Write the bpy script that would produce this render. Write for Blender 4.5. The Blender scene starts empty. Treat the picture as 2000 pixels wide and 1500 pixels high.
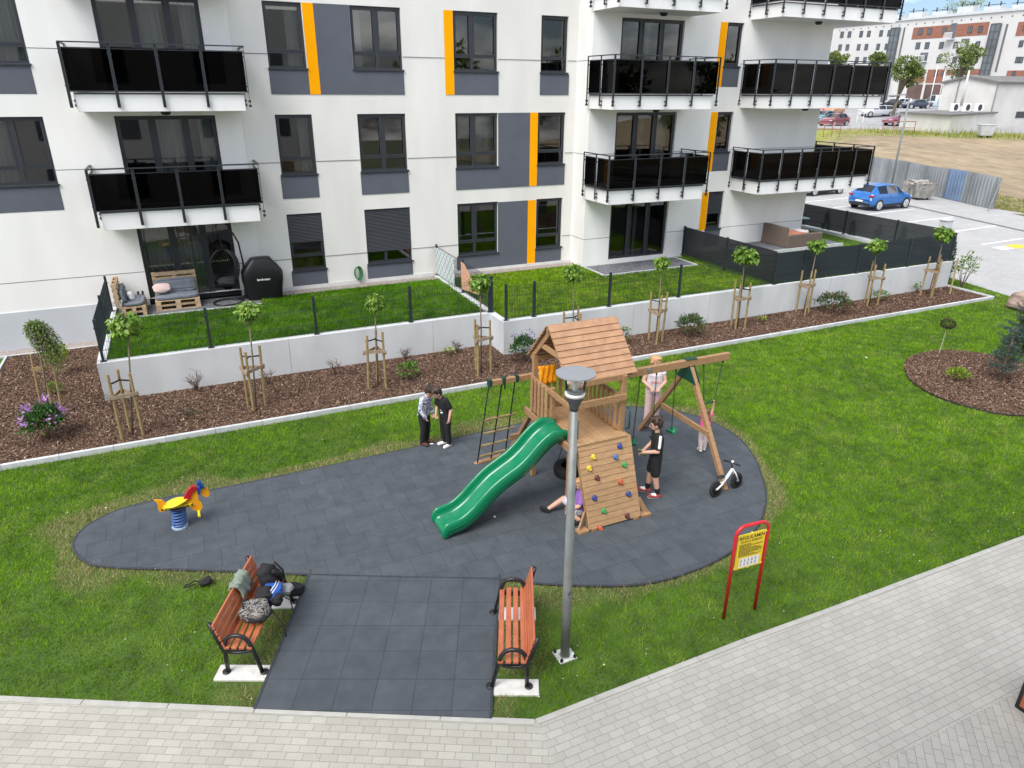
import bpy, bmesh, math, random
import numpy as np
from mathutils import Vector, Matrix
R = math.radians
sc = bpy.context.scene
COL = sc.collection
random.seed(7)
rng = np.random.default_rng(11)

# ------------------------------------------------------------------ camera, world, sun, exposure
CAMZ = 7.046
YAW, PITCH, ROLL, FPX = R(24.892), R(22.868), R(0.3756), 1368.04
def _axes():
    cy, sy, cp, sp = math.cos(YAW), math.sin(YAW), math.cos(PITCH), math.sin(PITCH)
    f = Vector((sy*cp, cy*cp, -sp)); r = Vector((cy, -sy, 0)); u = r.cross(f)
    c, s = math.cos(ROLL), math.sin(ROLL)
    return c*r+s*u, -s*r+c*u, f
AR, AU, AF = _axes()
cam = bpy.data.cameras.new('camera'); co = bpy.data.objects.new('camera', cam); COL.objects.link(co)
m = Matrix((AR, AU, -AF)).transposed().to_4x4(); m.translation = (0, 0, CAMZ); co.matrix_world = m
cam.sensor_width = 36; cam.lens = 36*FPX/2000; cam.clip_start = .1; cam.clip_end = 2000
sc.camera = co
SUN_EL, SUN_AZ = R(53), R(238)     # azimuth clockwise from +Y: from the left, on the viewer's side of the court
w = bpy.data.worlds.new('World'); sc.world = w; w.use_nodes = True
nt = w.node_tree; nt.nodes.clear(); N = nt.nodes.new; L = nt.links.new
out = N('ShaderNodeOutputWorld'); bg = N('ShaderNodeBackground'); sky = N('ShaderNodeTexSky')
sky.sky_type = 'NISHITA'; sky.sun_disc = False; sky.sun_elevation = SUN_EL; sky.sun_rotation = SUN_AZ
sky.air_density = 1.0; sky.dust_density = 1.5; sky.ozone_density = 1.0
tc = N('ShaderNodeTexCoord'); mp = N('ShaderNodeMapping'); mp.inputs['Scale'].default_value = (1.6, 1.6, 4.5); mp.inputs['Location'].default_value = (0, 0, 0)
nz = N('ShaderNodeTexNoise'); nz.inputs['Scale'].default_value = 2.2; nz.inputs['Detail'].default_value = 7; nz.inputs['Roughness'].default_value = .58
rp = N('ShaderNodeValToRGB'); rp.color_ramp.elements[0].position = .44; rp.color_ramp.elements[1].position = .64
mx = N('ShaderNodeMixRGB'); mx.inputs[2].default_value = (8.8, 8.6, 8.3, 1)
L(tc.outputs['Generated'], mp.inputs[0]); L(mp.outputs[0], nz.inputs['Vector']); L(nz.outputs['Fac'], rp.inputs[0])
L(rp.outputs[0], mx.inputs[0]); ad = N('ShaderNodeMixRGB'); ad.blend_type = 'MULTIPLY'; ad.inputs[0].default_value = 1; ad.inputs[2].default_value = (.42, .47, .56, 1); L(sky.outputs[0], ad.inputs[1]); L(ad.outputs[0], mx.inputs[1]); L(mx.outputs[0], bg.inputs['Color']); L(bg.outputs[0], out.inputs[0])
bg.inputs['Strength'].default_value = 0.145
sl = bpy.data.lights.new('sun', 'SUN'); sl.energy = 1.9; sl.angle = R(36); sl.color = (1, .955, .89)
so = bpy.data.objects.new('sun', sl); COL.objects.link(so)
sd = Vector((math.sin(SUN_AZ)*math.cos(SUN_EL), math.cos(SUN_AZ)*math.cos(SUN_EL), math.sin(SUN_EL)))
so.rotation_euler = sd.to_track_quat('Z', 'Y').to_euler(); so.location = sd*60
sc.view_settings.view_transform = 'Standard'; sc.view_settings.look = 'None'; sc.view_settings.gamma = 1
sc.view_settings.exposure = 1.08
sc.render.engine = 'CYCLES'
sc.cycles.max_bounces = 7; sc.cycles.transparent_max_bounces = 24

# ------------------------------------------------------------------ from a photo pixel (2000 x 1500) to a point on a real plane
def ray(x, y): return AR*((x-1000)/FPX) + AU*((750-y)/FPX) + AF
def G(x, y, z=0.0):
    d = ray(x, y); s = (z-CAMZ)/d.z; return Vector((d.x*s, d.y*s, z))
def F(x, y, Y):
    d = ray(x, y); s = Y/d.y; return Vector((d.x*s, Y, CAMZ+d.z*s))
def FX(x, y, X):
    d = ray(x, y); s = X/d.x; return Vector((X, d.y*s, CAMZ+d.z*s))
def AT(x, y, dist):
    d = ray(x, y); s = dist/math.hypot(d.x, d.y); return Vector((d.x*s, d.y*s, CAMZ+d.z*s))

# ------------------------------------------------------------------ object helpers
def tag(o, label=None, cat=None, group=None, kind=None):
    if label: o['label'] = label
    if cat: o['category'] = cat
    if group: o['group'] = group
    if kind: o['kind'] = kind
    return o
def thing(name, label, cat, loc=(0, 0, 0), rz=0, group=None):
    o = bpy.data.objects.new(name, None); COL.objects.link(o); o.empty_display_size = .2
    o.location = loc; o.rotation_euler = (0, 0, rz)
    return tag(o, label, cat, group)
KIDS = {}
def link(o, parent):
    COL.objects.link(o)
    if parent is not None:
        o.parent = parent; KIDS.setdefault(parent.name, []).append(o)
    return o
def copy_tree(o, parent=None):
    c = o.copy(); link(c, parent)
    for ch in list(KIDS.get(o.name, [])): copy_tree(ch, c)
    return c

class MB:
    def __init__(s): s.v = []; s.f = []
    def add(s, vs, fs):
        n = len(s.v); s.v += [tuple(v) for v in vs]; s.f += [tuple(i+n for i in f) for f in fs]; return s
    def box(s, x0, x1, y0, y1, z0, z1):
        if x0 > x1: x0, x1 = x1, x0
        if y0 > y1: y0, y1 = y1, y0
        return s.add([(x0,y0,z0),(x1,y0,z0),(x1,y1,z0),(x0,y1,z0),(x0,y0,z1),(x1,y0,z1),(x1,y1,z1),(x0,y1,z1)],
            [(3,2,1,0),(4,5,6,7),(0,1,5,4),(1,2,6,5),(2,3,7,6),(3,0,4,7)])
    def bar(s, p, q, w, h, up=(0,0,1)):
        p, q = Vector(p), Vector(q); d = (q-p).normalized(); up = Vector(up)
        if abs(d.dot(up)) > .98: up = Vector((0,1,0)) if abs(d.y) < .9 else Vector((1,0,0))
        a = d.cross(up).normalized(); b = a.cross(d).normalized(); a = a*w/2; b = b*h/2
        return s.add([p-a-b,p+a-b,p+a+b,p-a+b,q-a-b,q+a-b,q+a+b,q-a+b],
            [(0,1,2,3),(7,6,5,4),(4,5,1,0),(5,6,2,1),(6,7,3,2),(7,4,0,3)])
    def tube(s, pts, r, n=8, caps=True, closed=False):
        pts = [Vector(p) for p in pts]; k = len(pts)
        rs = r if isinstance(r, (list, tuple)) else [r]*k
        vs = []; ref = None
        for i in range(k):
            if closed: d = pts[(i+1) % k]-pts[i-1]
            else: d = pts[min(i+1, k-1)]-pts[max(i-1, 0)]
            d = d.normalized() if d.length > 1e-9 else Vector((0,0,1))
            if ref is None:
                ref = Vector((0,0,1)) if abs(d.z) < .9 else Vector((1,0,0))
            a = (ref-d*ref.dot(d)).normalized(); b = d.cross(a); ref = a
            for j in range(n):
                t = 2*math.pi*j/n; vs.append(pts[i]+(a*math.cos(t)+b*math.sin(t))*rs[i])
        fs = []
        for i in range(k if closed else k-1):
            i2 = (i+1) % k
            for j in range(n):
                j2 = (j+1) % n; fs.append((i*n+j, i*n+j2, i2*n+j2, i2*n+j))
        if caps and not closed:
            fs.append(tuple(reversed(range(n)))); fs.append(tuple(range((k-1)*n, k*n)))
        return s.add(vs, fs)
    def lathe(s, prof, c=(0,0,0), n=16, axis='z'):
        vs = []; k = len(prof)
        for r, z in prof:
            for j in range(n):
                t = 2*math.pi*j/n; x, y = r*math.cos(t), r*math.sin(t)
                v = (x, y, z) if axis == 'z' else ((z, x, y) if axis == 'x' else (y, z, x))
                vs.append((v[0]+c[0], v[1]+c[1], v[2]+c[2]))
        fs = [(i*n+j, i*n+(j+1) % n, (i+1)*n+(j+1) % n, (i+1)*n+j) for i in range(k-1) for j in range(n)]
        if prof[0][0] > 1e-6: fs.append(tuple(reversed(range(n))))
        if prof[-1][0] > 1e-6: fs.append(tuple(range((k-1)*n, k*n)))
        return s.add(vs, fs)
    def prism(s, o, z0, z1):
        n = len(o)
        if sum(o[i][0]*o[(i+1) % n][1]-o[(i+1) % n][0]*o[i][1] for i in range(n)) < 0: o = o[::-1]
        return s.add([(x,y,z0) for x, y in o]+[(x,y,z1) for x, y in o],
            [tuple(reversed(range(n))), tuple(range(n, 2*n))]+[(i,(i+1) % n,n+(i+1) % n,n+i) for i in range(n)])
    def plate(s, o3, t):          # planar polygon of 3-d points, thickened along its normal
        p = [Vector(q) for q in o3]; n = len(p)
        nr = Vector((0,0,0))
        for i in range(n): nr += p[i].cross(p[(i+1) % n])
        nr.normalize()
        return s.add(p+[q-nr*t for q in p], [tuple(range(n)), tuple(reversed(range(n, 2*n)))]+[(i, n+i, n+(i+1) % n, (i+1) % n) for i in range(n)])
    def ball(s, c, r, n=10, m=7, sc3=(1,1,1)):
        return s.add_t([(math.sin(math.pi*i/m)*r, -math.cos(math.pi*i/m)*r) for i in range(m+1)], c, n, sc3)
    def add_t(s, prof, c, n, sc3):
        k0 = len(s.v); s.lathe([(max(r, 1e-4), z) for r, z in prof], (0,0,0), n)
        for i in range(k0, len(s.v)):
            v = s.v[i]; s.v[i] = (v[0]*sc3[0]+c[0], v[1]*sc3[1]+c[1], v[2]*sc3[2]+c[2])
        return s
    def xf(s, M):
        s.v = [tuple(M @ Vector(v)) for v in s.v]; return s
    def build(s, name, mat, parent=None, smooth=False, bevel=0, seg=2):
        me = bpy.data.meshes.new(name); me.from_pydata(s.v, [], s.f); me.update()
        if smooth: me.polygons.foreach_set('use_smooth', [True]*len(me.polygons))
        if mat: me.materials.append(mat)
        o = bpy.data.objects.new(name, me); link(o, parent)
        if bevel:
            b = o.modifiers.new('bevel', 'BEVEL'); b.width = bevel; b.segments = seg; b.limit_method = 'ANGLE'
        return o
def fast_mesh(name, verts, nper, mat, parent=None, cols=None, smooth=False):
    """verts (n*nper,3): n separate polygons of nper corners each"""
    n = len(verts)//nper
    me = bpy.data.meshes.new(name); me.vertices.add(len(verts)); me.vertices.foreach_set('co', np.asarray(verts, np.float32).ravel())
    me.loops.add(n*nper); me.loops.foreach_set('vertex_index', np.arange(n*nper, dtype=np.int32))
    me.polygons.add(n); me.polygons.foreach_set('loop_start', np.arange(0, n*nper, nper, dtype=np.int32))
    me.update(calc_edges=True)
    if cols is not None:
        a = me.attributes.new('Col', 'FLOAT_COLOR', 'POINT')
        c4 = np.ones((len(verts), 4), np.float32); c4[:, :3] = cols; a.data.foreach_set('color', c4.ravel())
    me.materials.append(mat)
    o = bpy.data.objects.new(name, me); link(o, parent); return o
def poly_in(P, x, y):
    c = np.zeros(len(x), bool); n = len(P); j = n-1
    for i in range(n):
        xi, yi = P[i][0], P[i][1]; xj, yj = P[j][0], P[j][1]
        t = ((yi > y) != (yj > y)) & (x < (xj-xi)*(y-yi)/((yj-yi) or 1e-9)+xi); c ^= t; j = i
    return c
def poly_dist(P, x, y):
    d = np.full(len(x), 1e9); n = len(P)
    for i in range(n):
        ax, ay = P[i][0], P[i][1]; bx, by = P[(i+1) % n][0], P[(i+1) % n][1]
        dx, dy = bx-ax, by-ay; L2 = dx*dx+dy*dy or 1e-9
        t = np.clip(((x-ax)*dx+(y-ay)*dy)/L2, 0, 1); d = np.minimum(d, np.hypot(x-ax-t*dx, y-ay-t*dy))
    return d
_NT = rng.random((256, 256))
def vnoise(x, y, s):
    x = x/s+100; y = y/s+100; i = np.floor(x).astype(int); j = np.floor(y).astype(int); u = x-i; v = y-j
    u = u*u*(3-2*u); v = v*v*(3-2*v); T = lambda a, b: _NT[a & 255, b & 255]
    return (T(i,j)*(1-u)+T(i+1,j)*u)*(1-v)+(T(i,j+1)*(1-u)+T(i+1,j+1)*u)*v
def smooth_loop(P, k=4):
    n = len(P); o = []
    for i in range(n):
        a, b, c, d = [Vector(P[(i+q) % n][:2]) for q in (-1, 0, 1, 2)]
        for t in range(k):
            t /= k; o.append(tuple(.5*((2*b)+(c-a)*t+(2*a-5*b+4*c-d)*t*t+(3*b-a-3*c+d)*t*t*t)))
    return o
def sheet(name, P, z, mat, thick=None, kind='structure'):
    mb = MB()
    if thick: mb.prism([p[:2] for p in P], z-thick, z)
    else:
        P = [p[:2] for p in P]; n = len(P)
        if sum(P[i][0]*P[(i+1) % n][1]-P[(i+1) % n][0]*P[i][1] for i in range(n)) < 0: P = P[::-1]
        mb.add([(x, y, z) for x, y in P], [tuple(range(n))])
    o = mb.build(name, mat); o['kind'] = kind; return o

# ------------------------------------------------------------------ materials
MATS = {}
def mat(name, col, rough=.6, var=.12, scale=6, bump=0, bscale=None, metal=0, spec=.5, island=0, coat=0, detail=5, col2=None, sub=0, stretch=None):
    if name in MATS: return MATS[name]
    m = bpy.data.materials.new(name); m.use_nodes = True; t = m.node_tree; b = t.nodes['Principled BSDF']
    b.inputs['Roughness'].default_value = rough; b.inputs['Metallic'].default_value = metal
    b.inputs['Specular IOR Level'].default_value = spec; b.inputs['Coat Weight'].default_value = coat
    n = t.nodes.new; l = t.links.new
    g = n('ShaderNodeNewGeometry'); z = n('ShaderNodeTexNoise'); z.inputs['Scale'].default_value = scale; z.inputs['Detail'].default_value = detail
    vec = g.outputs['Position']
    if stretch:
        mp = n('ShaderNodeMapping'); mp.inputs['Scale'].default_value = stretch; l(vec, mp.inputs[0]); vec = mp.outputs[0]
    l(vec, z.inputs['Vector'])
    r = n('ShaderNodeValToRGB'); c = Vector(col)
    e = r.color_ramp.elements; e[0].position = .3; e[1].position = .7
    lo = c*(1-var) ; hi = Vector(col2) if col2 else c*(1+var)
    e[0].color = (*lo, 1); e[1].color = (*[min(x, 1) for x in hi], 1)
    l(z.outputs['Fac'], r.inputs[0]); res = r.outputs[0]
    if island:
        h = n('ShaderNodeHueSaturation'); mr = n('ShaderNodeMapRange'); mr.inputs[3].default_value = 1-island; mr.inputs[4].default_value = 1+island
        l(g.outputs['Random Per Island'], mr.inputs[0]); l(mr.outputs[0], h.inputs['Value']); l(res, h.inputs['Color']); res = h.outputs[0]
    l(res, b.inputs['Base Color'])
    if bump:
        z2 = n('ShaderNodeTexNoise'); z2.inputs['Scale'].default_value = bscale or scale*8; z2.inputs['Detail'].default_value = 4
        l(g.outputs['Position'], z2.inputs['Vector'])
        bp = n('ShaderNodeBump'); bp.inputs['Strength'].default_value = bump; bp.inputs['Distance'].default_value = .01
        l(z2.outputs['Fac'], bp.inputs['Height']); l(bp.outputs[0], b.inputs['Normal'])
    MATS[name] = m; return m
def vcol_mat(name, rough=.6, spec=.3, trans=0.0):
    m = bpy.data.materials.new(name); m.use_nodes = True; t = m.node_tree; b = t.nodes['Principled BSDF']
    a = t.nodes.new('ShaderNodeAttribute'); a.attribute_name = 'Col'; t.links.new(a.outputs['Color'], b.inputs['Base Color'])
    b.inputs['Roughness'].default_value = rough; b.inputs['Specular IOR Level'].default_value = spec
    if trans:
        tr = t.nodes.new('ShaderNodeBsdfTranslucent'); mx = t.nodes.new('ShaderNodeMixShader'); mx.inputs[0].default_value = trans
        t.links.new(a.outputs['Color'], tr.inputs[0]); t.links.new(b.outputs[0], mx.inputs[1]); t.links.new(tr.outputs[0], mx.inputs[2])
        t.links.new(mx.outputs[0], t.nodes['Material Output'].inputs[0])
    MATS[name] = m; return m
def field_mat(name):
    m = vcol_mat(name, .95, .1); t = m.node_tree; n = t.nodes.new; l = t.links.new; b = t.nodes['Principled BSDF']; a = [x for x in t.nodes if x.type == 'ATTRIBUTE'][0]
    g = n('ShaderNodeNewGeometry'); mp = n('ShaderNodeMapping'); mp.inputs['Rotation'].default_value = (0, 0, R(-20)); mp.inputs['Scale'].default_value = (1.2, .28, 1)
    z = n('ShaderNodeTexNoise'); z.inputs['Scale'].default_value = 1.6; z.inputs['Detail'].default_value = 9; z.inputs['Roughness'].default_value = .7
    mr = n('ShaderNodeMapRange'); mr.inputs[1].default_value = .3; mr.inputs[2].default_value = .7; mr.inputs[3].default_value = .66; mr.inputs[4].default_value = 1.3
    h = n('ShaderNodeHueSaturation'); l(g.outputs['Position'], mp.inputs[0]); l(mp.outputs[0], z.inputs['Vector']); l(z.outputs['Fac'], mr.inputs[0]); l(mr.outputs[0], h.inputs['Value']); l(a.outputs['Color'], h.inputs['Color']); l(h.outputs[0], b.inputs['Base Color'])
    bp = n('ShaderNodeBump'); bp.inputs['Strength'].default_value = .8; bp.inputs['Distance'].default_value = .12; l(z.outputs['Fac'], bp.inputs['Height']); l(bp.outputs[0], b.inputs['Normal']); return m
def brick_mat(name, c1, c2, cm, bw, rh, ang=0, mortar=.004, rough=.8, offset=.5, plane='xy', org=(0,0), bump=.25, var=.2, vscale=1.2):
    m = bpy.data.materials.new(name); m.use_nodes = True; t = m.node_tree; b = t.nodes['Principled BSDF']; n = t.nodes.new; l = t.links.new
    b.inputs['Roughness'].default_value = rough; b.inputs['Specular IOR Level'].default_value = .3
    g = n('ShaderNodeNewGeometry'); mp = n('ShaderNodeMapping'); mp.vector_type = 'TEXTURE'
    mp.inputs['Location'].default_value = (org[0], org[1], 0); mp.inputs['Rotation'].default_value = (0, 0, ang)
    v = g.outputs['Position']
    if plane != 'xy':
        sp = n('ShaderNodeSeparateXYZ'); cb = n('ShaderNodeCombineXYZ'); l(v, sp.inputs[0])
        l(sp.outputs[0 if plane == 'xz' else 1], cb.inputs[0]); l(sp.outputs[2], cb.inputs[1]); v = cb.outputs[0]
    l(v, mp.inputs[0])
    k = n('ShaderNodeTexBrick'); k.offset = offset; k.inputs['Scale'].default_value = 1; k.inputs['Brick Width'].default_value = bw
    k.inputs['Row Height'].default_value = rh; k.inputs['Mortar Size'].default_value = mortar; k.inputs['Mortar Smooth'].default_value = .3
    k.inputs['Color1'].default_value = (*c1, 1); k.inputs['Color2'].default_value = (*c2, 1); k.inputs['Mortar'].default_value = (*cm, 1)
    l(mp.outputs[0], k.inputs['Vector'])
    z = n('ShaderNodeTexNoise'); z.inputs['Scale'].default_value = vscale; z.inputs['Detail'].default_value = 8; z.inputs['Roughness'].default_value = .65; l(g.outputs['Position'], z.inputs['Vector'])
    mr = n('ShaderNodeMapRange'); mr.inputs[1].default_value = .25; mr.inputs[2].default_value = .75; mr.inputs[3].default_value = 1-var; mr.inputs[4].default_value = 1+var
    l(z.outputs['Fac'], mr.inputs[0]); h = n('ShaderNodeHueSaturation'); l(k.outputs['Color'], h.inputs['Color']); l(mr.outputs[0], h.inputs['Value'])
    z3 = n('ShaderNodeTexNoise'); z3.inputs['Scale'].default_value = 90; z3.inputs['Detail'].default_value = 3; l(g.outputs['Position'], z3.inputs['Vector'])
    mr3 = n('ShaderNodeMapRange'); mr3.inputs[1].default_value = .3; mr3.inputs[2].default_value = .7; mr3.inputs[3].default_value = .86; mr3.inputs[4].default_value = 1.14; l(z3.outputs['Fac'], mr3.inputs[0])
    h2 = n('ShaderNodeHueSaturation'); l(h.outputs[0], h2.inputs['Color']); l(mr3.outputs[0], h2.inputs['Value'])
    l(h2.outputs[0], b.inputs['Base Color'])
    bp = n('ShaderNodeBump'); bp.invert = True; bp.inputs['Strength'].default_value = bump; bp.inputs['Distance'].default_value = .01
    l(k.outputs['Fac'], bp.inputs['Height']); l(bp.outputs[0], b.inputs['Normal'])
    MATS[name] = m; return m
def glass_mat(name, tint, rough=.02, gloss=1.0, ior=1.5):
    m = bpy.data.materials.new(name); m.use_nodes = True; t = m.node_tree; n = t.nodes.new; l = t.links.new
    t.nodes.remove(t.nodes['Principled BSDF'])
    tr = n('ShaderNodeBsdfTransparent'); tr.inputs[0].default_value = (*tint, 1)
    gl = n('ShaderNodeBsdfGlossy'); gl.inputs['Roughness'].default_value = rough; gl.inputs[0].default_value = (gloss, gloss, gloss, 1)
    fr = n('ShaderNodeFresnel'); fr.inputs[0].default_value = ior; mx = n('ShaderNodeMixShader')
    l(fr.outputs[0], mx.inputs[0]); l(tr.outputs[0], mx.inputs[1]); l(gl.outputs[0], mx.inputs[2]); l(mx.outputs[0], t.nodes['Material Output'].inputs[0])
    MATS[name] = m; return m

PLASTER = mat('plaster', (.82,.815,.79), .85, .05, .8, .25, 120, stretch=(1.4,1.4,.35))
PLASTER_SIDE = mat('plaster_warm', (.755,.74,.70), .85, .06, .8, .25, 120, stretch=(1.4,1.4,.35))
PLINTH = mat('plinth', (.50,.525,.55), .85, .06, .8, .25, 90)
GREYP = mat('grey_render', (.098,.108,.135), .8, .07, 1.5, .2, 120)
ORANGE = mat('orange_render', (1.0,.40,.0), .8, .02, 2, .15, 120, spec=.1)
FRAME = mat('window_frame', (.028,.032,.04), .45, .08, 3)
RAIL = mat('railing_metal', (.022,.027,.032), .45, .1, 6)
GLASS = glass_mat('window_glass', (.62,.66,.66), .015, 1, 1.9)
DGLASS = glass_mat('balcony_glass', (.006,.005,.005), .015, .36, 1.33)
CLEAR = glass_mat('clear_glass', (.93,.95,.95), .02, 1, 1.45)
CONC = mat('concrete', (.50,.52,.53), .85, .08, 1.4, .3, 60)
CONCD = mat('concrete_pad', (.62,.61,.58), .85, .12, 9, .4, 60)
KERB = mat('kerb_stone', (.52,.54,.55), .85, .12, 4, .3, 70, island=.06)
WOOD = mat('play_wood', (.345,.20,.098), .65, .2, 5, .15, 60, island=.13, stretch=(2,2,9))
WOODR = mat('roof_wood', (.37,.21,.118), .7, .16, 7, .15, 60, island=.07)
WOODC = mat('climb_wood', (.39,.24,.122), .7, .18, 7, .15, 60, island=.09, stretch=(1,6,6))
WOODB = mat('bench_wood', (.44,.125,.055), .45, .18, 7, .1, 60, island=.12, coat=.2)
STAKE = mat('stake_wood', (.28,.205,.09), .8, .22, 9, .2, 60, island=.15)
PALLET = mat('pallet_wood', (.44,.32,.2), .8, .2, 8, .2, 60, island=.15)
BLACK = mat('black_metal', (.012,.013,.015), .4, .15, 6)
BLACKF = mat('black_fabric', (.012,.012,.015), .85, .3, 30, .3, 200)
RUBBERB = mat('tyre_rubber', (.014,.014,.016), .8, .25, 20)
GREENP = mat('green_plastic', (.0,.175,.075), .22, .06, 2, coat=.3)
DGREEN = mat('dark_green_plastic', (.004,.05,.035), .4, .1, 4)
GALV = mat('galvanised', (.20,.215,.21), .5, .16, 5, metal=.25)
WHITEP = mat('white_paint', (.78,.78,.76), .5, .06, 4)
GREYCUSH = mat('grey_cushion', (.15,.17,.20), .9, .14, 9, .3, 120)
SKIN = mat('skin', (.56,.33,.24), .55, .06, 8)
# ------------------------------------------------------------------ the setting: ground, paving, rubber, beds, lawns
PE = [(-14, 14.3), (-9, 11.7)] + [tuple(G(x, y)[:2]) for x, y in ((0,1361),(500,1384),(1045,1407),(1264,1322),(1450,1250),(1600,1196),(2000,1047))] + [(20, 5.3), (27.2, 5.2)]
RUB = smooth_loop([tuple(G(x, y, .04)[:2]) for x, y in ((143,1068),(152,1043),(180,1020),(235,994),(330,970),(410,957),(600,918),(800,875),(930,846),(1040,822),(1140,802),(1220,794),(1300,800),(1370,815),(1430,845),(1465,880),(1485,920),(1496,965),(1490,1005),(1470,1040),(1430,1075),(1380,1103),(1310,1128),(1250,1140),(1180,1143),(1060,1139),(975,1130),(790,1126),(607,1121),(500,1116),(350,1111),(210,1106),(165,1095))], 4)
PATH = [tuple(G(x, y, .035)[:2]) for x, y in ((497,1383),(958,1402))] + [(3.62, 8.2), (.95, 9.52)]
ISL = smooth_loop([tuple(G(x, y)[:2]) for x, y in ((1766,715),(1776,702),(1800,692),(1840,687),(1880,689),(1940,697),(2000,712))] + [(21.6,9.4),(20.6,8.0),(18.8,7.6)] + [tuple(G(x, y)[:2]) for x, y in ((2000,815),(1950,811),(1900,800),(1850,785),(1810,768),(1785,752),(1770,735))], 3)
KY = 15.32
RE = [(28.25, 18.3), (27.55, 15.19), (27.2, 5.2)]
LAWN = PE + RE[::-1] + [(26.75, 18.3), (26.75, KY-.08), (-14, KY-.08)]

SOIL = mat('lawn_soil', (.055,.105,.012), .95, .35, 2.5, .4, 80)
FIELD = field_mat('field_earth')
sheet('ground', [(-120,-60),(48.5,-60),(48.5,60),(-120,60)], -.06, mat('earth', (.10,.12,.05), .95, .35, .3, .4, 30))
sheet('lawn', LAWN, 0, SOIL)
sheet('lawn_strip', [(-14, 23.1), (-14, 15.5), (-5.15, 15.5), (-5.15, 22.5), (-5.15, 23.1)], .002, SOIL)
PAVC = ((.365,.352,.308), (.42,.407,.358), (.255,.247,.215))
PAV1 = brick_mat('paving_left', *PAVC, .2, .1, R(-27.4), .004, .85, .35, bump=.5, var=.10, org=(-.15,7.11))
PAV2 = brick_mat('paving_right', (.37,.36,.325), (.41,.40,.365), (.265,.258,.235), .2, .1, 0, .004, .85, .35, bump=.5, var=.10)
PAV3 = brick_mat('paving_near', (.355,.347,.314), (.39,.382,.348), (.235,.23,.208), .2, .1, R(45), .004, .85, .5, bump=.5, var=.12)
seam0, seam1 = PE[4], (2.62, 3.0)
sheet('paving', PE[:5] + [seam1, (2.4, -2), (-20, -2), (-20, 12)], .012, PAV1)
sheet('paving', PE[4:] + [(27.2, 3.37), (2.66, 3.37)], .012, PAV2)
sheet('paving', [(2.66, 3.37), (27.2, 3.37), (27.2, -2), (2.4, -2), (2.62, 3.0)], .012, PAV3)
mb = MB()
for i in range(1, len(PE)-1):
    a, b = Vector((*PE[i], 0)), Vector((*PE[i+1], 0)); n = max(1, round((b-a).length/1.0)); d = (b-a)/n
    off = Vector((-d.y, d.x, 0)).normalized()
    if off.y > 0: off = -off
    for k in range(n):
        p, q = a+d*k+d*.004, a+d*(k+1)-d*.004; mb.bar(p+off*.04+Vector((0,0,-.02)), q+off*.04+Vector((0,0,-.02)), .08, .09)
tag(mb.build('paving_edge', mat('edge_stone', (.40,.395,.365), .85, .1, 5, .3, 60, island=.05), bevel=.004), kind='structure')
RUBC = ((.061,.071,.083), (.071,.082,.094), (.033,.039,.047))
RUBM = brick_mat('rubber_tiles', *RUBC, .5, .5, R(-.5), .0045, .9, .5, org=(-2.05,11.2), var=.22, vscale=3.5, bump=.35)
RUBP = brick_mat('rubber_path_tiles', *RUBC, .49, .49, R(-24.5), .0045, .9, 0, org=(.44,7.31), var=.2, vscale=3.5, bump=.35)
sheet('playground_surface', RUB, .04, RUBM, .07)
sheet('rubber_path', PATH, .035, RUBP, .07)
RIM = mat('rubber_rim', (.035,.04,.05), .9, .2, 8)
mb = MB(); mb.tube([(x, y, .028) for x, y in RUB], .022, 6, closed=True)
tag(mb.build('rubber_edge', RIM, smooth=True), kind='structure')
mb = MB()
for a, b in ((0, 3), (1, 2)): mb.bar((*PATH[a], .026), (*PATH[b], .026), .035, .03)
tag(mb.build('rubber_edge', RIM), kind='structure')

# mulch beds
MULCH = mat('mulch', (.105,.058,.04), .95, .5, 14, .9, 40, col2=(.15,.09,.066))
BED = [(-5.1, KY), (26.6, KY), (26.6, 17.4), (7.5, 17.4), (7.5, 18.4), (-2.2, 18.4), (-2.2, 22.6), (-5.1, 22.6)]
sheet('mulch_bed', BED, .04, MULCH)
sheet('mulch_island', ISL, .05, MULCH, .08)
mb = MB(); mb.tube([(x, y, .045) for x, y in ISL], .016, 5, closed=True); tag(mb.build('island_edging', BLACK, smooth=True), kind='structure')
mb = MB()
def kerb(a, b, z=.1, wd=.08):
    a, b = Vector((*a, z-.1)), Vector((*b, z-.1)); n = max(1, round((b-a).length)); d = (b-a)/n
    for k in range(n): mb.bar(a+d*k+d*.003, a+d*(k+1)-d*.003, wd, .2)
kerb((-14, KY), (26.68, KY)); kerb((26.64, KY+.05), (26.64, 17.1)); kerb((-5.12, KY+.06), (-5.12, 22.6), .08, .06); kerb((-12, 22.62), (-2.5, 22.62), .06, .06)
tag(mb.build('bed_kerb', KERB, bevel=.006), kind='structure')
GRAVEL = brick_mat('gravel', (.62,.57,.54), (.42,.35,.33), (.25,.21,.19), .06, .05, R(20), .012, .9, .4, bump=1, var=.3, vscale=14)
sheet('gravel_strip', [(-14, 22.66), (-2.45, 22.66), (-2.45, 23.2), (-14, 23.2)], .05, GRAVEL)

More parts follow.
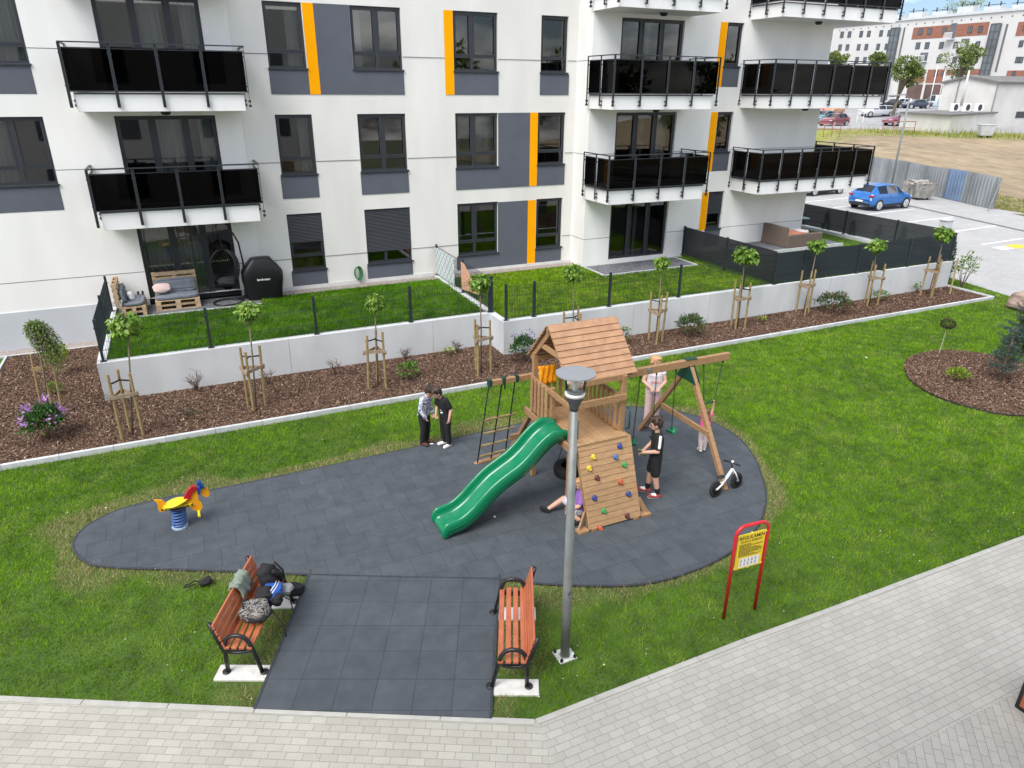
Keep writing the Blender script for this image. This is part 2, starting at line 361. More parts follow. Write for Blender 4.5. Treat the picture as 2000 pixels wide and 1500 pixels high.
# wood chips: a loose cover of separate little pieces
def chips(n, P, z, lift=.02):
    P = [p[:2] for p in P]; A = np.array(P); x = rng.uniform(A[:,0].min(), A[:,0].max(), n*3); y = rng.uniform(A[:,1].min(), A[:,1].max(), n*3)
    k = poly_in(P, x, y); x, y = x[k][:n], y[k][:n]; n = len(x)
    ln = rng.uniform(.012, .036, n); wd = rng.uniform(.005, .013, n); a = rng.uniform(0, 6.28, n); ti = rng.normal(0, .35, n); t2 = rng.normal(0, .35, n)
    zz = z+rng.uniform(.002, lift, n); dx, dy = np.cos(a), np.sin(a)
    q = np.empty((n, 4, 3))
    for i, (s, t) in enumerate(((-1,-1),(1,-1),(1,1),(-1,1))):
        q[:, i, 0] = x+dx*ln*s-dy*wd*t; q[:, i, 1] = y+dy*ln*s+dx*wd*t; q[:, i, 2] = zz+ti*ln*s+t2*wd*t
    pal = np.array([(.095,.052,.034),(.145,.085,.058),(.20,.13,.092),(.07,.04,.028),(.29,.205,.15),(.125,.075,.055),(.44,.34,.26)])
    c = pal[rng.choice(7, n, p=[.24,.27,.17,.15,.09,.06,.02])]*rng.uniform(.8, 1.2, (n,1))
    return q.reshape(-1, 3), np.repeat(c, 4, 0)
CH = vcol_mat('wood_chips', .9, .2)
v1, c1 = chips(150000, [(-5.05, KY+.06), (26.55, KY+.06), (26.55, 17.05), (7.7, 17.05), (7.7, 18.05), (-2.45, 18.05), (-2.45, 22.55), (-5.05, 22.55)], .04)
v2, c2 = chips(42000, ISL, .05)
tag(fast_mesh('wood_chips', np.vstack((v1, v2)), 4, CH, cols=np.vstack((c1, c2))), kind='stuff')

# ---------------------------------------------------------------- terraces in front of the ground-floor flats
TZ = .93
T1 = [(-2.25, 18.2), (7.72, 18.2), (7.72, 23.1), (-2.25, 23.1)]
T2 = [(7.82, 17.2), (17.62, 17.2), (17.62, 22.2), (13.15, 22.2), (13.15, 23.1), (7.82, 23.1)]
T3 = [(17.72, 17.2), (26.5, 17.2), (26.5, 30), (23.9, 30), (23.9, 22.2), (17.72, 22.2)]
sheet('terrace_lawn', T1, TZ, SOIL, .6); sheet('terrace_lawn', T2, TZ, SOIL, .6); sheet('terrace_lawn', T3, TZ+.1, SOIL, .7)
PATIO = brick_mat('patio_paving', (.12,.125,.135), (.17,.175,.19), (.05,.05,.055), .2, .2, 0, .006, .8, .5, var=.3, vscale=6)
P1 = [(-2.2, 21.9), (1.75, 21.9), (1.75, 23.1), (-2.2, 23.1)]
P2 = [(13.2, 20.75), (17.3, 20.75), (17.3, 22.18), (13.2, 22.18)]
P3 = [(19.6, 20.5), (24.5, 20.5), (24.5, 23.4), (23.9, 23.4), (23.9, 22.18), (19.6, 22.18)]
sheet('patio', P1, TZ+.03, PATIO, .05); sheet('patio', P2, TZ+.03, PATIO, .05); sheet('patio', P3, 1.25, PATIO, .3)
mb = MB()
for P, z in ((P1, TZ+.05), (P2, TZ+.05), (P3, 1.27)):
    n = len(P)
    for i in range(n):
        a, b = P[i], P[(i+1) % n]
        if max(a[1], b[1]) > 23 or min(a[1], b[1]) > 22.1: continue
        mb.bar((*a, z-.06), (*b, z-.06), .06, .12)
tag(mb.build('patio_kerb', KERB), kind='structure')
sheet('gravel_strip', [(1.85, 22.62), (7.7, 22.62), (7.7, 23.12), (1.85, 23.12)], TZ+.02, GRAVEL)
sheet('gravel_strip', [(7.85, 22.62), (13.13, 22.62), (13.13, 23.12), (7.85, 23.12)], TZ+.02, GRAVEL)

# grass blades: nobody could count them
def grass(P, n, z, holes=(), hmin=.025, hmax=.06, tint=(1,1,1), dry=None, wd=.0045):
    P = [p[:2] for p in P]; A = np.array(P); x = rng.uniform(A[:,0].min(), A[:,0].max(), n); y = rng.uniform(A[:,1].min(), A[:,1].max(), n)
    k = poly_in(P, x, y)
    for h in holes: k &= ~poly_in(h, x, y)
    x, y = x[k], y[k]
    dist = np.hypot(x, y); k = rng.random(len(x)) < np.clip(13/dist, .25, 1)**1.3; x, y = x[k], y[k]; n = len(x); dist = np.hypot(x, y)
    big = vnoise(x, y, 2.3)*.55+vnoise(x+31, y, .8)*.45; fine = vnoise(x, y+17, .28); tuft = vnoise(x+9, y+3, .11)*.6+vnoise(x, y, .21)*.4
    ht = rng.uniform(hmin, hmax, n)*(.5+.5*big+.7*tuft); wdt = wd*rng.uniform(.7, 1.4, n)*np.clip(dist/11, .9, 2.2)
    a = rng.uniform(0, 6.28, n); ln = rng.uniform(.2, 1.1, n)*ht; la = rng.uniform(0, 6.28, n)
    q = np.empty((n, 3, 3)); dx, dy = np.cos(a)*wdt, np.sin(a)*wdt
    q[:,0] = np.stack((x-dx, y-dy, np.full(n, z)), 1); q[:,1] = np.stack((x+dx, y+dy, np.full(n, z)), 1)
    q[:,2] = np.stack((x+np.cos(la)*ln, y+np.sin(la)*ln, z+ht), 1)
    g1, g2, g3 = np.array((.055,.14,.004)), np.array((.215,.40,.018)), np.array((.40,.48,.09))
    f = np.clip(big*1.1+(tuft-.5)*1.1-.02+rng.normal(0, .14, n), 0, 1)[:,None]; c = g1*(1-f)+g2*f
    y2 = (np.clip((fine-.5)*2.2, 0, 1)*.6*(rng.random(n) < .6))[:,None]; c = c*(1-y2)+g3*y2
    if dry is not None:
        d = np.full(n, 9.)
        for h in dry: d = np.minimum(d, poly_dist(h, x, y))
        e = np.clip(1.3-d/(.10+.68*vnoise(x+5, y, .9)**1.6), 0, 1)*(rng.random(n) < .88); e = np.clip(e*1.7, 0, 1)[:,None]; c = c*(1-e)+np.array((.43,.365,.19))*rng.uniform(.7, 1.15, (n,1))*e
    c = c*np.array(tint)*rng.uniform(.8, 1.2, (n,1))
    return q.reshape(-1, 3), np.repeat(c, 3, 0)
PADS = []
GR = vcol_mat('grass_blades', 1.0, .0, .3)
HOLES = [RUB, PATH, ISL]
# ------------------------------------------------------------------ the apartment block
BLD = thing('apartment_building', 'white rendered apartment block with grey panels, orange stripes and black glass balconies', 'building', (5, 23.1, 0))
def P_(o):        # keep world coordinates of a part under a thing that is not at the origin
    o.matrix_parent_inverse = o.parent.matrix_basis.inverted() if o.parent else Matrix(); return o
def wall_with_holes(mb, x0, x1, z0, z1, Y, holes, depth=.17):
    xs = sorted({x0, x1, *[h[0] for h in holes], *[h[1] for h in holes]}); zs = sorted({z0, z1, *[h[2] for h in holes], *[h[3] for h in holes]})
    for i in range(len(xs)-1):
        for j in range(len(zs)-1):
            cx, cz = (xs[i]+xs[i+1])/2, (zs[j]+zs[j+1])/2
            if any(h[0] < cx < h[1] and h[2] < cz < h[3] for h in holes): continue
            mb.add([(xs[i],Y,zs[j]),(xs[i+1],Y,zs[j]),(xs[i+1],Y,zs[j+1]),(xs[i],Y,zs[j+1])], [(0,1,2,3)])
    for a, b, c, d in holes:
        e = Y+depth
        mb.add([(a,Y,c),(b,Y,c),(b,Y,d),(a,Y,d),(a,e,c),(b,e,c),(b,e,d),(a,e,d)], [(0,4,5,1),(1,5,6,2),(2,6,7,3),(3,7,4,0)])
Y1, Y2 = 23.14, 22.2
Z = [(1.58, 3.37), (4.57, 6.29), (7.56, 9.28), (10.5, 12.2)]
WIN = []   # x0,x1,z0,z1,Y,mullions,transom,sill
for k, (a, b) in enumerate(Z):
    WIN += [(2.92, 4.0, a, b, Y1, [], 1, 1), (5.38, 6.93, a, b, Y1, [.5 if k else .42], 1, 1),
            (8.62, 10.15, a, b, Y1, [.42], 1, 1), (11.67 if k < 2 else 11.73, 12.75, a, b, Y1, [], 1, 1)]
    if k: WIN.append((-4.55, -2.97, a, b, Y1, [.5], 1, 1))
NZ = [(1.95, 3.39), (4.87, 6.29), (7.85, 9.27), (10.8, 12.2)]
for a, b in NZ: WIN.append((18.7, 19.45, a, b, Y2, [], 0, 1))
DOOR = []
for a, b in ((.98, 3.38), (3.92, 6.29), (6.9, 9.25), (9.85, 12.2)): DOOR.append((-1.31, 1.27, a, b, Y1, [.35, .68], 0, 0))
for a, b in ((1.12, 3.39), (3.92, 6.30), (6.9, 9.25), (9.85, 12.2)): DOOR.append((14.25, 16.82, a, b, Y2, [.34, .66], 0, 0))
TOP = 13.6
mb = MB()
wall_with_holes(mb, -14, 1.98, 1.14, TOP, Y1, [h[:4] for h in WIN+DOOR if h[4] == Y1 and h[1] < 1.9 and h[2] > 1.1] + [(-1.31, 1.27, 1.14, 3.38)])
wall_with_holes(mb, 13.15, 23.85, .4, TOP, Y2, [h[:4] for h in WIN+DOOR if h[4] == Y2])
mb.add([(13.15,Y1+.4,.4),(13.15,Y2,.4),(13.15,Y2,TOP),(13.15,Y1+.4,TOP)], [(0,1,2,3)])
mb.add([(23.85,Y2,-.06),(23.85,36,-.06),(23.85,36,TOP),(23.85,Y2,TOP)], [(0,1,2,3)])
mb.add([(-14,Y1,0),(-14,36,0),(-14,36,TOP),(-14,Y1,TOP)], [(3,2,1,0)]); mb.add([(-14,36,0),(23.85,36,0),(23.85,36,TOP),(-14,36,TOP)], [(3,2,1,0)])
P_(mb.build('wall', PLASTER, BLD))
mb = MB()
wall_with_holes(mb, 1.98, 13.15, .6, TOP, Y1+.012, [h[:4] for h in WIN if h[4] == Y1 and h[0] > 1.98], .16)
w_ = P_(mb.build('wall', PLASTER_SIDE, BLD)); w_['label'] = 'warm grey middle stretch of the facade'
mb = MB().box(-14, -2.45, Y1-.03, Y1+.1, -.05, 1.14); mb.box(-2.45, -1.33, Y1+.004, Y1+.1, .5, 1.14); mb.box(1.29, 1.98, Y1+.004, Y1+.1, .5, 1.14)
P_(mb.build('plinth', PLINTH, BLD))
P_(MB().box(-14.05, 23.9, Y2-.03, 36.1, TOP, TOP+.25).build('roof', CONC, BLD))
JNT = mat('joint', (.16,.16,.16), .9)
def joint(*a): P_(MB().box(*a).build('render_joint', JNT, BLD))
for x0, x1, y in ((-14, 13.1, Y1-.003), (13.16, 23.8, Y2-.003)):
    for z in (7.93, 4.93, 1.97):
        segs = [(x0, x1)]
        for h in WIN+DOOR:
            if h[4]-.1 < y < h[4] and h[2] < z < h[3]:
                segs = [t for s in segs for t in (((s[0], min(s[1], h[0])), (max(s[0], h[1]), s[1])) if h[0] < s[1] and h[1] > s[0] else (s,)) if t[1]-t[0] > .02]
        for a, b in segs: joint(a, b, y, y+.004, z-.009, z+.009)
for z in (7.93, 4.93, 1.97): joint(13.147, 13.152, Y2+.01, Y1, z-.009, z+.009)
P_(MB().box(1.98, 7.7, Y1-.02, Y1+.006, .6, 1.07).box(7.84, 13.13, Y1-.02, Y1+.006, .6, 1.05).build('base_strip', mat('base_strip', (.62,.62,.6), .85, .08, 3), BLD))
def panel(name, m, x0, x1, z0, z1, Y): P_(MB().box(x0, x1, Y-.006, Y+.004, z0, z1).build(name, m, BLD))
gp = lambda *a: panel('grey_panel', GREYP, *a); op = lambda *a: panel('orange_panel', ORANGE, *a)
gp(2.9, 4.02, 6.85, 7.51, Y1); op(4.02, 4.33, 6.85, 9.28, Y1); gp(4.33, 5.37, 6.85, 9.28, Y1); gp(5.37, 6.94, 6.85, 7.51, Y1)
op(8.31, 8.61, 6.85, 9.28, Y1); gp(8.61, 10.17, 6.85, 7.51, Y1); gp(11.71, 12.83, 6.85, 7.51, Y1)
gp(2.88, 4.0, 3.85, 4.52, Y1); gp(5.35, 6.93, 3.85, 4.52, Y1); gp(8.59, 10.16, 3.84, 4.52, Y1); gp(10.16, 11.36, 3.84, 6.29, Y1); op(11.36, 11.66, 3.84, 6.29, Y1); gp(11.66, 12.78, 3.84, 4.52, Y1)
gp(2.87, 4.0, 1.07, 1.53, Y1); gp(5.34, 6.92, 1.07, 1.53, Y1); gp(8.55, 10.14, 1.05, 1.53, Y1); gp(10.14, 11.32, 1.05, 3.35, Y1); op(11.32, 11.64, 1.05, 3.35, Y1); gp(11.64, 12.74, 1.05, 1.53, Y1)
gp(-4.6, -2.97, 3.87, 4.52, Y1); gp(-4.6, -2.97, 6.84, 7.51, Y1)
for (a, b), lo in zip(NZ, (1.25, 4.16, 7.15, 10.1)): op(18.38, 18.69, lo if lo > 2 else 1.92, b, Y2); gp(18.69, 19.46, lo, a-.05, Y2)

# what shows behind the panes: plain rooms, floor by floor
mb = MB()
for x0, x1, y in ((-13.9, 13.1, Y1+.3), (13.25, 23.7, Y2+.3)):
    for z in (.9, 3.85, 6.8, 9.75):
        mb.add([(x0,y+4.2,z),(x1,y+4.2,z),(x1,y+4.2,z+2.7),(x0,y+4.2,z+2.7),(x0,y,z),(x1,y,z),(x1,y,z+2.7),(x0,y,z+2.7)], [(0,1,2,3),(4,5,1,0),(3,2,6,7),(0,3,7,4),(5,6,2,1)])
    x = x0+2.3
    while x < x1-.5:
        mb.box(x-.06, x+.06, y+.02, y+4.2, .9, 12.4); x += 3.32
P_(mb.build('room', mat('room', (.20,.20,.20), .9, .2, .9), BLD))
CURT_REFL = mat('curtain_and_reflection', (.52,.53,.52), .9, .15, 3, stretch=(9,9,.3))
def curtain_and_reflection(x0, x1, z0, z1, y):
    mb = MB(); n = int((x1-x0)/.05); ps = [(x0+(x1-x0)*i/n, y+.03*math.sin(i*1.9)+.012*math.sin(i*.7)) for i in range(n+1)]
    for a, b in zip(ps, ps[1:]): mb.add([(*a, z0), (*b, z0), (*b, z1), (*a, z1)], [(0,1,2,3)])
    P_(mb.build('curtain_and_reflection', CURT_REFL, BLD, smooth=True))
curtain_and_reflection(-.35, .25, 6.9, 9.25, Y1+.5); curtain_and_reflection(.75, 1.25, 6.9, 9.25, Y1+.6); curtain_and_reflection(-.3, .3, 3.92, 6.29, Y1+.55); curtain_and_reflection(.8, 1.25, 3.92, 6.29, Y1+.7); curtain_and_reflection(16.3, 16.8, 3.92, 6.3, Y2+.5); curtain_and_reflection(5.42, 5.75, 7.5, 9.3, Y1+.4); curtain_and_reflection(-4.5, -3.0, 7.4, 9.3, Y1+.42); curtain_and_reflection(-1.25, .55, .98, 3.38, Y1+.5); curtain_and_reflection(3.55, 3.98, 7.5, 9.3, Y1+.45); curtain_and_reflection(3.62, 3.98, 4.6, 6.3, Y1+.45); curtain_and_reflection(9.5, 10.1, 4.6, 6.3, Y1+.5); curtain_and_reflection(-4.4, -3.9, 4.6, 6.3, Y1+.5)  # in the upper left balcony doors these strips imitate pale reflections, elsewhere curtains
P_(MB().box(2.95, 3.97, Y1+.7, Y1+1.1, 4.5, 5.0).build('armchair', mat('armchair', (.5,.2,.04), .9, .2, 6), BLD, bevel=.12))
P_(MB().box(3.0, 3.9, Y1+.5, Y1+.8, 1.5, 2.0).build('shelf', mat('shelf', (.35,.2,.1), .8, .6, 9), BLD, bevel=.05))

def window(x0, x1, z0, z1, Y, mull, trans, sill, fw=.06):
    y0, y1 = Y+.09, Y+.15; mb = MB(); zt = z0+(z1-z0)*.245
    mb.box(x0, x1, y0, y1, z0, z0+fw); mb.box(x0, x1, y0, y1, z1-fw, z1); mb.box(x0, x0+fw, y0, y1, z0+fw, z1-fw); mb.box(x1-fw, x1, y0, y1, z0+fw, z1-fw)
    xs = [x0]+[x0+(x1-x0)*q for q in mull]+[x1]
    for x in xs[1:-1]: mb.box(x-fw*.85, x+fw*.85, y0, y1, z0+fw, z1-fw)
    if trans:
        for a, b in zip(xs, xs[1:]): mb.box(a+fw*.9, b-fw*.9, y0, y1, zt-fw*.55, zt+fw*.55)
    for i, (a, b) in enumerate(zip(xs, xs[1:])):       # sash profiles
        la = a+(fw if i == 0 else fw*.85); lb = b-(fw if i == len(xs)-2 else fw*.85)
        for c, d in (((zt+fw*.55, z1-fw),) if trans else ((z0+fw, z1-fw),)):
            s = .045; ya, yb = y0-.012, y0+.02
            mb.box(la, lb, ya, yb, c, c+s); mb.box(la, lb, ya, yb, d-s, d); mb.box(la, la+s, ya, yb, c+s, d-s); mb.box(lb-s, lb, ya, yb, c+s, d-s)
    wn = P_(mb.build('window' if sill else 'balcony_door', FRAME, BLD))
    pane = MB().add([(x0+.01,y1-.02,z0+.01),(x1-.01,y1-.02,z0+.01),(x1-.01,y1-.02,z1-.01),(x0+.01,y1-.02,z1-.01)], [(0,1,2,3)]).build('pane', GLASS, wn); PFIX.append(pane)
    if sill:
        s_ = MB().box(x0-.03, x1+.03, Y-.05, Y+.10, z0-.045, z0+.004).build('sill', FRAME, wn, bevel=.006); PFIX.append(s_)
PFIX = []
for h in WIN+DOOR: window(*h)
SHUT = mat('roller_shutter', (.035,.04,.048), .5, .08, 3)
for x0, x1, z0, z1, Y in ((2.94, 3.98, 2.47, 3.36, Y1), (5.4, 6.91, 1.98, 3.35, Y1), (18.72, 19.43, 2.55, 3.38, Y2)):
    mb = MB(); z = z1; 
    while z > z0: mb.add([(x0,Y+.06,z),(x1,Y+.06,z),(x1,Y+.045,z-.022),(x0,Y+.045,z-.022),(x1,Y+.06,z-.043),(x0,Y+.06,z-.043)], [(3,2,1,0),(5,4,2,3)]); z -= .045
    P_(mb.build('roller_shutter', SHUT, BLD))

# balconies
SLAB = mat('balcony_slab', (.80,.80,.79), .8, .03, 1.2, .2, 100); EDGE = mat('drip_edge', (.06,.065,.07), .6)
def balcony(slabs, zb, zt, path, closed_ends, npan, ztop, lamp=None):
    """slabs: boxes in plan; path: plan polyline of the railing; npan: panels per side"""
    mb = MB()
    for x0, x1, y0, y1 in slabs: mb.box(x0, x1, y0, y1, zb, zt)
    B = P_(mb.build('balcony', SLAB, BLD, bevel=.008))
    mb = MB()
    for x0, x1, y0, y1 in slabs: mb.box(x0-.012, x1+.012, y0-.012, y1, zt, zt+.03)
    PFIX.append(mb.build('slab_edge', EDGE, B))
    rl = MB()
    zc = zt+.03
    for (a, b), n in zip(zip(path, path[1:]), npan):
        a, b = Vector((*a, 0)), Vector((*b, 0)); d = (b-a); u = d.normalized(); nrm = Vector((u.y, -u.x, 0))
        rl.bar(a+Vector((0,0,ztop-.015)), b+Vector((0,0,ztop-.015)), .055, .03)
        rl.bar(a+Vector((0,0,zc+.04)), b+Vector((0,0,zc+.04)), .02, .03); rl.bar(a-nrm*.035+Vector((0,0,ztop-.15)), b-nrm*.035+Vector((0,0,ztop-.15)), .014, .02)
        for k in range(n+1):
            p = a+d*(k/n); posts = MB()
            if k == n and (a, b) != (Vector((*path[-2],0)), Vector((*path[-1],0))): continue
            for e in (-.016, .016): posts.bar(p+u*e+Vector((0,0,zb+.10)), p+u*e+Vector((0,0,ztop-.03)), .009, .042, up=u)
            for z in (zt-.17, zt-.29): posts.box(p.x-.035, p.x+.035, p.y-.035, p.y+.035, z-.03, z+.03) if k in (0, n) else posts.bar(p+Vector((0,0,z)), p-nrm*.09+Vector((0,0,z)), .045, .045)
            for z in (ztop-.27, zc+.17): posts.bar(p-u*.05+Vector((0,0,z))-nrm*.03, p+u*.05+Vector((0,0,z))-nrm*.03, .03, .035)
            posts.build('railing_post', RAIL, B)
        for k in range(n):
            p, q = a+d*(k/n)+u*.03, a+d*((k+1)/n)-u*.03
            p, q = p-nrm*.035, q-nrm*.035
            gl = MB().add([(*p.xy, zc+.03), (*q.xy, zc+.03), (*q.xy, ztop-.13), (*p.xy, ztop-.13)], [(0,1,2,3)]).build('glass_panel', DGLASS, B); PFIX.append(gl)
    PFIX.append(rl.build('handrail', RAIL, B))
    if lamp: PFIX.append(MB().lathe([(.13, 0), (.13, -.05), (.09, -.10), (0, -.11)], (lamp[0], lamp[1], zb), 14).build('ceiling_lamp', BLACK, B, smooth=True))
LV = [(3.42, 3.88, 5.04), (6.43, 6.85, 8.06), (9.38, 9.80, 11.0)]
for k, (zb, zt, zr) in enumerate(LV):
    balcony([(-2.02, 2.03, 21.98, Y1)], zb, zt, [(-2.13, Y1), (-2.13, 21.9), (2.15, 21.9), (2.15, Y1)], 0, [1, 4, 1], zr, (0, 22.5))
    balcony([(13.12, 17.07, 20.65, Y2)], zb, zt, [(13.02, Y2), (13.02, 20.55), (17.17, 20.55), (17.17, Y2)], 0, [2, 4, 2], zr, (15.4, 21.5))
    balcony([(19.72, 25.26, 20.65, Y2), (23.85, 25.26, Y2, 26.5)], zb, zt, [(19.62, Y2), (19.62, 20.57), (25.36, 20.57), (25.36, 26.5)], 0, [2, 6, 6], zr, (22.3, 21.5))
# ------------------------------------------------------------------ retaining walls and fences
RW = mat('retaining_wall', (.56,.58,.595), .85, .09, 1.1, .3, 60, stretch=(1.3,1.3,.6))
mb = MB().box(-2.42, 7.66, 18.1, 18.3, -.1, 1.0).box(-2.42, -2.22, 18.3, 23.1, -.1, 1.02)
o = tag(mb.build('retaining_wall', RW, bevel=.006), 'pale smooth retaining wall below the garden with pallet sofas', 'wall', 'retaining walls')
mb = MB()
for x in (1.95, 5.9): mb.bar((x, 18.098, 0.05), (x+.02, 18.098, 1.0), .006, .004)
mb.build('wall_joint', mat('crack', (.3,.3,.3), .9), o)
mb = MB().box(7.66, 7.86, 17.3, 23.0, -.1, 1.005).box(7.66, 26.62, 17.1, 17.3, -.1, 1.03).box(26.42, 26.62, 17.3, 30, -.1, 1.17)
o = tag(mb.build('retaining_wall', RW, bevel=.006), 'long pale retaining wall stepping forward right of the play tower, ending at the parking', 'wall', 'retaining walls')
mb = MB()
for x in (12.0, 14.9, 20.2): mb.bar((x, 17.098, 0.05), (x+.02, 17.098, 1.02), .006, .004)
mb.build('wall_joint', MATS['crack'], o)

FENCE = mat('fence_metal', (.018,.028,.034), .45, .1, 5)
def fence(name, label, pts, top, base, parent_group, screen=None, wires=True, endposts=(True, True)):
    """pts: list of (x,y,zbase)"""
    T = thing(name, label, 'fence', pts[0], 0, parent_group)
    for i, p in enumerate(pts):
        if (i == 0 and not endposts[0]) or (i == len(pts)-1 and not endposts[1]): continue
        mb = MB().box(p[0]-.03, p[0]+.03, p[1]-.03, p[1]+.03, p[2]+.008, p[2]+top); mb.box(p[0]-.07, p[0]+.07, p[1]-.055, p[1]+.055, p[2], p[2]+.012)
        mb.box(p[0]-.045, p[0]+.045, p[1]-.045, p[1]+.045, p[2]+top-.22, p[2]+top-.19)
        P_(mb.build('fence_post', FENCE, T))
    for a, b in zip(pts, pts[1:]):
        a, b = Vector(a), Vector(b); d = b-a; n = max(2, int(d.length/.05)); mb = MB()
        for k in range(1, n):
            p = a+d*(k/n); mb.bar(p+Vector((0,0,.05)), p+Vector((0,0,top-.06)), .006, .006)
        for z in (.07, .27, .29, .48, .68, .70, .88, top-.07): mb.bar(a+Vector((0,0,z)), b+Vector((0,0,z)), .0055, .0055)
        P_(mb.build('mesh_panel', FENCE, T))
        if screen: P_(MB().plate([a+Vector((0,0,.05)), b+Vector((0,0,.05)), b+Vector((0,0,top-.03)), a+Vector((0,0,top-.03))], .004).build('privacy_screen', screen, T))
    return T
def screen_mat(name, col, a):
    m = bpy.data.materials.new(name); m.use_nodes = True; t = m.node_tree; b = t.nodes['Principled BSDF']; b.inputs['Roughness'].default_value = .8
    b.inputs['Base Color'].default_value = (*col, 1); b.inputs['Specular IOR Level'].default_value = .2
    g = t.nodes.new('ShaderNodeNewGeometry'); wv = t.nodes.new('ShaderNodeTexWave'); wv.bands_direction = 'Z'; wv.inputs['Scale'].default_value = 9; wv.inputs['Distortion'].default_value = .3
    mr = t.nodes.new('ShaderNodeMapRange'); mr.inputs[3].default_value = a-.05; mr.inputs[4].default_value = min(1, a+.05)
    t.links.new(g.outputs['Position'], wv.inputs[0]); t.links.new(wv.outputs['Fac'], mr.inputs[0]); t.links.new(mr.outputs[0], b.inputs['Alpha']); return m
SCR = screen_mat('privacy_fabric', (.032,.042,.05), .90)
SCRB = screen_mat('back_privacy_fabric', (.045,.05,.055), .80)
SCRT = screen_mat('thin_privacy_fabric', (.028,.03,.034), .80)
CH_ = screen_mat('check_fabric', (.55,.6,.6), .42)
GF = 'mesh fences of the ground-floor gardens'
fence('mesh_fence', 'open dark mesh fence on the wall before the pallet sofa garden', [(-2.28,18.2,1.0),(.11,18.2,1.0),(2.72,18.2,1.0),(5.32,18.2,1.0),(7.7,18.2,1.0)], 1.04, 1, GF)
fence('mesh_fence', 'dark mesh fence running back to the facade at the left end', [(-2.32,18.3,1.02),(-2.32,20.4,1.02),(-2.32,22.6,1.02)], 1.04, 1, GF, endposts=(False, True))
fence('mesh_fence', 'dark mesh divider fence with checked cloth between the two gardens', [(7.76,18.16,1.0),(7.76,20.5,1.0),(7.76,23.0,1.0)], 1.08, 1, GF)
fence('mesh_fence', 'open dark mesh fence above the wall behind the play tower roof', [(7.78,17.2,1.03),(8.66,17.2,1.03),(11.17,17.2,1.03),(13.73,17.2,1.03),(16.31,17.2,1.03),(17.6,17.2,1.03)], 1.04, 1, GF, endposts=(True, False))
GS = 'screened fences round the corner garden'
fence('screened_fence', 'dark screened fence along the front wall of the corner garden', [(17.66,17.2,1.03),(18.91,17.2,1.03),(21.51,17.2,1.03),(24.12,17.2,1.03),(26.55,17.2,1.03)], 1.07, 1, GS, SCR)
fence('screened_fence', 'see-through dark screened fence running from the facade to the front wall', [(17.67,17.26,1.04),(17.67,19.7,1.04),(17.67,22.15,1.04)], 1.12, 1, GS, SCRT, endposts=(False, True))
fence('screened_fence', 'dark screened fence along the parking side of the corner garden', [(26.52,17.3,1.17),(26.52,19.7,1.17),(26.52,22.25,1.17),(26.52,24.9,1.17),(26.52,27.5,1.17),(26.52,30,1.17)], 1.03, 1, GS, SCRB, endposts=(False, True))
o = MB().plate([(7.70,21.1,1.1),(7.70,22.9,1.1),(7.70,22.9,2.0),(7.70,21.1,2.0)], .01).build('checked_cloth', brick_mat('check', (.62,.66,.68), (.55,.62,.60), (.25,.3,.32), .22, .22, R(45), .02, .9, 0, plane='yz', var=.1))
tag(o, 'pale checked cloth hung on the divider fence next to the facade', 'cloth')
o = MB().plate([(7.70,19.0,1.32),(7.70,20.42,1.14),(7.70,20.46,2.02),(7.70,20.2,2.0)], .012).build('towel', mat('towel', (.62,.34,.22), .9, .1, 12))
tag(o, 'orange towel hung at an angle on the divider fence between the gardens', 'towel')
# green hose coiled on the facade
p = F(697, 533, 23.1)
mb = MB()
for i in range(5): mb.tube([(p.x+.09*math.cos(t)*(1+.1*i)+.015*i, 23.07-.012*i, p.z+.19*math.sin(t)*(1+.06*i)) for t in [k*.45 for k in range(14)]], .012, 6, closed=True)
mb.tube([(p.x+.05, 23.05, p.z-.15), (p.x+.08, 23.04, p.z-.28), (p.x+.12, 23.02, p.z-.3)], .012, 6)
tag(mb.build('garden_hose', mat('hose', (.02,.16,.05), .5), smooth=True), 'green garden hose coiled on the wall below the windows', 'hose')

# ------------------------------------------------------------------ plants
def unit(a): return a/np.maximum(np.linalg.norm(a, axis=-1, keepdims=True), 1e-9)
LEAF = vcol_mat('leaves', .5, .35, .28)
def leaf_mesh(name, pts, dirs, size, ratio, cols, parent=None, fold=.18, curl=.25):
    """one folded diamond leaf per point: pts base, dirs towards the tip"""
    n = len(pts); d = unit(dirs); up = unit(np.array((0,0,1.))+rng.normal(0, .45, (n,3))); s = unit(np.cross(d, up)); nn = np.cross(s, d)
    sz = np.broadcast_to(size, (n,))[:,None]*rng.uniform(.7, 1.2, (n,1)); q = np.empty((n, 4, 3)); hw = sz*ratio*.5
    q[:,0] = pts; mid = pts+d*sz*.42; q[:,1] = mid+s*hw+nn*fold*hw; q[:,3] = mid-s*hw+nn*fold*hw; q[:,2] = pts+d*sz-nn*sz*curl*rng.random((n,1))
    return fast_mesh(name, q.reshape(-1,3), 4, LEAF, parent, np.repeat(cols, 4, 0))
def pick(pal, n, jit=.2):
    pal = np.array(pal); return pal[rng.integers(0, len(pal), n)]*rng.uniform(1-jit, 1+jit, (n,1))
CATALPA = [(.13,.25,.03),(.19,.33,.045),(.09,.19,.02),(.26,.40,.07)]
BARK = mat('bark', (.16,.13,.09), .9, .25, 12, .4, 50); TWIG = mat('twig', (.10,.06,.045), .9, .25, 15)
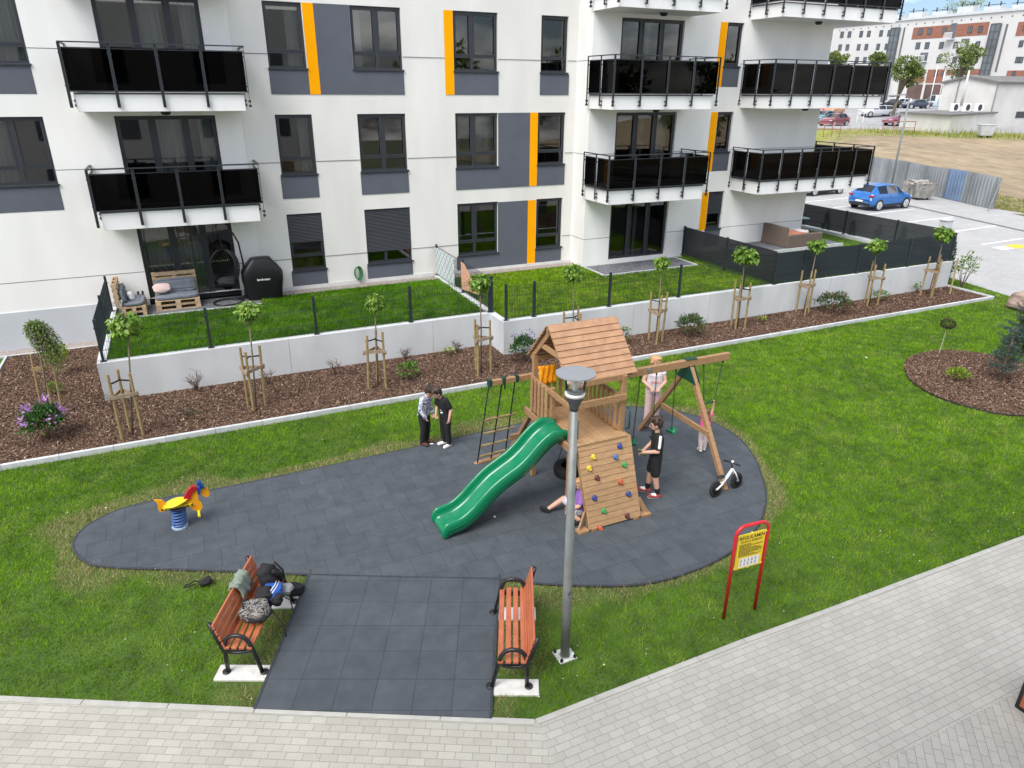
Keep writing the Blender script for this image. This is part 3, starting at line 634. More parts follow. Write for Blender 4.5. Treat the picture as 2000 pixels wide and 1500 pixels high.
def catalpa(label, base, crown, r=.3, lean=0, n=150):
    T = thing('young_tree', label, 'tree', base, 0, 'young standard trees in the mulch bed')
    c = Vector(crown)-Vector(base)
    MB().tube([(0,0,-.05), c*.5+Vector((.015,-.01,0)), c-Vector((0,0,.05))], [.022, .019, .016], 7).build('trunk', BARK, T, smooth=True)
    mb = MB(); n = n*2
    for k in range(10):
        a = k*2.4; e = random.uniform(-.35, 1.2); d = Vector((math.cos(a)*math.cos(e), math.sin(a)*math.cos(e), math.sin(e)*.8)); tip = c+d*r*random.uniform(.5, .8)+Vector((lean*.4, 0, -.1*abs(lean)*r)); mb.tube([c-Vector((0,0,.07)), c+d*r*.35, tip], [.008,.006,.003], 5)
    mb.build('branches', BARK, T)
    u = unit(rng.normal(0, 1, (n,3))); lump = (1+.22*np.sin(u[:,0]*4+base[0]*2)*np.cos(u[:,1]*5+base[0])+.12*np.sin(u[:,2]*6+base[0]))[:,None]
    P = u*lump*rng.uniform(.35, 1, (n,1))**.6*np.array((r*.82, r*.82, r*.68))+np.array(c); P[:,0] += lean*(P[:,2]-c.z)*-1.2+lean*.25*rng.random(n); D = u*np.array((1,1,.5))+rng.normal(0, .45, (n,3))+np.array((0,0,-.75))
    leaf_mesh('crown', P, D, .125*r/.3, .7, pick(CATALPA, n), T, .25, .35)
    return T
PLANK = mat('plank_wood', (.30,.22,.15), .85, .2, 9, .2, 60, island=.1)
def support(label, base, h=1.47, side=.42, rot=0, cz=.95):
    T = thing('tree_stakes', label, 'tree support', base, rot, 'wooden stake frames round the young trees')
    c = [Vector((side*.577*math.cos(a), side*.577*math.sin(a), 0)) for a in (R(90), R(210), R(330))]
    for p in c: MB().tube([p+Vector((random.gauss(0,.012), random.gauss(0,.012), -.05)), p*1.0+Vector((random.gauss(0,.03), random.gauss(0,.03), h+random.uniform(-.06,.06)))], .031, 9).build('stake', STAKE, T, smooth=False)
    for i in range(3):
        a, b = c[i], c[(i+1) % 3]; d = (b-a).normalized(); o = Vector((d.y, -d.x, 0))*.042
        MB().bar(a+o-d*.07+Vector((0,0,cz+.045*(i == 1))), b+o+d*.07+Vector((0,0,cz+.045*(i == 1))), .022, .075).build('crosspiece', PLANK, T)
    mb = MB()
    for p in c: mb.bar(p+Vector((0,0,h-.22)), Vector((0,0,h-.2)), .006, .035)
    mb.build('strap', BLACKF, T)
TREES = [((258,850),(248,634),.34,-.25,'leftmost catalpa with a lopsided drooping crown, by the wall corner'),((500,795),(484,606),.30,0,'second young catalpa from the left, before the pallet sofa garden'),
 ((738,755),(731,591),.26,0,'small catalpa with flat crown halfway along the left wall'),((940,728),(937,551),.30,0,'catalpa by the step in the retaining wall, left of the play tower'),
 ((1117,705),(1120,532),.28,0,'catalpa whose stakes are hidden behind the play tower roof'),((1280,668),(1293,512),.26,0,'round little catalpa just right of the play tower roof'),
 ((1440,640),(1455,499),.37,.35,'widest catalpa, where the screened fence begins'),((1568,612),(1597,478),.30,0,'catalpa before the screened fence, above the pink rhododendron'),
 ((1698,595),(1713,480),.30,0,'second catalpa from the right before the screened fence'),((1812,578),(1846,455),.34,0,'rightmost catalpa, at the parking end of the wall')]
for i, (b, c, r, ln, lab) in enumerate(TREES):
    B = G(*b, .05)
    catalpa(lab, B, F(*c, B.y+.02), r, ln)
    support('three wooden stakes with crosspieces round the '+['leftmost catalpa','second catalpa from the left','flat-crowned small catalpa','catalpa by the wall step','catalpa hidden by the tower roof','round catalpa right of the tower','widest catalpa','catalpa above the pink rhododendron','second catalpa from the right','rightmost catalpa'][i], B, 1.47 if i else 1.5, .42, R([10,40,-20,15,70,30,5,25,-10,40][i]))
def bush(name, label, cat, base, r, h, n, pal, size, ratio=.45, group=None, stems=6, flowers=None, updir=.5, flat=1.0):
    T = thing(name, label, cat, base, 0, group); mb = MB()
    for k in range(stems):
        a = k*2.4+random.random(); d = Vector((math.cos(a)*r*.7, math.sin(a)*r*.7, h*random.uniform(.5,.85))); mb.tube([(0,0,-.03), d*.5+Vector((0,0,.04)), d], [.012,.009,.005], 5)
    mb.build('stem', TWIG, T)
    u = unit(rng.normal(0, 1, (n,3))); u[:,2] = np.abs(u[:,2])*.95-.15; rad = rng.uniform(.35, 1.0, (n,1))**.5
    lump = (1+.28*np.sin(u[:,0]*5+base[0]*3)*np.cos(u[:,1]*4+u[:,2]*5))[:,None]
    P = u*rad*lump*np.array((r, r, h*.55))+np.array((0,0,h*.46)); P[:,2] = np.maximum(P[:,2], .03)
    D = u*.8+rng.normal(0, .5, (n,3))+np.array((0,0,updir))
    leaf_mesh('foliage', P, D, size, ratio, pick(pal, n), T, .2, .2)
    if flowers:
        fp, nf, fs = flowers; k = 9; q = unit(rng.normal(0, 1, (k,3))); q[:,2] = np.abs(q[:,2])*.7+.35; q = unit(q); C = q*np.array((r*.98, r*.98, h*.58))+np.array((0,0,h*.48))
        P = np.repeat(C, nf//k, 0)+rng.normal(0, fs*.9, (nf//k*k,3)); D = P-np.repeat(C-q*.06, nf//k, 0)
        leaf_mesh('blossom', P, D+rng.normal(0,.3*fs,D.shape), fs*1.1, .8, pick(fp, len(P)), T, .3, .1)
    return T
RHOD = [(.04,.10,.025),(.065,.16,.035),(.10,.22,.05),(.025,.07,.02)]; LIME = [(.25,.36,.03),(.36,.46,.05),(.14,.25,.02)]; FRESH = [(.10,.23,.03),(.16,.30,.05),(.07,.17,.02)]
RG = 'shrubs in the mulch beds'
bush('rhododendron', 'rhododendron with clusters of lilac blossom in the left mulch bed', 'shrub', G(95,858,.04), .38, .84, 1150, RHOD, .11, .36, RG, flowers=([(.48,.26,.58),(.60,.36,.66),(.38,.18,.50)], 190, .06))
bush('rhododendron', 'dark rhododendron with violet blossom beside the tower roof', 'shrub', G(1024,706,.04), .42, .82, 620, RHOD, .12, .36, RG, flowers=([(.16,.10,.28),(.22,.14,.35)], 70, .05))
bush('rhododendron', 'dark pink-budded rhododendron between the round and the widest catalpa', 'shrub', G(1347,657,.04), .42, .72, 600, RHOD+[(.22,.10,.09)], .12, .36, RG)
bush('rhododendron', 'wide rhododendron with pink buds below the screened fence', 'shrub', G(1627,610,.04), .55, .72, 650, RHOD+[(.28,.14,.12)], .13, .36, RG)
bush('leafy_shrub', 'bright green leafy shrub in the bed behind the two boys', 'shrub', G(799,742,.04), .26, .5, 160, FRESH, .1, .55, RG)
bush('leafy_shrub', 'thin light green shrub behind the right corner of the tower roof', 'shrub', G(1218,672,.04), .2, .6, 90, FRESH, .09, .5, RG)
bush('leafy_shrub', 'low thin pale shrub left of the flat-crowned catalpa trio, near the wall step', 'shrub', G(877,694,.04), .2, .25, 60, LIME, .07, .5, RG)
bush('leafy_shrub', 'small sprig shrub right of the widest catalpa', 'shrub', G(1472,612,.04), .16, .62, 50, FRESH, .09, .5, RG)
bush('leafy_shrub', 'small upright sprig in the middle of the right bed, close to the wall', 'shrub', G(1519,604,.04), .1, .5, 26, FRESH, .09, .5, RG)
bush('leafy_shrub', 'low yellow-green shrub in front of the sprig by the widest catalpa', 'shrub', G(1486,630,.04), .2, .22, 60, LIME, .07, .5, RG)
bush('leafy_shrub', 'light green shrub between the two rightmost catalpas', 'shrub', G(1716,590,.04), .28, .5, 110, FRESH, .1, .5, RG)
bush('leafy_shrub', 'tiny pale shrub left of the rightmost catalpa stakes', 'shrub', G(1790,573,.04), .16, .45, 40, FRESH, .1, .5, RG)
bush('leafy_shrub', 'flat dull green ground shrub under the leftmost stakes', 'shrub', G(372,812,.04), .22, .15, 60, [(.10,.13,.06)], .06, .5, RG)
bush('globe_shrub', 'low yellow-green globe shrub under the weeping tree', 'shrub', G(108,772,.04), .2, .36, 420, [(.12,.2,.025),(.2,.3,.04),(.08,.14,.02)], .055, .4, RG)
bush('spirea_shrub', 'low bright lime shrub in the round mulch island', 'shrub', G(1868,744,.05), .27, .36, 520, LIME+[(.10,.2,.02)], .075, .35, RG, updir=.9)
def twigs(label, base, h, n=9):
    mb = MB()
    for k in range(n):
        a = k*2.4; l = h*random.uniform(.5, 1.1); d = Vector((math.cos(a)*.4, math.sin(a)*.4, 1))*l*.75; mid = d*.5+Vector((random.gauss(0,.03), random.gauss(0,.03), .03))
        mb.tube([(0,0,-.02), mid, d+Vector((random.gauss(0,.04), 0, 0))], [.009,.007,.004], 5)
        for j in range(3): s = mid+(d-mid)*random.random(); mb.tube([s, s+Vector((random.gauss(0,.09), random.gauss(0,.09), random.uniform(.05,.14)))], [.005,.003], 4)
    o = mb.build('bare_shrub', TWIG); o.location = base; tag(o, label, 'shrub', 'bare twiggy shrubs along the wall')
twigs('bare brown shrub at the outer corner of the left wall', G(222,805,.04), .55); twigs('widest bare shrub, between the two leftmost catalpas', G(384,765,.04), .62, 13)
twigs('bare shrub right behind the second stake frame from the left', G(524,752,.04), .45); twigs('upright bare shrub before the wall joint, left of the flat catalpa', G(655,733,.04), .6)
twigs('bare shrub above the bright green leafy shrub', G(791,702,.04), .42); twigs('bare shrub with green foot left of the wall step', G(893,690,.04), .45, 12)

# weeping standard at the left
B = G(98, 822, .04); TPW = F(66, 634, B.y+.1)
T = thing('weeping_tree', 'small weeping standard tree with trailing shoots between three stakes', 'tree', B); c = TPW-B
MB().tube([(0,0,-.05), c*.55+Vector((.03,0,0)), c-Vector((0,0,.03))], [.022,.018,.014], 7).build('trunk', BARK, T, smooth=True)
mb = MB(); P = []; Dn = []
for k in range(95):
    a = k*2.4; l = random.uniform(.06, .25); hgt = random.uniform(.5, 1.3); pts = []
    for j in range(9):
        t = j/8; q = c+Vector((math.cos(a)*l*min(1, t*2.2)**.6*1.0, math.sin(a)*l*min(1, t*2.2)**.6, .06*math.sin(min(1,t*3)*1.57)-hgt*max(0, t-.12)**1.25)); q.x += .22*t*t; pts.append(q)
        for _ in range(5): P.append(q+Vector((random.gauss(0,.015), random.gauss(0,.015), random.gauss(0,.03)))); Dn.append(Vector((math.cos(a)+random.gauss(0,.6), math.sin(a)+random.gauss(0,.6), random.uniform(-1.2,.1))))
    mb.tube(pts, .003, 4)
mb.build('branches', TWIG, T); leaf_mesh('crown', np.array(P), np.array(Dn), .05, .5, pick([(.16,.24,.06),(.22,.30,.09),(.11,.18,.04)], len(P)), T)
ST = thing('tree_stakes', 'three wooden stakes with one plank round the weeping tree', 'tree support', B, 0, 'wooden stake frames round the young trees')
for (bx, by), (tx, ty) in (((82,800),(60,692)), ((103,798),(87,734)), ((122,808),(103,705))):
    p = G(bx, by, .04); q = F(tx, ty, p.y); P_(MB().tube([p-Vector((0,0,.05)), q], .027, 8).build('stake', STAKE, ST))
a, b = F(61, 722, B.y+.1), F(92, 718, B.y+.1); P_(MB().bar(a, b, .025, .08).build('crosspiece', STAKE, ST))
B = G(110, 735, .04); c = F(111, 690, B.y)-B
T = thing('globe_tree', 'small yellow-green ball-headed standard behind the weeping tree', 'tree', B)
MB().tube([(0,0,-.05), c], [.016,.013], 6).build('trunk', BARK, T)
n = 520; u = unit(rng.normal(0,1,(n,3))); leaf_mesh('crown', u*rng.uniform(.45,1,(n,1))**.5*np.array((.24,.24,.2))+np.array(c), u+rng.normal(0,.5,(n,3))+np.array((0,0,.5)), .085, .4, pick([(.27,.34,.03),(.38,.44,.05),(.16,.25,.02)], n), T)

# island: ball on a stem, spruces, boulder
B = G(1834, 690, .05); c = F(1852, 632, B.y)-B
T = thing('ball_tree', 'dark little ball tree on a thin bare stem at the island edge', 'tree', B)
MB().tube([(0,0,-.05), c*.5+Vector((.01,0,0)), c], [.016,.014,.012], 6).build('trunk', mat('pale_bark', (.33,.34,.22), .9, .2, 20), T)
n = 900; u = unit(rng.normal(0,1,(n,3))); leaf_mesh('crown', u*rng.uniform(.5,1,(n,1))**.4*np.array((.19,.19,.13))+np.array(c), u+rng.normal(0,.5,(n,3)), .05, .5, pick([(.05,.075,.02),(.08,.11,.03),(.10,.075,.035)], n), T)
NEED = [(.045,.085,.065),(.07,.12,.10),(.14,.21,.20),(.03,.06,.04)]
def spruce(label, base, h, r, bare, lean=(0,0), seed=1):
    random.seed(seed); T = thing('blue_spruce', label, 'spruce', base, 0, 'blue spruces'); L_ = Vector((lean[0], lean[1], 1))
    MB().tube([(0,0,-.05), L_*h*.5, L_*h], [.05,.03,.008], 8).build('trunk', BARK, T, smooth=True)
    mb = MB(); P = []; Dn = []
    z = bare
    while z < h*.985:
        t = (z-bare)/(h-bare); rr = r*(1-t)**.75*random.uniform(.75,1.12)+.04
        for k in range(int(5+4*(1-t))):
            a = random.uniform(0,6.28); l = rr*random.uniform(.65,1.1); d = Vector((math.cos(a), math.sin(a), -.12+.5*t)); s = L_*z; pts = [s+d*l*q+Vector((0,0,.12*l*q*q)) for q in (0,.35,.7,1)]
            mb.tube(pts, [.011,.008,.006,.003], 4)
            for q in np.arange(.25, 1.03, .05/l if l > .12 else .3):
                p = s+d*l*q+Vector((0,0,.12*l*q*q))
                for _ in range(2):
                    sd = random.choice((-1,1)); sl = .13*(1.15-q)+.05; e = Vector((-d.y*sd+d.x*.7, d.x*sd+d.y*.7, random.uniform(-.25,.3))).normalized()
                    for w in range(11):
                        tt = random.random(); P.append(p+e*sl*tt); Dn.append(e*.7+Vector((random.gauss(0,.7), random.gauss(0,.7), random.gauss(.25,.6))))
        z += random.uniform(.07,.12)
    mb.build('branches', TWIG, T); Pn = np.array(P); col = pick(NEED, len(P)); leaf_mesh('crown', Pn, np.array(Dn), .055, .2, col, T, .05, .05)
B = G(1951, 745, .05)
spruce('small blue spruce with bare lower trunk in the mulch island', B, 1.35, .36, .40, (.10,.03), 3)
spruce('taller blue spruce behind the small one at the right edge', Vector((21.35, 11.05, .05)), 2.3, .72, .3, (0,0), 5)
random.seed(21)
bm = bmesh.new(); bmesh.ops.create_icosphere(bm, subdivisions=3, radius=1)
for v in bm.verts:
    p = v.co; f = 1+.16*math.sin(p.x*3.1+1)*math.cos(p.y*2.7)+.10*math.sin(p.z*5+p.x*4); v.co = Vector((p.x*.6*f, p.y*.45*f, p.z*.42*f+.22))
me = bpy.data.meshes.new('boulder'); bm.to_mesh(me); bm.free(); me.materials.append(mat('boulder', (.30,.22,.18), .9, .3, 5, .6, 30)); o = bpy.data.objects.new('boulder', me); link(o, None)
o.location = G(1997, 603); tag(o, 'rough brown boulder on the lawn edge at the right', 'boulder')
# column conifer, leaning stake and shrub at the wall end
B = G(1868, 545, .0); n = 1500; u = unit(rng.normal(0,1,(n,3))); hh = 1.75
T = thing('column_conifer', 'slim dark green column conifer beyond the right end of the wall', 'conifer', Vector((27.0, 17.55, 0)))
MB().tube([(0,0,-.05),(0,0,.5)], .03, 6).build('trunk', BARK, T)
zz = rng.uniform(.05, 1, n); rr = .24*np.sin(np.clip(1.05-zz,0,1)*2.4)**.7*rng.uniform(.5,1,n); aa = rng.uniform(0,6.28,n); P = np.stack((rr*np.cos(aa), rr*np.sin(aa), zz*hh), 1)
leaf_mesh('crown', P, np.stack((np.cos(aa)*.5, np.sin(aa)*.5, np.full(n,.8)), 1)+rng.normal(0,.3,(n,3)), .1, .35, pick([(.05,.10,.025),(.08,.14,.03),(.035,.07,.02)], n), T)
bush('leafy_shrub', 'tall loose light green shrub tied to a stake at the wall end', 'shrub', Vector((26.95, 16.75, .02)), .42, 1.5, 230, FRESH+[(.26,.36,.12)], .12, .5, RG, 8)
o = tag(MB().tube([(0,0,-.05),(.5,.35,1.25)], .03, 8).build('garden_stake', STAKE), 'single slanting wooden stake at the right end of the mulch bed', 'stake'); o.location = G(1855, 575, .04)
for i, Y in enumerate((25.2, 23.7, 22.2, 20.9, 19.7, 18.6)):
    n = 520; hh = 1.75+.12*math.sin(i*2.1); T = thing('thuja', 'small cone-shaped thuja seen through the screened fence by the parking', 'conifer', Vector((27.0+.05*math.sin(i*3), Y, 0)), 0, 'thujas behind the screened fence')
    MB().tube([(0,0,-.05),(0,0,.6)], .025, 6).build('trunk', BARK, T)
    zz = rng.uniform(.03, 1, n); rr = .30*(1-zz)**.8*rng.uniform(.5,1,n)+.01; aa = rng.uniform(0,6.28,n)
    leaf_mesh('crown', np.stack((rr*np.cos(aa), rr*np.sin(aa), zz*hh), 1), np.stack((np.cos(aa)*.6, np.sin(aa)*.6, np.full(n,.8)), 1)+rng.normal(0,.3,(n,3)), .13, .4, pick([(.04,.08,.02),(.06,.11,.025),(.03,.06,.018)], n), T)
q = AT(1850, 428, 36.4); o = tag(MB().box(-.22,.22,-.16,.16,-.02,q.z-.06).box(-.26,.26,-.2,.2,q.z-.06,q.z).build('utility_box', CONC, bevel=.015), 'small grey utility box on the parking behind the rightmost catalpa', 'utility box'); o.location = (q.x, q.y, 0)
# ------------------------------------------------------------------ the play tower
def RP(x, y, p0, n):
    d = ray(x, y); o = Vector((0,0,CAMZ)); n = Vector(n); s = (Vector(p0)-o).dot(n)/d.dot(n); return o+d*s
Z8 = lambda x, y: (x*.3+800, y*.3+600)
ZS = lambda x, y: (x*300/1286+1200, y*350/1500+660)
TW = thing('play_tower', 'wooden play tower with pitched roof, green slide, climbing wall, rope ladder and swing beam', 'play tower', (5.9, 10, .04))
X0, X1, YF, YB, FZ = 5.44, 6.44, 9.3, 10.72, 1.47
def part(name, mb, m, parent=TW, **k):
    o = mb.build(name, m, parent, **k); return P_(o) if parent.parent is None else o
for x in (X0, X1):
    part('post', MB().box(x-.045, x+.045, YF-.045, YF+.045, .04, 2.53), WOOD, bevel=.006)
    part('post', MB().box(x-.045, x+.045, YB-.045, YB+.045, .04, 2.62), WOOD, bevel=.006)
    part('brace', MB().bar((x, YB+.06, 1.42), (x+.08, YB+1.15, .06), .09, .09), WOOD, bevel=.006)
part('post', MB().box(X0-.04, X0+.04, 9.97, 10.05, FZ-.1, 2.18), WOOD, bevel=.006)
mb = MB(); n = 11; wd = (X1-X0+.02)/n
for k in range(n):
    x = X0-.01+wd*k; mb.box(x+.002, x+wd-.002, 9.09, YB+.02, FZ-.03, FZ)
part('floor', mb, WOODC)
part('floor_beam', MB().box(X0-.07, X1+.07, 9.10, 9.15, FZ-.17, FZ-.032), WOOD, bevel=.005); part('floor_beam', MB().box(X0-.07, X1+.07, YB+.05, YB+.10, FZ-.17, FZ-.032), WOOD, bevel=.005)
part('floor_beam', MB().box(X0-.095, X0-.05, 9.0, YB+.25, FZ-.17, FZ-.034), WOOD, bevel=.005); part('floor_beam', MB().box(X1+.05, X1+.095, 9.15, YB+.25, FZ-.17, FZ-.034), WOOD, bevel=.005)
part('low_beam', MB().box(X0-.2, X1+.2, YB+.62, YB+.69, .55, .66), WOOD, bevel=.005)
# balustrades
def balustrade(axis, c, a, b, n, z0, z1, rail_a=None, rail_b=None):
    mb = MB()
    ra, rb = rail_a if rail_a is not None else a, rail_b if rail_b is not None else b
    def bx(u0, u1, w0, w1, zz0, zz1): mb.box(*((c+w0, c+w1, u0, u1) if axis == 'y' else (u0, u1, c+w0, c+w1)), zz0, zz1)
    bx(ra, rb, -.022, .022, z1-.09, z1); bx(a, b, -.02, .02, z0, z0+.09)
    for k in range(n):
        u = a+(b-a)*(k+.5)/n; h = (b-a)/n*.3; bx(u-h, u+h, -.045, -.0235, z0+.01, z1-.015)
    return mb
part('balustrade', balustrade('y', X0-.06, 10.0, YB, 5, FZ+.02, 2.17, YF-.02), WOOD, bevel=.004)
part('balustrade', balustrade('y', X1-.05, YF, YB, 10, FZ+.02, 2.17), WOOD, bevel=.004)
part('balustrade', balustrade('x', YB-.055, X0+.05, X1-.05, 7, FZ+.02, 2.2), WOOD, bevel=.004)
part('front_bar', MB().box(X0-.03, X1+.03, YF-.085, YF-.046, 2.08, 2.2), WOOD, bevel=.004)
# roof of overlapping boards
RX0, RX1, RY, RZ, EY, EZ = 5.36, 6.74, 10.13, 3.29, .75, 2.5
RF = part('roof', MB().bar((RX0, RY, RZ-.075), (RX1, RY, RZ-.075), .05, .09), WOOD)
for sgn in (-1, 1):
    mb = MB(); nb = 9
    for k in range(nb):
        t0, t1 = k/nb, (k+1)/nb+.012; a = Vector((0, sgn*EY*t0, RZ-(RZ-EZ)*t0)); b = Vector((0, sgn*EY*t1, RZ-(RZ-EZ)*t1)); nn = Vector((0, sgn*(RZ-EZ), EY)).normalized()
        a = a+nn*.004; b = b+nn*.026; e = random.uniform(-.004, .004)
        p = [Vector((RX0+e, RY, 0))+a, Vector((RX1+e, RY, 0))+a, Vector((RX1+e, RY, 0))+b, Vector((RX0+e, RY, 0))+b]
        mb.plate(p if sgn < 0 else p[::-1], .02)
    mb.build('roof_boards', WOODR, RF)
mb = MB()
for x in (RX0+.08, RX0+.62, RX1-.08):
    for sgn in (-1, 1): mb.bar((x, RY, RZ-.085), (x, RY+sgn*EY*.96, EZ-.03), .045, .09)
for x in (RX0+.06, RX1-.1): mb.bar((x+.03, RY-.36, 2.83), (x+.03, RY+.36, 2.83), .04, .09)
mb.bar((X0, YF, 2.5), (X1, YF, 2.5), .05, .1); mb.bar((X0, YB, 2.5), (X1, YB, 2.5), .05, .1)
mb.build('rafters', WOOD, RF)
# climbing wall
CT, CB = Vector((0, 9.11, 1.455)), Vector((0, 8.6, .07)); cn = Vector((0, -(CT.z-CB.z), CT.y-CB.y)).normalized()
mb = MB(); nb = 14
for k in range(nb):
    a, b = CT+(CB-CT)*(k/nb+.002), CT+(CB-CT)*((k+1)/nb-.003); mb.plate([(5.46,a.y,a.z),(5.46,b.y,b.z),(6.53,b.y,b.z),(6.53,a.y,a.z)], .028)
CW = part('climbing_wall', mb, WOODC)
def wf(nm, mb): mb.build(nm, WOOD, CW, bevel=.004)
for x in (5.485, 6.505): wf('wall_rail', MB().bar((x, CT.y+.06, CT.z-.03), (x, CB.y+.05, CB.z+.02), .05, .07))
for x, s in ((5.455, -1), (6.535, 1)):
    wf('foot_brace', MB().bar((x, CB.y+.14, .36), (x+s*.15, CB.y+.06, .07), .035, .09)); wf('foot_plank', MB().box(x+s*.002, x+s*.20, CB.y-.03, CB.y+.12, .042, .09))
for x in (5.56, 6.42): wf('foot_block', MB().box(x-.05, x+.05, CB.y-.035, CB.y+.06, .04, .1))
HC = {'b': (.03,.05,.22), 'y': (.62,.45,.03), 'l': (.07,.13,.30), 'g': (.04,.28,.08), 'd': (.10,.03,.03), 'r': (.45,.09,.04)}
HN = {'b': 'blue', 'y': 'yellow', 'l': 'light blue', 'g': 'green', 'd': 'dark red', 'r': 'red'}
for x, y, c in ((1209.7,870.7,'b'),(1157.9,892.2,'y'),(1201.6,892.2,'l'),(1218.5,907.5,'g'),(1150.2,914.4,'y'),(1165.6,932.8,'d'),(1210.8,940.4,'r'),(1160.2,971.9,'b'),(1226.6,964.2,'b'),(1178.6,997.2,'g'),(1224.1,1007.1,'d'),(1171.7,1031.2,'r')):
    p = RP(x, y, CT, cn); mb = MB(); mb.ball((0,0,0), .05, 9, 6, (1,.75,1.1)).ball((.012,-.02,-.02), .032, 8, 5)
    mb.v = [(v[0]*(1+.12*math.sin(v[2]*60+x)), v[1], v[2]) for v in mb.v]
    o = mb.xf(Matrix.Translation(p+cn*.012)).build('climbing_hold', mat('hold_'+HN[c].replace(' ', '_'), HC[c], .45, .2, 30), CW, smooth=True); o['label'] = HN[c]+' climbing hold'
# grab handles
for x, y in ((X1+.06, YF-.08), (X0+.02, YF-.08)): part('grab_handle', MB().tube([(x, y, 1.95), (x, y-.09, 1.9), (x, y-.09, 1.58), (x, y, 1.53)], .016, 8), DGREEN, smooth=True)
# slide
prof = [(5.46,1.515),(5.3,1.51),(5.14,1.455),(4.98,1.33),(4.8,1.15),(4.6,.99),(4.38,.87),(4.16,.74),(3.95,.56),(3.76,.38),(3.58,.25),(3.42,.185),(3.28,.16),(3.19,.13),(3.14,.065)]
pr = []
for i in range(len(prof)-1):
    p = [Vector(prof[min(max(i+q, 0), len(prof)-1)]) for q in (-1,0,1,2)]
    for t in (0,.25,.5,.75): pr.append(.5*((2*p[1])+(p[2]-p[0])*t+(2*p[0]-5*p[1]+4*p[2]-p[3])*t*t+(3*p[1]-p[0]-3*p[2]+p[3])*t**3))
pr.append(Vector(prof[-1])); YC = 9.70
sec = [(-.30,.02),(-.30,.10),(-.285,.155),(-.262,.17),(-.243,.155),(-.235,.10),(-.215,.035),(-.16,.006),(0,0),(.16,.006),(.215,.035),(.235,.10),(.243,.155),(.262,.17),(.285,.155),(.30,.10),(.30,.02)]
vs = []; nS = len(sec)
for i, p in enumerate(pr):
    d = (pr[min(i+1, len(pr)-1)]-pr[max(i-1,0)]).normalized(); nn = Vector((d.y, -d.x)) if d.x > 0 else Vector((-d.y, d.x)); nn = nn if nn.y > 0 else -nn
    k = 1 if i < len(pr)-7 else max(.2, (len(pr)-1-i)/7+.15)
    k *= min(1, .35+i/8); fl = 1+.22*max(0, 1-i/6)*0
    for y, h in sec:
        hh = h*k if h > .02 else h; lo = -.075 if abs(y) > .28 and h < .05 else 0
        vs.append((p.x+nn.x*(hh+lo), YC+y*(.92+.08*fl), p.y+nn.y*(hh+lo)))
fs = [(i*nS+j, (i+1)*nS+j, (i+1)*nS+j+1, i*nS+j+1) for i in range(len(pr)-1) for j in range(nS-1)]
SLD = part('slide', MB().add(vs, fs), GREENP, smooth=True); sd_ = SLD.modifiers.new('thick', 'SOLIDIFY'); sd_.thickness = .012
mb = MB()
for sy in (-.312, .312):
    for off in (.07, .0): mb.tube([(p.x, YC+sy*.985, p.y+off*min(1,.3+i/9)-.01) for i, p in enumerate(pr[3:-5])], .006, 5)
mb.build('slide_rib', mat('slide_rib', (.03,.26,.13), .3), SLD, smooth=True)
# rope ladder on its arm
n_l = Vector((0, 2.07, .8)).normalized(); p_l = Vector((5, 10.8, 2.12))
arm0, arm1 = F(*Z8(545,458), 10.8), F(*Z8(835,398), 10.8); part('ladder_arm', MB().bar((arm0.x-.05, 10.8, 2.12), (X0+.02, 10.8, 2.12), .09, .10), WOOD, bevel=.006)
LD = part('rope_ladder', MB().bar(RP(*Z8(412,1032), p_l, n_l), RP(*Z8(602,968), p_l, n_l), .1, .09), WOOD, bevel=.006)
mb = MB()
for a, b in (((522,470),(440,1022)),((608,455),(528,1000)),((692,440),(622,950))): mb.tube([RP(*Z8(*a), p_l, n_l), RP(*Z8(*b), p_l, n_l)], .014, 7)
mb.tube([F(*Z8(625,445), 10.8), F(*Z8(620,535), 10.75)], .014, 7)
mb.build('rope', mat('rope', (.012,.02,.02), .8, .2, 60), LD, smooth=True)
for a, b in (((480,737),(695,690)),((472,826),(682,779)),((462,906),(667,855)),((448,974),(652,922))): MB().tube([RP(*Z8(*a), p_l, n_l), RP(*Z8(*b), p_l, n_l)], .024, 8).build('rung', STAKE, LD)
mb = MB()
for x in (520, 608, 695): p = F(*Z8(x, 450-(x-520)*.12), 10.8); mb.box(p.x-.03, p.x+.03, 10.74, 10.86, 2.06, 2.2)
mb.build('rope_clamp', DGREEN, LD, bevel=.01)
# swing beam and A-frame
SB = part('swing_beam', MB().bar((X1+.03, 10.14, 2.13), (9.5, 10.14, 2.13), .09, .145), WOOD, bevel=.006)
AX = 8.54
part('frame_leg', MB().bar((AX, 10.10, 2.04), (AX, 8.73, .03), .09, .09), WOOD, bevel=.006); part('frame_leg', MB().bar((AX, 10.18, 2.04), (AX-.03, 11.55, .03), .09, .09), WOOD, bevel=.006)
a, b = FX(*ZS(395,560), AX-.06), FX(*ZS(785,805), AX-.06); part('frame_crossbar', MB().bar(a, b, .045, .11), WOOD, bevel=.005)
mb = MB(); mb.plate([(AX-.055,9.83,1.78),(AX-.055,10.45,1.78),(AX-.055,10.22,2.09),(AX-.055,10.06,2.09)], .012); mb.plate([(AX+.067,9.83,1.78),(AX+.067,10.45,1.78),(AX+.067,10.22,2.09),(AX+.067,10.06,2.09)], .012)
mb.box(AX-.13, AX+.13, 10.08, 10.20, 2.206, 2.222); part('corner_bracket', mb, DGREEN, bevel=.005)
p = F(*ZS(295,270), 10.09); part('badge', MB().lathe([(.052,0),(.052,-.008),(.03,-.010),(0,-.010)], (p.x, 10.094, p.z), 16, 'y'), GALV)
mb = MB()
for x in (7.39, 7.76, 8.22, 8.89, 9.37): mb.tube([(x, 10.14, 2.08), (x, 10.14, 2.0)], .018, 7)
mb.build('swing_hook', BLACK, SB)
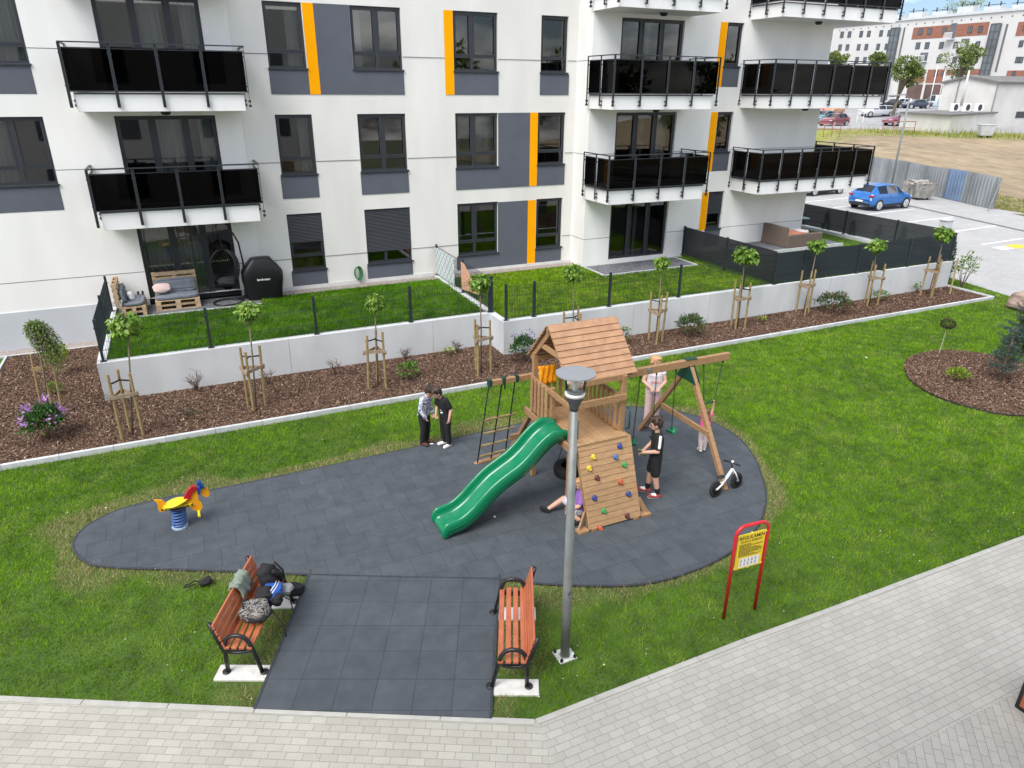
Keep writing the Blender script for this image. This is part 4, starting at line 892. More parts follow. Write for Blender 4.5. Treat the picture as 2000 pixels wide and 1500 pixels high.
# swings hang from the beam and move on their own
def chain(mb, a, b, r=.006, link_=.045):
    a, b = Vector(a), Vector(b); d = b-a; n = max(2, int(d.length/link_)); u = d.normalized(); s = Vector((1,0,0)); t = u.cross(s).normalized(); s = t.cross(u)
    for k in range(n):
        c = a+d*((k+.5)/n); w = s if k % 2 else t
        mb.tube([c+u*.028*math.cos(q)+w*.013*math.sin(q) for q in (0,1.05,2.1,3.14,4.19,5.24)], r*.8, 5, closed=True)
    return mb
def swing_seat(label, top, bot, tilt):
    T = thing('swing', label, 'swing', bot, 0, 'swings on the beam'); P_(chain(MB(), top, Vector(bot)+Vector((0,0,.06))).build('chain', BLACK, T, smooth=True))
    mb = MB(); pts = [(-.09,.09),(-.05,.02),(0,0),(.05,.02),(.09,.09)]
    vs = [(x*math.cos(tilt)-y*math.sin(tilt), x*math.sin(tilt)+y*math.cos(tilt), z) for y in (-.08,.08) for x, z in pts]
    mb.add(vs, [(i, i+1, i+6, i+5) for i in range(4)]); o = mb.build('seat', GREENP, T, smooth=True); o.modifiers.new('s','SOLIDIFY').thickness = .014
swing_seat('green swing seat hanging by its chain next to the climbing wall', (7.39,10.14,2.0), (7.33,10.14,.58), .9)
swing_seat('green swing seat hanging by its chain behind the boy in black', (8.22,10.14,2.0), (8.26,10.14,.66), .3)
T = thing('swing', 'chain with a short black bar at its end, above the boy in black', 'swing', (7.78,10.14,.62), 0, 'swings on the beam')
P_(chain(MB(), (7.76,10.14,2.0), (7.79,10.14,.68)).build('chain', BLACK, T)); P_(MB().tube([(7.70,10.1,.72),(7.79,10.14,.62),(7.86,10.18,.66)], .016, 7).build('bar', BLACK, T, smooth=True))
T = thing('trapeze', 'two chains with a green bar held by the girl in pink', 'trapeze', (9.12,10.14,1.2))
for a, b in (((8.89,10.14,2.0),(8.99,10.12,1.20)), ((9.37,10.14,2.0),(9.26,10.12,1.20))): P_(chain(MB(), a, b).build('chain', DGREEN, T))
P_(MB().tube([(8.95,10.12,1.17),(9.30,10.12,1.17)], .015, 8).build('bar', DGREEN, T))
c = G(1112, 916, .5); T = thing('tyre_swing', 'black car tyre hanging flat on ropes under the tower floor', 'tyre swing', c)
MB().lathe([(.155,-.075),(.17,-.10),(.24,-.105),(.285,-.085),(.30,-.04),(.30,.04),(.285,.085),(.24,.105),(.17,.10),(.155,.075),(.165,.05),(.22,.04),(.22,-.04),(.165,-.05),(.155,-.075)], (0,0,0), 28).build('tyre', RUBBERB, T, smooth=True)
mb = MB()
for k in range(3): a = k*2.094+2.6; mb.tube([(math.cos(a)*.23, math.sin(a)*.23, .09), (math.cos(a)*.05, math.sin(a)*.05, .9)], .008, 5)
mb.build('rope', BLACK, T)
# orange jacket on the back rail
a, b = F(1052, 690, 10.64), F(1085, 686, 10.64); mb = MB(); nx, nz_ = 12, 8
vs = [(a.x+(b.x-a.x)*i/nx, 10.60+.016*math.sin(i*1.7+j*.5)-.004*j, 2.36-.34*j/nz_+.012*math.sin(i*2.3)) for j in range(nz_+1) for i in range(nx+1)]
mb.add(vs, [(j*(nx+1)+i, (j+1)*(nx+1)+i, (j+1)*(nx+1)+i+1, j*(nx+1)+i+1) for j in range(nz_) for i in range(nx)])
o = mb.build('jacket', mat('orange_cloth', (.9,.30,.0), .8, .3, 14), smooth=True); o.modifiers.new('s','SOLIDIFY').thickness = .03; tag(o, 'orange jacket hung over the back rail under the tower roof', 'jacket')

# ------------------------------------------------------------------ lamp post
B = G(1103, 1281, 0); hz = lambda x, y: F(x, y, B.y)
LP = thing('street_lamp', 'grey park lamp with round flat cap and clear glass on a tall galvanised post', 'lamp', B)
tp = hz(1121.5, 800)-B; cap = hz(1125, 727)-B
MB().tube([(0,0,.02), (0,0,.9), (tp.x*.98,0,tp.z)], [.062,.062,.045], 18).build('post', GALV, LP, smooth=True)
mb = MB().box(-.13,.13,-.12,.12,0,.022)
BP = mb.build('base_plate', mat('plate_paint', (.62,.63,.62), .7, .2, 14), LP, bevel=.006)
mb = MB()
for sx in (-.1,.1):
    for sy in (-.095,.095): mb.lathe([(.022,.022),(.022,.05),(.012,.052),(.012,.075)], (sx,sy,0), 8)
mb.build('bolt', BLACK, BP)
MB().lathe([(.075,.022),(.068,.04)], (0,0,0), 18).build('collar', GALV, LP)
zc = lambda y: hz(1122, y).z
z0, z1, z2, z3 = zc(798), zc(775), zc(768), zc(735)
ax = tp.x
MB().lathe([(.048,z0-.02),(.05,z0+.02),(.105,z1),(.105,z1+.015)], (ax,0,0), 20).build('lamp_neck', mat('lamp_dark', (.05,.055,.065), .5), LP, smooth=True)
MB().lathe([(.112,z1+.015),(.118,z2+.01),(.08,z2+.02),(.0,z2+.022)], (ax,0,0), 20).build('lamp_tray', WHITEP, LP, smooth=True)
MB().lathe([(.110,z2),(.130,cap.z-.03)], (ax+.004,0,0), 20).build('lamp_glass', CLEAR, LP, smooth=True).data.polygons
MB().lathe([(.03,z2+.02),(.035,z2+.08),(.04,z2+.13),(.025,z2+.16),(0,z2+.17)], (ax,0,0), 12).build('bulb', WHITEP, LP, smooth=True)
MB().lathe([(.205,cap.z-.03),(.225,cap.z-.022),(.225,cap.z-.008),(.0,cap.z)], (cap.x,0,0), 36).build('cap', mat('lamp_cap', (.22,.235,.25), .65, .04, 8), LP)
mb = MB(); s1 = zc(1150)+0
for i, (dx, dz, w_, h_) in enumerate(((-.02,.02,.05,.008),(.005,.0,.03,.02),(-.015,-.025,.02,.03),(.015,.03,.012,.02),(-.005,-.07,.02,.012))): mb.add([(dx-w_/2,-.0635,s1+dz),(dx+w_/2,-.0635,s1+dz+.008),(dx+w_/2,-.0635,s1+dz+h_),(dx-w_/2,-.0635,s1+dz+h_)], [(0,1,2,3)])
mb.build('sticker_scraps', BLACK, LP)

# ------------------------------------------------------------------ benches
U_ = Vector((.42,.9075,0)); V_ = Vector((.9075,-.42,0))
def bench(label, near_back, face):
    """near_back: foot of the back leg at the near end; face: unit vector the sitter faces"""
    T = thing('park_bench', label, 'bench', near_back, math.atan2(face.y, face.x)-math.pi/2, 'park benches at the rubber path')
    # local: +y faces forward, x along the bench; sign so that +x runs away from the camera
    T['_'] = 0; del T['_']
    Mi = Matrix.Rotation(-(math.atan2(face.y, face.x)-math.pi/2), 3, 'Z'); sx = 1 if (Mi @ U_).x > 0 else -1
    Ln = 1.36
    for e in (0, Ln):
        x = e*sx; f = lambda y, z: (x, y, z)
        loop = [f(.07,0), f(.075,.25), f(.085,.46), f(.105,.55), f(.15,.61), f(.22,.635), f(.29,.635), f(.36,.60), f(.405,.53), f(.435,.42), f(.47,.25), f(.52,0)]
        fr = MB().tube(loop, .028, 10); fr.tube([f(.085,.46), f(.10,.40), f(.16,.365), f(.26,.36), f(.37,.38), f(.43,.42)], .026, 9)
        fr.bar(f(.08,.37), f(-.055,.83), .045, .05, up=(1,0,0)); fr.bar(f(.06,.40), f(.46,.415), .03, .04)
        for y in (.05, .54): fr.lathe([(.055,0.004),(.055,.018),(.03,.02)], (x, y, .03), 10)
        FR = fr.build('side_frame', BLACK, T, smooth=False)
        for p_ in FR.data.polygons: p_.use_smooth = True
        MB().box(x-.13, x+.13, -.08, .60, -.06, .03).build('concrete_foot', CONCD, T, bevel=.01)
    xa, xb = sorted((-.035*sx, (Ln+.035)*sx))
    for k in range(4): y = .085+.096*k; MB().box(xa, xb, y, y+.07, .437, .470).build('seat_slat', WOODB, T, bevel=.008)
    for k in range(4):
        u = Vector((0,-.282,.959)); nn = Vector((0,.959,.282))
        a = Vector((0,.08,.37))+u*(.13+.098*k)+nn*.028; MB().add([Vector((x,0,0))+a+u*q+nn*w for x in (xa,xb) for q, w in ((-.037,0),(.037,0),(.037,.03),(-.037,.03))], [(0,1,2,3),(7,6,5,4),(0,4,5,1),(1,5,6,2),(2,6,7,3),(3,7,4,0)]).build('back_slat', WOODB, T, bevel=.007)
    return T
BL = bench('left park bench, loaded with school bags and a jacket', Vector((-.47,7.86,0)), V_)
BR = bench('empty park bench with reddish slats beside the lamp post', Vector((3.09,5.975,0)), -V_)
for T_ in (BL, BR):
    pass
for P0 in ([(-.62,7.72),(-.48,8.02),(.10,7.75),(-.04,7.45)], [(2.55,6.1),(2.7,6.38),(3.28,6.1),(3.14,5.8)]): PADS.append(P0); PADS.append([(x+.571, y+1.234) for x, y in P0])

# bags on the left bench
def blob(name, c, r3, m, rz=0, lump=.12, seed=1, parent=None, tilt=0):
    bm = bmesh.new(); bmesh.ops.create_icosphere(bm, subdivisions=4, radius=1); rr = random.Random(seed); ph = [rr.uniform(0,6) for _ in range(6)]
    for v in bm.verts:
        p = v.co.copy(); k = 1+lump*(math.sin(p.x*4+ph[0])*math.sin(p.y*5+ph[1])+.6*math.sin(p.z*7+ph[2]+p.x*3)+.35*math.sin(p.x*13+ph[3])*math.sin(p.z*11+ph[4]))
        q = Vector([math.copysign(abs(a)**.75, a) for a in p]); v.co = Vector((q.x*r3[0]*k, q.y*r3[1]*k, q.z*r3[2]*k))
    me = bpy.data.meshes.new(name); bm.to_mesh(me); bm.free(); me.materials.append(m); me.polygons.foreach_set('use_smooth', [True]*len(me.polygons))
    o = bpy.data.objects.new(name, me); link(o, parent); o.location = c; o.rotation_euler = (tilt, 0, rz); return o
def camo(name, a, b, c, sc=14, dist=2.5):
    m = bpy.data.materials.new(name); m.use_nodes = True; t = m.node_tree; n = t.nodes.new; l = t.links.new
    tc = n('ShaderNodeTexCoord'); z = n('ShaderNodeTexNoise'); z.inputs['Scale'].default_value = sc; z.inputs['Detail'].default_value = 3; z.inputs['Distortion'].default_value = dist
    r = n('ShaderNodeValToRGB'); r.color_ramp.interpolation = 'CONSTANT'; e = r.color_ramp.elements; e[0].color = (*a,1); e[1].position = .46; e[1].color = (*b,1); e2 = e.new(.56); e2.color = (*c,1)
    l(tc.outputs['Object'], z.inputs[0]); l(z.outputs['Fac'], r.inputs[0]); b_ = t.nodes['Principled BSDF']; l(r.outputs[0], b_.inputs['Base Color']); b_.inputs['Roughness'].default_value = .85; return m
BZ = math.atan2(U_.y, U_.x)
pos = lambda x, y, z: G(x, y, z)
T = thing('backpack', 'black and white camouflage backpack lying on the left bench', 'backpack', pos(497,1192,.60), BZ, 'bags on the left bench')
blob('bag_body', (0,0,0), (.17,.19,.12), camo('camo_cloth', (.012,.012,.014), (.30,.28,.26), (.06,.055,.055), 7, 4), 0, .06, 4, T)
MB().tube([(-.19,.02,-.02),(-.13,-.16,-.05),(.05,-.2,-.06),(.18,-.1,-.05)], .028, 7).tube([(.1,-.19,-.09),(.0,-.29,-.1),(.02,-.36,-.3),(.0,-.37,-.45)], .010, 5).tube([(-.1,.1,.11),(0,.14,.15),(.08,.1,.11)], .012, 6).build('strap', BLACKF, T, smooth=True)
T = thing('backpack', 'blue and black backpack with white stripes on the left bench', 'backpack', pos(531,1157,.58), BZ, 'bags on the left bench')
blob('bag_body', (0,0,0), (.17,.13,.10), mat('blue_cloth', (.02,.10,.42), .7, .3, 12), 0, .09, 7, T); blob('bag_pocket', (-.10,.06,.03), (.12,.12,.11), BLACKF, .4, .1, 9, T); blob('bag_pocket', (-.12,-.11,-.02), (.09,.07,.08), BLACKF, .1, .1, 12, T)
MB().tube([(-.13,-.05,.085),(0,-.08,.10),(.13,-.07,.08)], .007, 5).tube([(-.11,-.02,.10),(.02,-.05,.11),(.14,-.03,.085)], .007, 5).build('stripe', WHITEP, T, smooth=True); MB().tube([(.0,-.14,-.06),(-.05,-.26,-.09),(-.09,-.3,-.3)], .009, 5).build('strap', BLACKF, T)
T = thing('school_bag', 'black school bag propped upright against the far end of the left bench', 'bag', pos(524,1125,.66), BZ, 'bags on the left bench')
blob('bag_body', (0,0,0), (.15,.12,.19), BLACKF, .2, .08, 15, T, -.25); MB().tube([(-.1,-.12,.16),(.02,-.16,.02),(.1,-.14,-.15)], .03, 7).tube([(.14,-.06,.14),(.2,-.14,-.05),(.16,-.16,-.16)], .014, 6).build('strap', BLACKF, T, smooth=True)
o = blob('cap', pos(559,1150,.50), (.10,.09,.045), mat('grey_cloth', (.22,.23,.24), .85, .1, 20), BZ, .1, 31); tag(o, 'grey cap on the front edge of the left bench', 'cap')
o = blob('shoe_bag', pos(578,1148,.12)+Vector((-.02,0,-.02)), (.10,.13,.09), BLACKF, BZ, .12, 33); tag(o, 'small black bag under the far end of the left bench', 'bag')
# grey-green jacket over the backrest
mb = MB(); nx, nz_ = 22, 16; o0 = Vector((-.47,7.86,0))+U_*.66
vs = []
for j in range(nz_+1):
    t = j/nz_
    for i in range(nx+1):
        s = i/nx; fo = .014*math.sin(s*13+t*4)+.008*math.sin(s*27+1+t*7); ed = .03*math.sin(s*5+1)+.015*math.sin(s*9)
        w_ = U_*(s*(.42-.10*math.sin(t*3.1)) + .09*t+.03*math.sin(t*9+s*4))
        if t < .4: q = V_*(.12-.07*(t/.4)+fo*.7)+Vector((0,0,.62+ed+(.235-ed)*(t/.4)))
        else: k = (t-.4)/.6; q = V_*(-.06+fo-.03*k)+Vector((0,0,.87-(.30+ed)*k+fo*.3))
        vs.append(o0+w_+q)
mb.add(vs, [(j*(nx+1)+i, j*(nx+1)+i+1, (j+1)*(nx+1)+i+1, (j+1)*(nx+1)+i) for j in range(nz_) for i in range(nx)])
o = mb.build('jacket', mat('sage_cloth', (.20,.24,.20), .9, .2, 14), smooth=True); o.modifiers.new('s','SOLIDIFY').thickness = .025; tag(o, 'grey-green jacket thrown over the back of the left bench', 'jacket')
B = G(398,1140,.05); T = thing('shoulder_bag', 'small black shoulder bag with strap lying in the grass beside the left bench', 'bag', B)
blob('bag_body', (.03,0,.03), (.10,.07,.05), BLACKF, .3, .12, 41, T); MB().tube([(-.05,0,.05),(-.12,.05,.06),(-.2,0,.05),(-.24,.03,.04),(-.28,-.02,.03),(-.2,-.05,.05),(-.1,-.04,.06)], .012, 6).build('strap', BLACKF, T, smooth=True)

# ------------------------------------------------------------------ rules sign
A_, B_ = G(1413,1208,0), G(1473,1190,0); C_ = (A_+B_)/2; dx = (B_-A_); sw = dx.length; SR = math.atan2(dx.y, dx.x)
SG = thing('rules_sign', 'yellow playground rules board in a red tubular frame', 'sign', C_, SR)
hw, r = sw/2, .14; top = 1.555; pts = [(-hw,0,-.05),(-hw,0,top-r)]+[(-hw+r-r*math.cos(t), 0, top-r+r*math.sin(t)) for t in (.3,.6,.9,1.2,1.57)]+[(hw-r+r*math.sin(t), 0, top-r+r*math.cos(t)) for t in (0,.35,.65,.95,1.25,1.57)]+[(hw,0,-.05)]
MB().tube(pts, .026, 12).build('frame', mat('red_paint', (.55,.012,.02), .35, .06, 6, coat=.2), SG, smooth=True)
px0, px1, pz0, pz1 = -hw+.045, hw-.04, .84, 1.415
SP = MB().box(px0, px1, -.006, .006, pz0, pz1).build('board', mat('sign_yellow', (.80,.60,.015), .4, .05, 5), SG)
INK = mat('ink', (.06,.045,.02), .6)
def text(s, x, z, size, parent, m, y=-.0075, bold=0.0, align='CENTER'):
    cu = bpy.data.curves.new('text', 'FONT'); cu.body = s; cu.size = size; cu.align_x = align; cu.offset = bold; cu.resolution_u = 2
    ob = bpy.data.objects.new('text', cu); COL.objects.link(ob); dg = bpy.context.evaluated_depsgraph_get(); me = bpy.data.meshes.new_from_object(ob.evaluated_get(dg))
    bpy.data.objects.remove(ob); me.materials.clear(); me.materials.append(m); me.transform(Matrix.Rotation(math.pi/2, 4, 'X')); o = bpy.data.objects.new('lettering', me); link(o, parent); o.location = (x, y, z); return o
xm = (px0+px1)/2
text('REGULAMIN', xm, pz1-.085, .078, SP, INK, bold=.002); text('PLACU ZABAW', xm, pz1-.14, .052, SP, INK, bold=.0012)
mb = MB(); rr = random.Random(5); z = pz1-.17
for k in range(17):
    x = px0+.035; e = px1-.03-rr.choice((0,0,.05,.12,.2))
    while x < e: l = rr.uniform(.015,.05); mb.add([(x,-.0075,z),(min(x+l,e),-.0075,z),(min(x+l,e),-.0075,z+.007),(x,-.0075,z+.007)], [(0,1,2,3)]); x += l+.007
    z -= .0125
mb.build('small_print', INK, SP)
WB = MB().add([(px0+.07,-.0078,pz0+.02),(px1-.05,-.0078,pz0+.02),(px1-.05,-.0078,pz0+.175),(px0+.07,-.0078,pz0+.175)], [(0,1,2,3)]).build('picture_field', WHITEP, SP)
mb = MB()
for k in range(10):
    x, z = px0+.10+(k % 5)*.062, pz0+.125-(k//5)*.06; mb.lathe([(.010,0),(.010,-.001)], (x, -.0085, z+.018), 8, 'y'); mb.add([(x-.013,-.0088,z-.018),(x+.016,-.0088,z-.018+.004*(k%3)),(x+.008,-.0088,z+.008),(x-.006,-.0088,z+.010)], [(0,1,2,3)])
mb.build('pictogram', mat('pict', (.22,.24,.26), .6, .5, 30), WB)
mb = MB()
for x, z in ((px0,pz1-.02),(px1,pz1-.02),(px0,pz0+.02),(px1,pz0+.02),(xm,pz1-.004),(xm,pz0+.004)): mb.lathe([(.014,-.014),(.014,.014)], (x,0,z), 8, 'y')
mb.build('clip', mat('clip', (.75,.62,.1), .4), SP)

# ------------------------------------------------------------------ spring rider
B = G(352, 1028, .04); HY = B.y; ZH = lambda x, y: F(280+x*160/1846, 920+y*130/1500, HY)
SRD = thing('spring_rider', 'yellow and red horse spring rider on a blue coil spring', 'spring rider', B)
top = ZH(780, 800); mb = MB(); pts = []
for k in range(150):
    t = k/149; a = t*6.4*2*math.pi; c = B.lerp(Vector((top.x, HY, top.z-.03)), t); pts.append((c.x+.105*math.cos(a), c.y+.105*math.sin(a), c.z+.02))
part('spring', MB().tube(pts, .017, 7), mat('spring_blue', (.05,.12,.33), .4, .15, 20), SRD, smooth=True)
part('base_ring', MB().lathe([(.13,0),(.13,.025),(.09,.03)], tuple(B), 20), mat('ring_paint', (.35,.47,.6), .5, .3, 20), SRD)
part('spring_cap', MB().lathe([(.10,-.07),(.125,-.03),(.16,-.0)], (top.x, HY, top.z), 20), mat('navy', (.012,.02,.06), .5), SRD)
YEL = mat('seat_yellow', (.85,.66,.02), .3, .05, 6); ORY = mat('horse_orange', (.80,.36,.01), .35, .06, 6); REDP = mat('mane_red', (.42,.01,.015), .4, .06, 6); BLU = mat('ear_blue', (.015,.06,.26), .35, .06, 6)
def plate(name, pts, m, t, off=0): part(name, MB().plate([ZH(*p)+Vector((0,off-t/2,0)) for p in pts][::-1], t), m, SRD)
for nm, pts, m, t in (('chest_plate', [(930,650),(1060,600),(1130,440),(1190,390),(1270,380),(1400,360),(1470,430),(1500,500),(1465,570),(1390,580),(1330,540),(1285,500),(1235,560),(1240,650),(1310,710),(1335,800),(1295,880),(1210,900),(1080,845),(1000,770)], ORY, .03),
    ('tail_plate', [(235,650),(420,648),(500,720),(545,800),(535,870),(470,905),(370,905),(330,850),(325,760),(290,700)], ORY, .03),
    ('mane', [(900,620),(950,520),(1000,430),(1080,345),(1190,325),(1200,400),(1120,460),(1050,620),(960,665)], REDP, .07),
    ('ear', [(1200,270),(1230,228),(1290,235),(1310,290),(1375,320),(1370,372),(1290,375),(1272,515),(1230,515),(1205,400)], BLU, .09)): plate(nm, pts, m, t)
c = ZH(740, 735); mb = MB(); mb.ball((c.x, HY, c.z+.03), 1, 20, 9, (.205,.15,.035)); mb.v = [(x, HY+(y-HY)*(1-.35*max(0,(x-c.x)/.2)), z+.03*((x-c.x)/.2)) for x, y, z in mb.v]; part('seat', mb, YEL, SRD, smooth=True)
a, b = ZH(430, 850), ZH(1090, 735); part('side_bar', MB().bar(a+Vector((0,-.03,0)), b+Vector((0,-.03,0)), .02, .05).bar(a+Vector((0,.03,0)), b+Vector((0,.03,0)), .02, .05), YEL, SRD)
mb = MB()
for q in ((430,850),(510,850),(1010,755),(1090,735)): p = ZH(*q); mb.lathe([(.016,-.05),(.016,.05)], (p.x, HY, p.z), 8, 'y')
part('bolt', mb, mat('bolt_dark', (.05,.02,.01), .5), SRD)
p = ZH(1250, 895); part('foot_peg', MB().tube([(p.x, HY-.18, p.z), (p.x, HY+.18, p.z)], .022, 9), YEL, SRD); p = ZH(1240, 300); part('handle', MB().tube([(p.x, HY-.15, p.z), (p.x, HY+.15, p.z)], .018, 9), BLU, SRD)

# ------------------------------------------------------------------ balance bike
W1, W2 = Vector((8.20,8.60,.04)), Vector((8.78,8.69,.04)); bd = (W2-W1); bl = bd.length
BK = thing('balance_bike', 'white balance bike leaning on the front leg of the swing frame', 'bike', W1, math.atan2(bd.y, bd.x)); lean = Matrix.Rotation(R(-9), 4, 'X'); wr = .155
def bp(name, mb, m, parent=None, **k): return mb.xf(lean).build(name, m, parent or BK, **k)
for x in (0, bl):
    WH = bp('wheel', MB().lathe([(wr-.042,-.02),(wr-.012,-.024),(wr,-.012),(wr,.012),(wr-.012,.024),(wr-.042,.02),(wr-.042,-.02)], (x,0,wr), 24, 'y'), RUBBERB, smooth=True)
    mb = MB().lathe([(wr-.05,-.012),(wr-.038,-.014),(wr-.038,.014),(wr-.05,.012),(wr-.05,-.012)], (x,0,wr), 22, 'y'); mb.lathe([(.02,-.03),(.02,.03)], (x,0,wr), 8, 'y')
    for k in range(10): a = k*.628; mb.tube([(x+.015*math.cos(a),0,wr+.015*math.sin(a)),(x+(wr-.04)*math.cos(a+.2),0,wr+(wr-.04)*math.sin(a+.2))], .005, 4)
    mb.xf(lean).build('rim', mat('rim_grey', (.55,.55,.55), .4), WH)
bp('frame', MB().tube([(0,-.035,wr),(.15,-.03,wr+.06),(.24,0,wr+.09)], .017, 8).tube([(0,.035,wr),(.15,.03,wr+.06),(.24,0,wr+.09)], .017, 8).tube([(.2,0,wr+.07),(.33,0,wr+.16),(bl-.11,0,.43)], [.03,.03,.026], 10).tube([(.24,0,wr+.1),(.19,0,.33)], .02, 8), WHITEP, smooth=True)
bp('fork', MB().tube([(bl,-.04,wr),(bl-.06,-.03,.32),(bl-.11,0,.42)], .014, 7).tube([(bl,.04,wr),(bl-.06,.03,.32),(bl-.11,0,.42)], .014, 7), WHITEP, smooth=True)
bp('handlebar', MB().tube([(bl-.11,0,.40),(bl-.15,0,.54)], .015, 8).tube([(bl-.13,-.19,.55),(bl-.15,-.1,.56),(bl-.15,.1,.56),(bl-.13,.19,.55)], .014, 8).tube([(bl-.13,-.19,.55),(bl-.15,-.12,.56)], .021, 8).tube([(bl-.13,.19,.55),(bl-.15,.12,.56)], .021, 8), BLACK, smooth=True)
bp('bell', MB().ball((bl-.15,-.03,.585), .028, 10, 6), WHITEP, smooth=True)
bp('saddle', MB().ball((.16,0,.355), 1, 12, 7, (.10,.055,.028)), BLACK, smooth=True)
# ------------------------------------------------------------------ people
def cap(mb, p, q, r0, r1, n=12):
    p, q = Vector(p), Vector(q); d = q-p; L_ = max(d.length, 1e-5); u = d/L_
    prof = [(r0*math.sin(a), -r0*math.cos(a)) for a in (.02, .5, 1.0, 1.57)]+[(r1*math.cos(a), L_+r1*math.sin(a)) for a in (0, .55, 1.1, 1.55)]
    k0 = len(mb.v); mb.lathe(prof, (0,0,0), n); M = u.to_track_quat('Z', 'Y').to_matrix()
    for i in range(k0, len(mb.v)): mb.v[i] = tuple(M @ Vector(mb.v[i])+p)
def ell(mb, M, c, r, n=14):
    k0 = len(mb.v); mb.ball((0,0,0), 1, n, 10)
    for i in range(k0, len(mb.v)): v = mb.v[i]; mb.v[i] = tuple(M @ Vector((v[0]*r[0]+c[0], v[1]*r[1]+c[1], v[2]*r[2]+c[2])))
def bake(name, mb, m, parent, vox=.010, sm=4, cutz=None):
    o = mb.build(name, m, None); r = o.modifiers.new('r', 'REMESH'); r.mode = 'VOXEL'; r.voxel_size = vox
    s = o.modifiers.new('s', 'SMOOTH'); s.iterations = sm; s.factor = .5
    dg = bpy.context.evaluated_depsgraph_get(); me = bpy.data.meshes.new_from_object(o.evaluated_get(dg)); old = o.data
    bpy.data.objects.remove(o); bpy.data.meshes.remove(old); me.name = name; me.materials.clear(); me.materials.append(m)
    me.polygons.foreach_set('use_smooth', [True]*len(me.polygons)); o = bpy.data.objects.new(name, me); link(o, parent); return o
def lerp(a, b, t):
    return Vector(a)*(1-t)+Vector(b)*t
def person(label, loc, face, H, pose=None, top=None, bottom=None, shoes=None, hair=None, sleeve='short', leg='long', long_hair=False, yaw=0, nod=0, skin=SKIN, socks=None, curlf=.5, shoe2=None):
    J = dict(pelvis=(0,0,.53), chest=(.008,0,.73), neck=(.005,0,.82), head=(.02,0,.915), shL=(0,.098,.795), shR=(0,-.098,.795), elL=(-.015,.135,.635), elR=(-.015,-.135,.635),
        wrL=(.03,.145,.49), wrR=(.03,-.145,.49), hipL=(0,.048,.51), hipR=(0,-.048,.51), knL=(.012,.055,.285), knR=(.012,-.055,.285), anL=(-.01,.058,.05), anR=(-.01,-.058,.05))
    J.update({k: v for k, v in (pose or {}).items() if k in J}); J = {k: Vector(v)*H for k, v in J.items()}
    T = thing('person', label, 'person', loc, face)
    r = lambda x: x*H
    hm = Matrix.Translation(J['head']) @ Matrix.Rotation(yaw, 4, 'Z') @ Matrix.Rotation(nod, 4, 'Y')
    up = (J['chest']-J['pelvis']).normalized()
    def torso(mb, e=0, lo=0.0, hi=1.0, hips=True):
        for s, sh, hp in ((1,'shL','hipL'), (-1,'shR','hipR')):
            a, b = lerp(J['pelvis'], J[hp], .8), lerp(J['chest'], J[sh], .5); cap(mb, lerp(a, b, lo), lerp(a, b, .98), r(.060)+e, r(.058)+e)
            cap(mb, lerp(J['chest'], J['neck'], .45), lerp(J[sh], J['neck'], .12), r(.048)+e*.8, r(.036)+e)
        cap(mb, lerp(J['pelvis'], J['chest'], lo), J['chest'], r(.062)+e, r(.062)+e)
    def arm(mb, s, e=0, t=1.0, part_='both'):
        a, b, c = J['sh'+s], J['el'+s], J['wr'+s]
        if t <= .5: cap(mb, a, lerp(a, b, t*2), r(.033)+e, r(.030)+e*1.5)
        else: cap(mb, a, b, r(.033)+e, r(.026)+e); cap(mb, b, lerp(b, c, (t-.5)*2), r(.026)+e, r(.019)+e*1.2)
    def legs(mb, s, e=0, t=1.0, flare=1.0):
        a, b, c = J['hip'+s], J['kn'+s], J['an'+s]
        if t <= .5: cap(mb, a, lerp(a, b, t*2), r(.056)+e, r(.045)+e*1.6)
        else: cap(mb, a, b, r(.056)+e, r(.038)+e); cap(mb, b, lerp(b, c, .35), r(.038)+e, r(.036)+e); cap(mb, lerp(b, c, .35), lerp(b, c, (t-.5)*2), r(.036)+e, r(.024)*flare+e)
    def foot_dir(s): return Vector(pose['toe'+s]) if pose and 'toe'+s in pose else Vector((1, .15 if s == 'L' else -.15, 0))
    def foot(mb, s, e=0):
        c = J['an'+s]; d = foot_dir(s).normalized(); h = c-Vector((0,0,r(.022)))-d*r(.012); t = h+d*r(.105); t.z = min(t.z, h.z) if d.z == 0 else t.z
        cap(mb, h, t, r(.026)+e, r(.023)+e); cap(mb, c, lerp(h, t, .35), r(.024)+e, r(.024)+e)
    mb = MB(); torso(mb)
    cap(mb, lerp(J['chest'], J['neck'], .8), J['head']-Vector((0,0,r(.03))), r(.030), r(.028))
    ell(mb, hm, (-r(.006),0,r(.012)), (r(.068),r(.056),r(.070))); ell(mb, hm, (r(.018),0,-r(.022)), (r(.044),r(.042),r(.048)))   # skull and jaw
    cap(mb, hm @ Vector((r(.060),0,r(.008))), hm @ Vector((r(.071),0,-r(.012))), r(.008), r(.010))                                    # nose
    for s in (-1, 1): ell(mb, hm, (-r(.002), s*r(.057), -r(.004)), (r(.012), r(.007), r(.018)))                                    # ears
    for s in ('L', 'R'):
        arm(mb, s); legs(mb, s); foot(mb, s)
        w_ = J['wr'+s]; d = (w_-J['el'+s]).normalized(); sd = 1 if s == 'L' else -1
        side = d.cross(Vector((0,0,1)) if abs(d.z) < .8 else Vector((1,0,0))).normalized(); pn = side.cross(d).normalized(); cu = (pose or {}).get('curl'+s, .5)
        if abs(d.z) > .8: side = Vector((1,0,0)); side = (side-d*side.dot(d)).normalized(); pn = Vector((0,-sd,0)); pn = (pn-d*pn.dot(d)).normalized()
        else: pn = Vector((0,0,-1)); pn = (pn-d*pn.dot(d)).normalized(); side = d.cross(pn)*1.0
        pc = w_+d*r(.030)
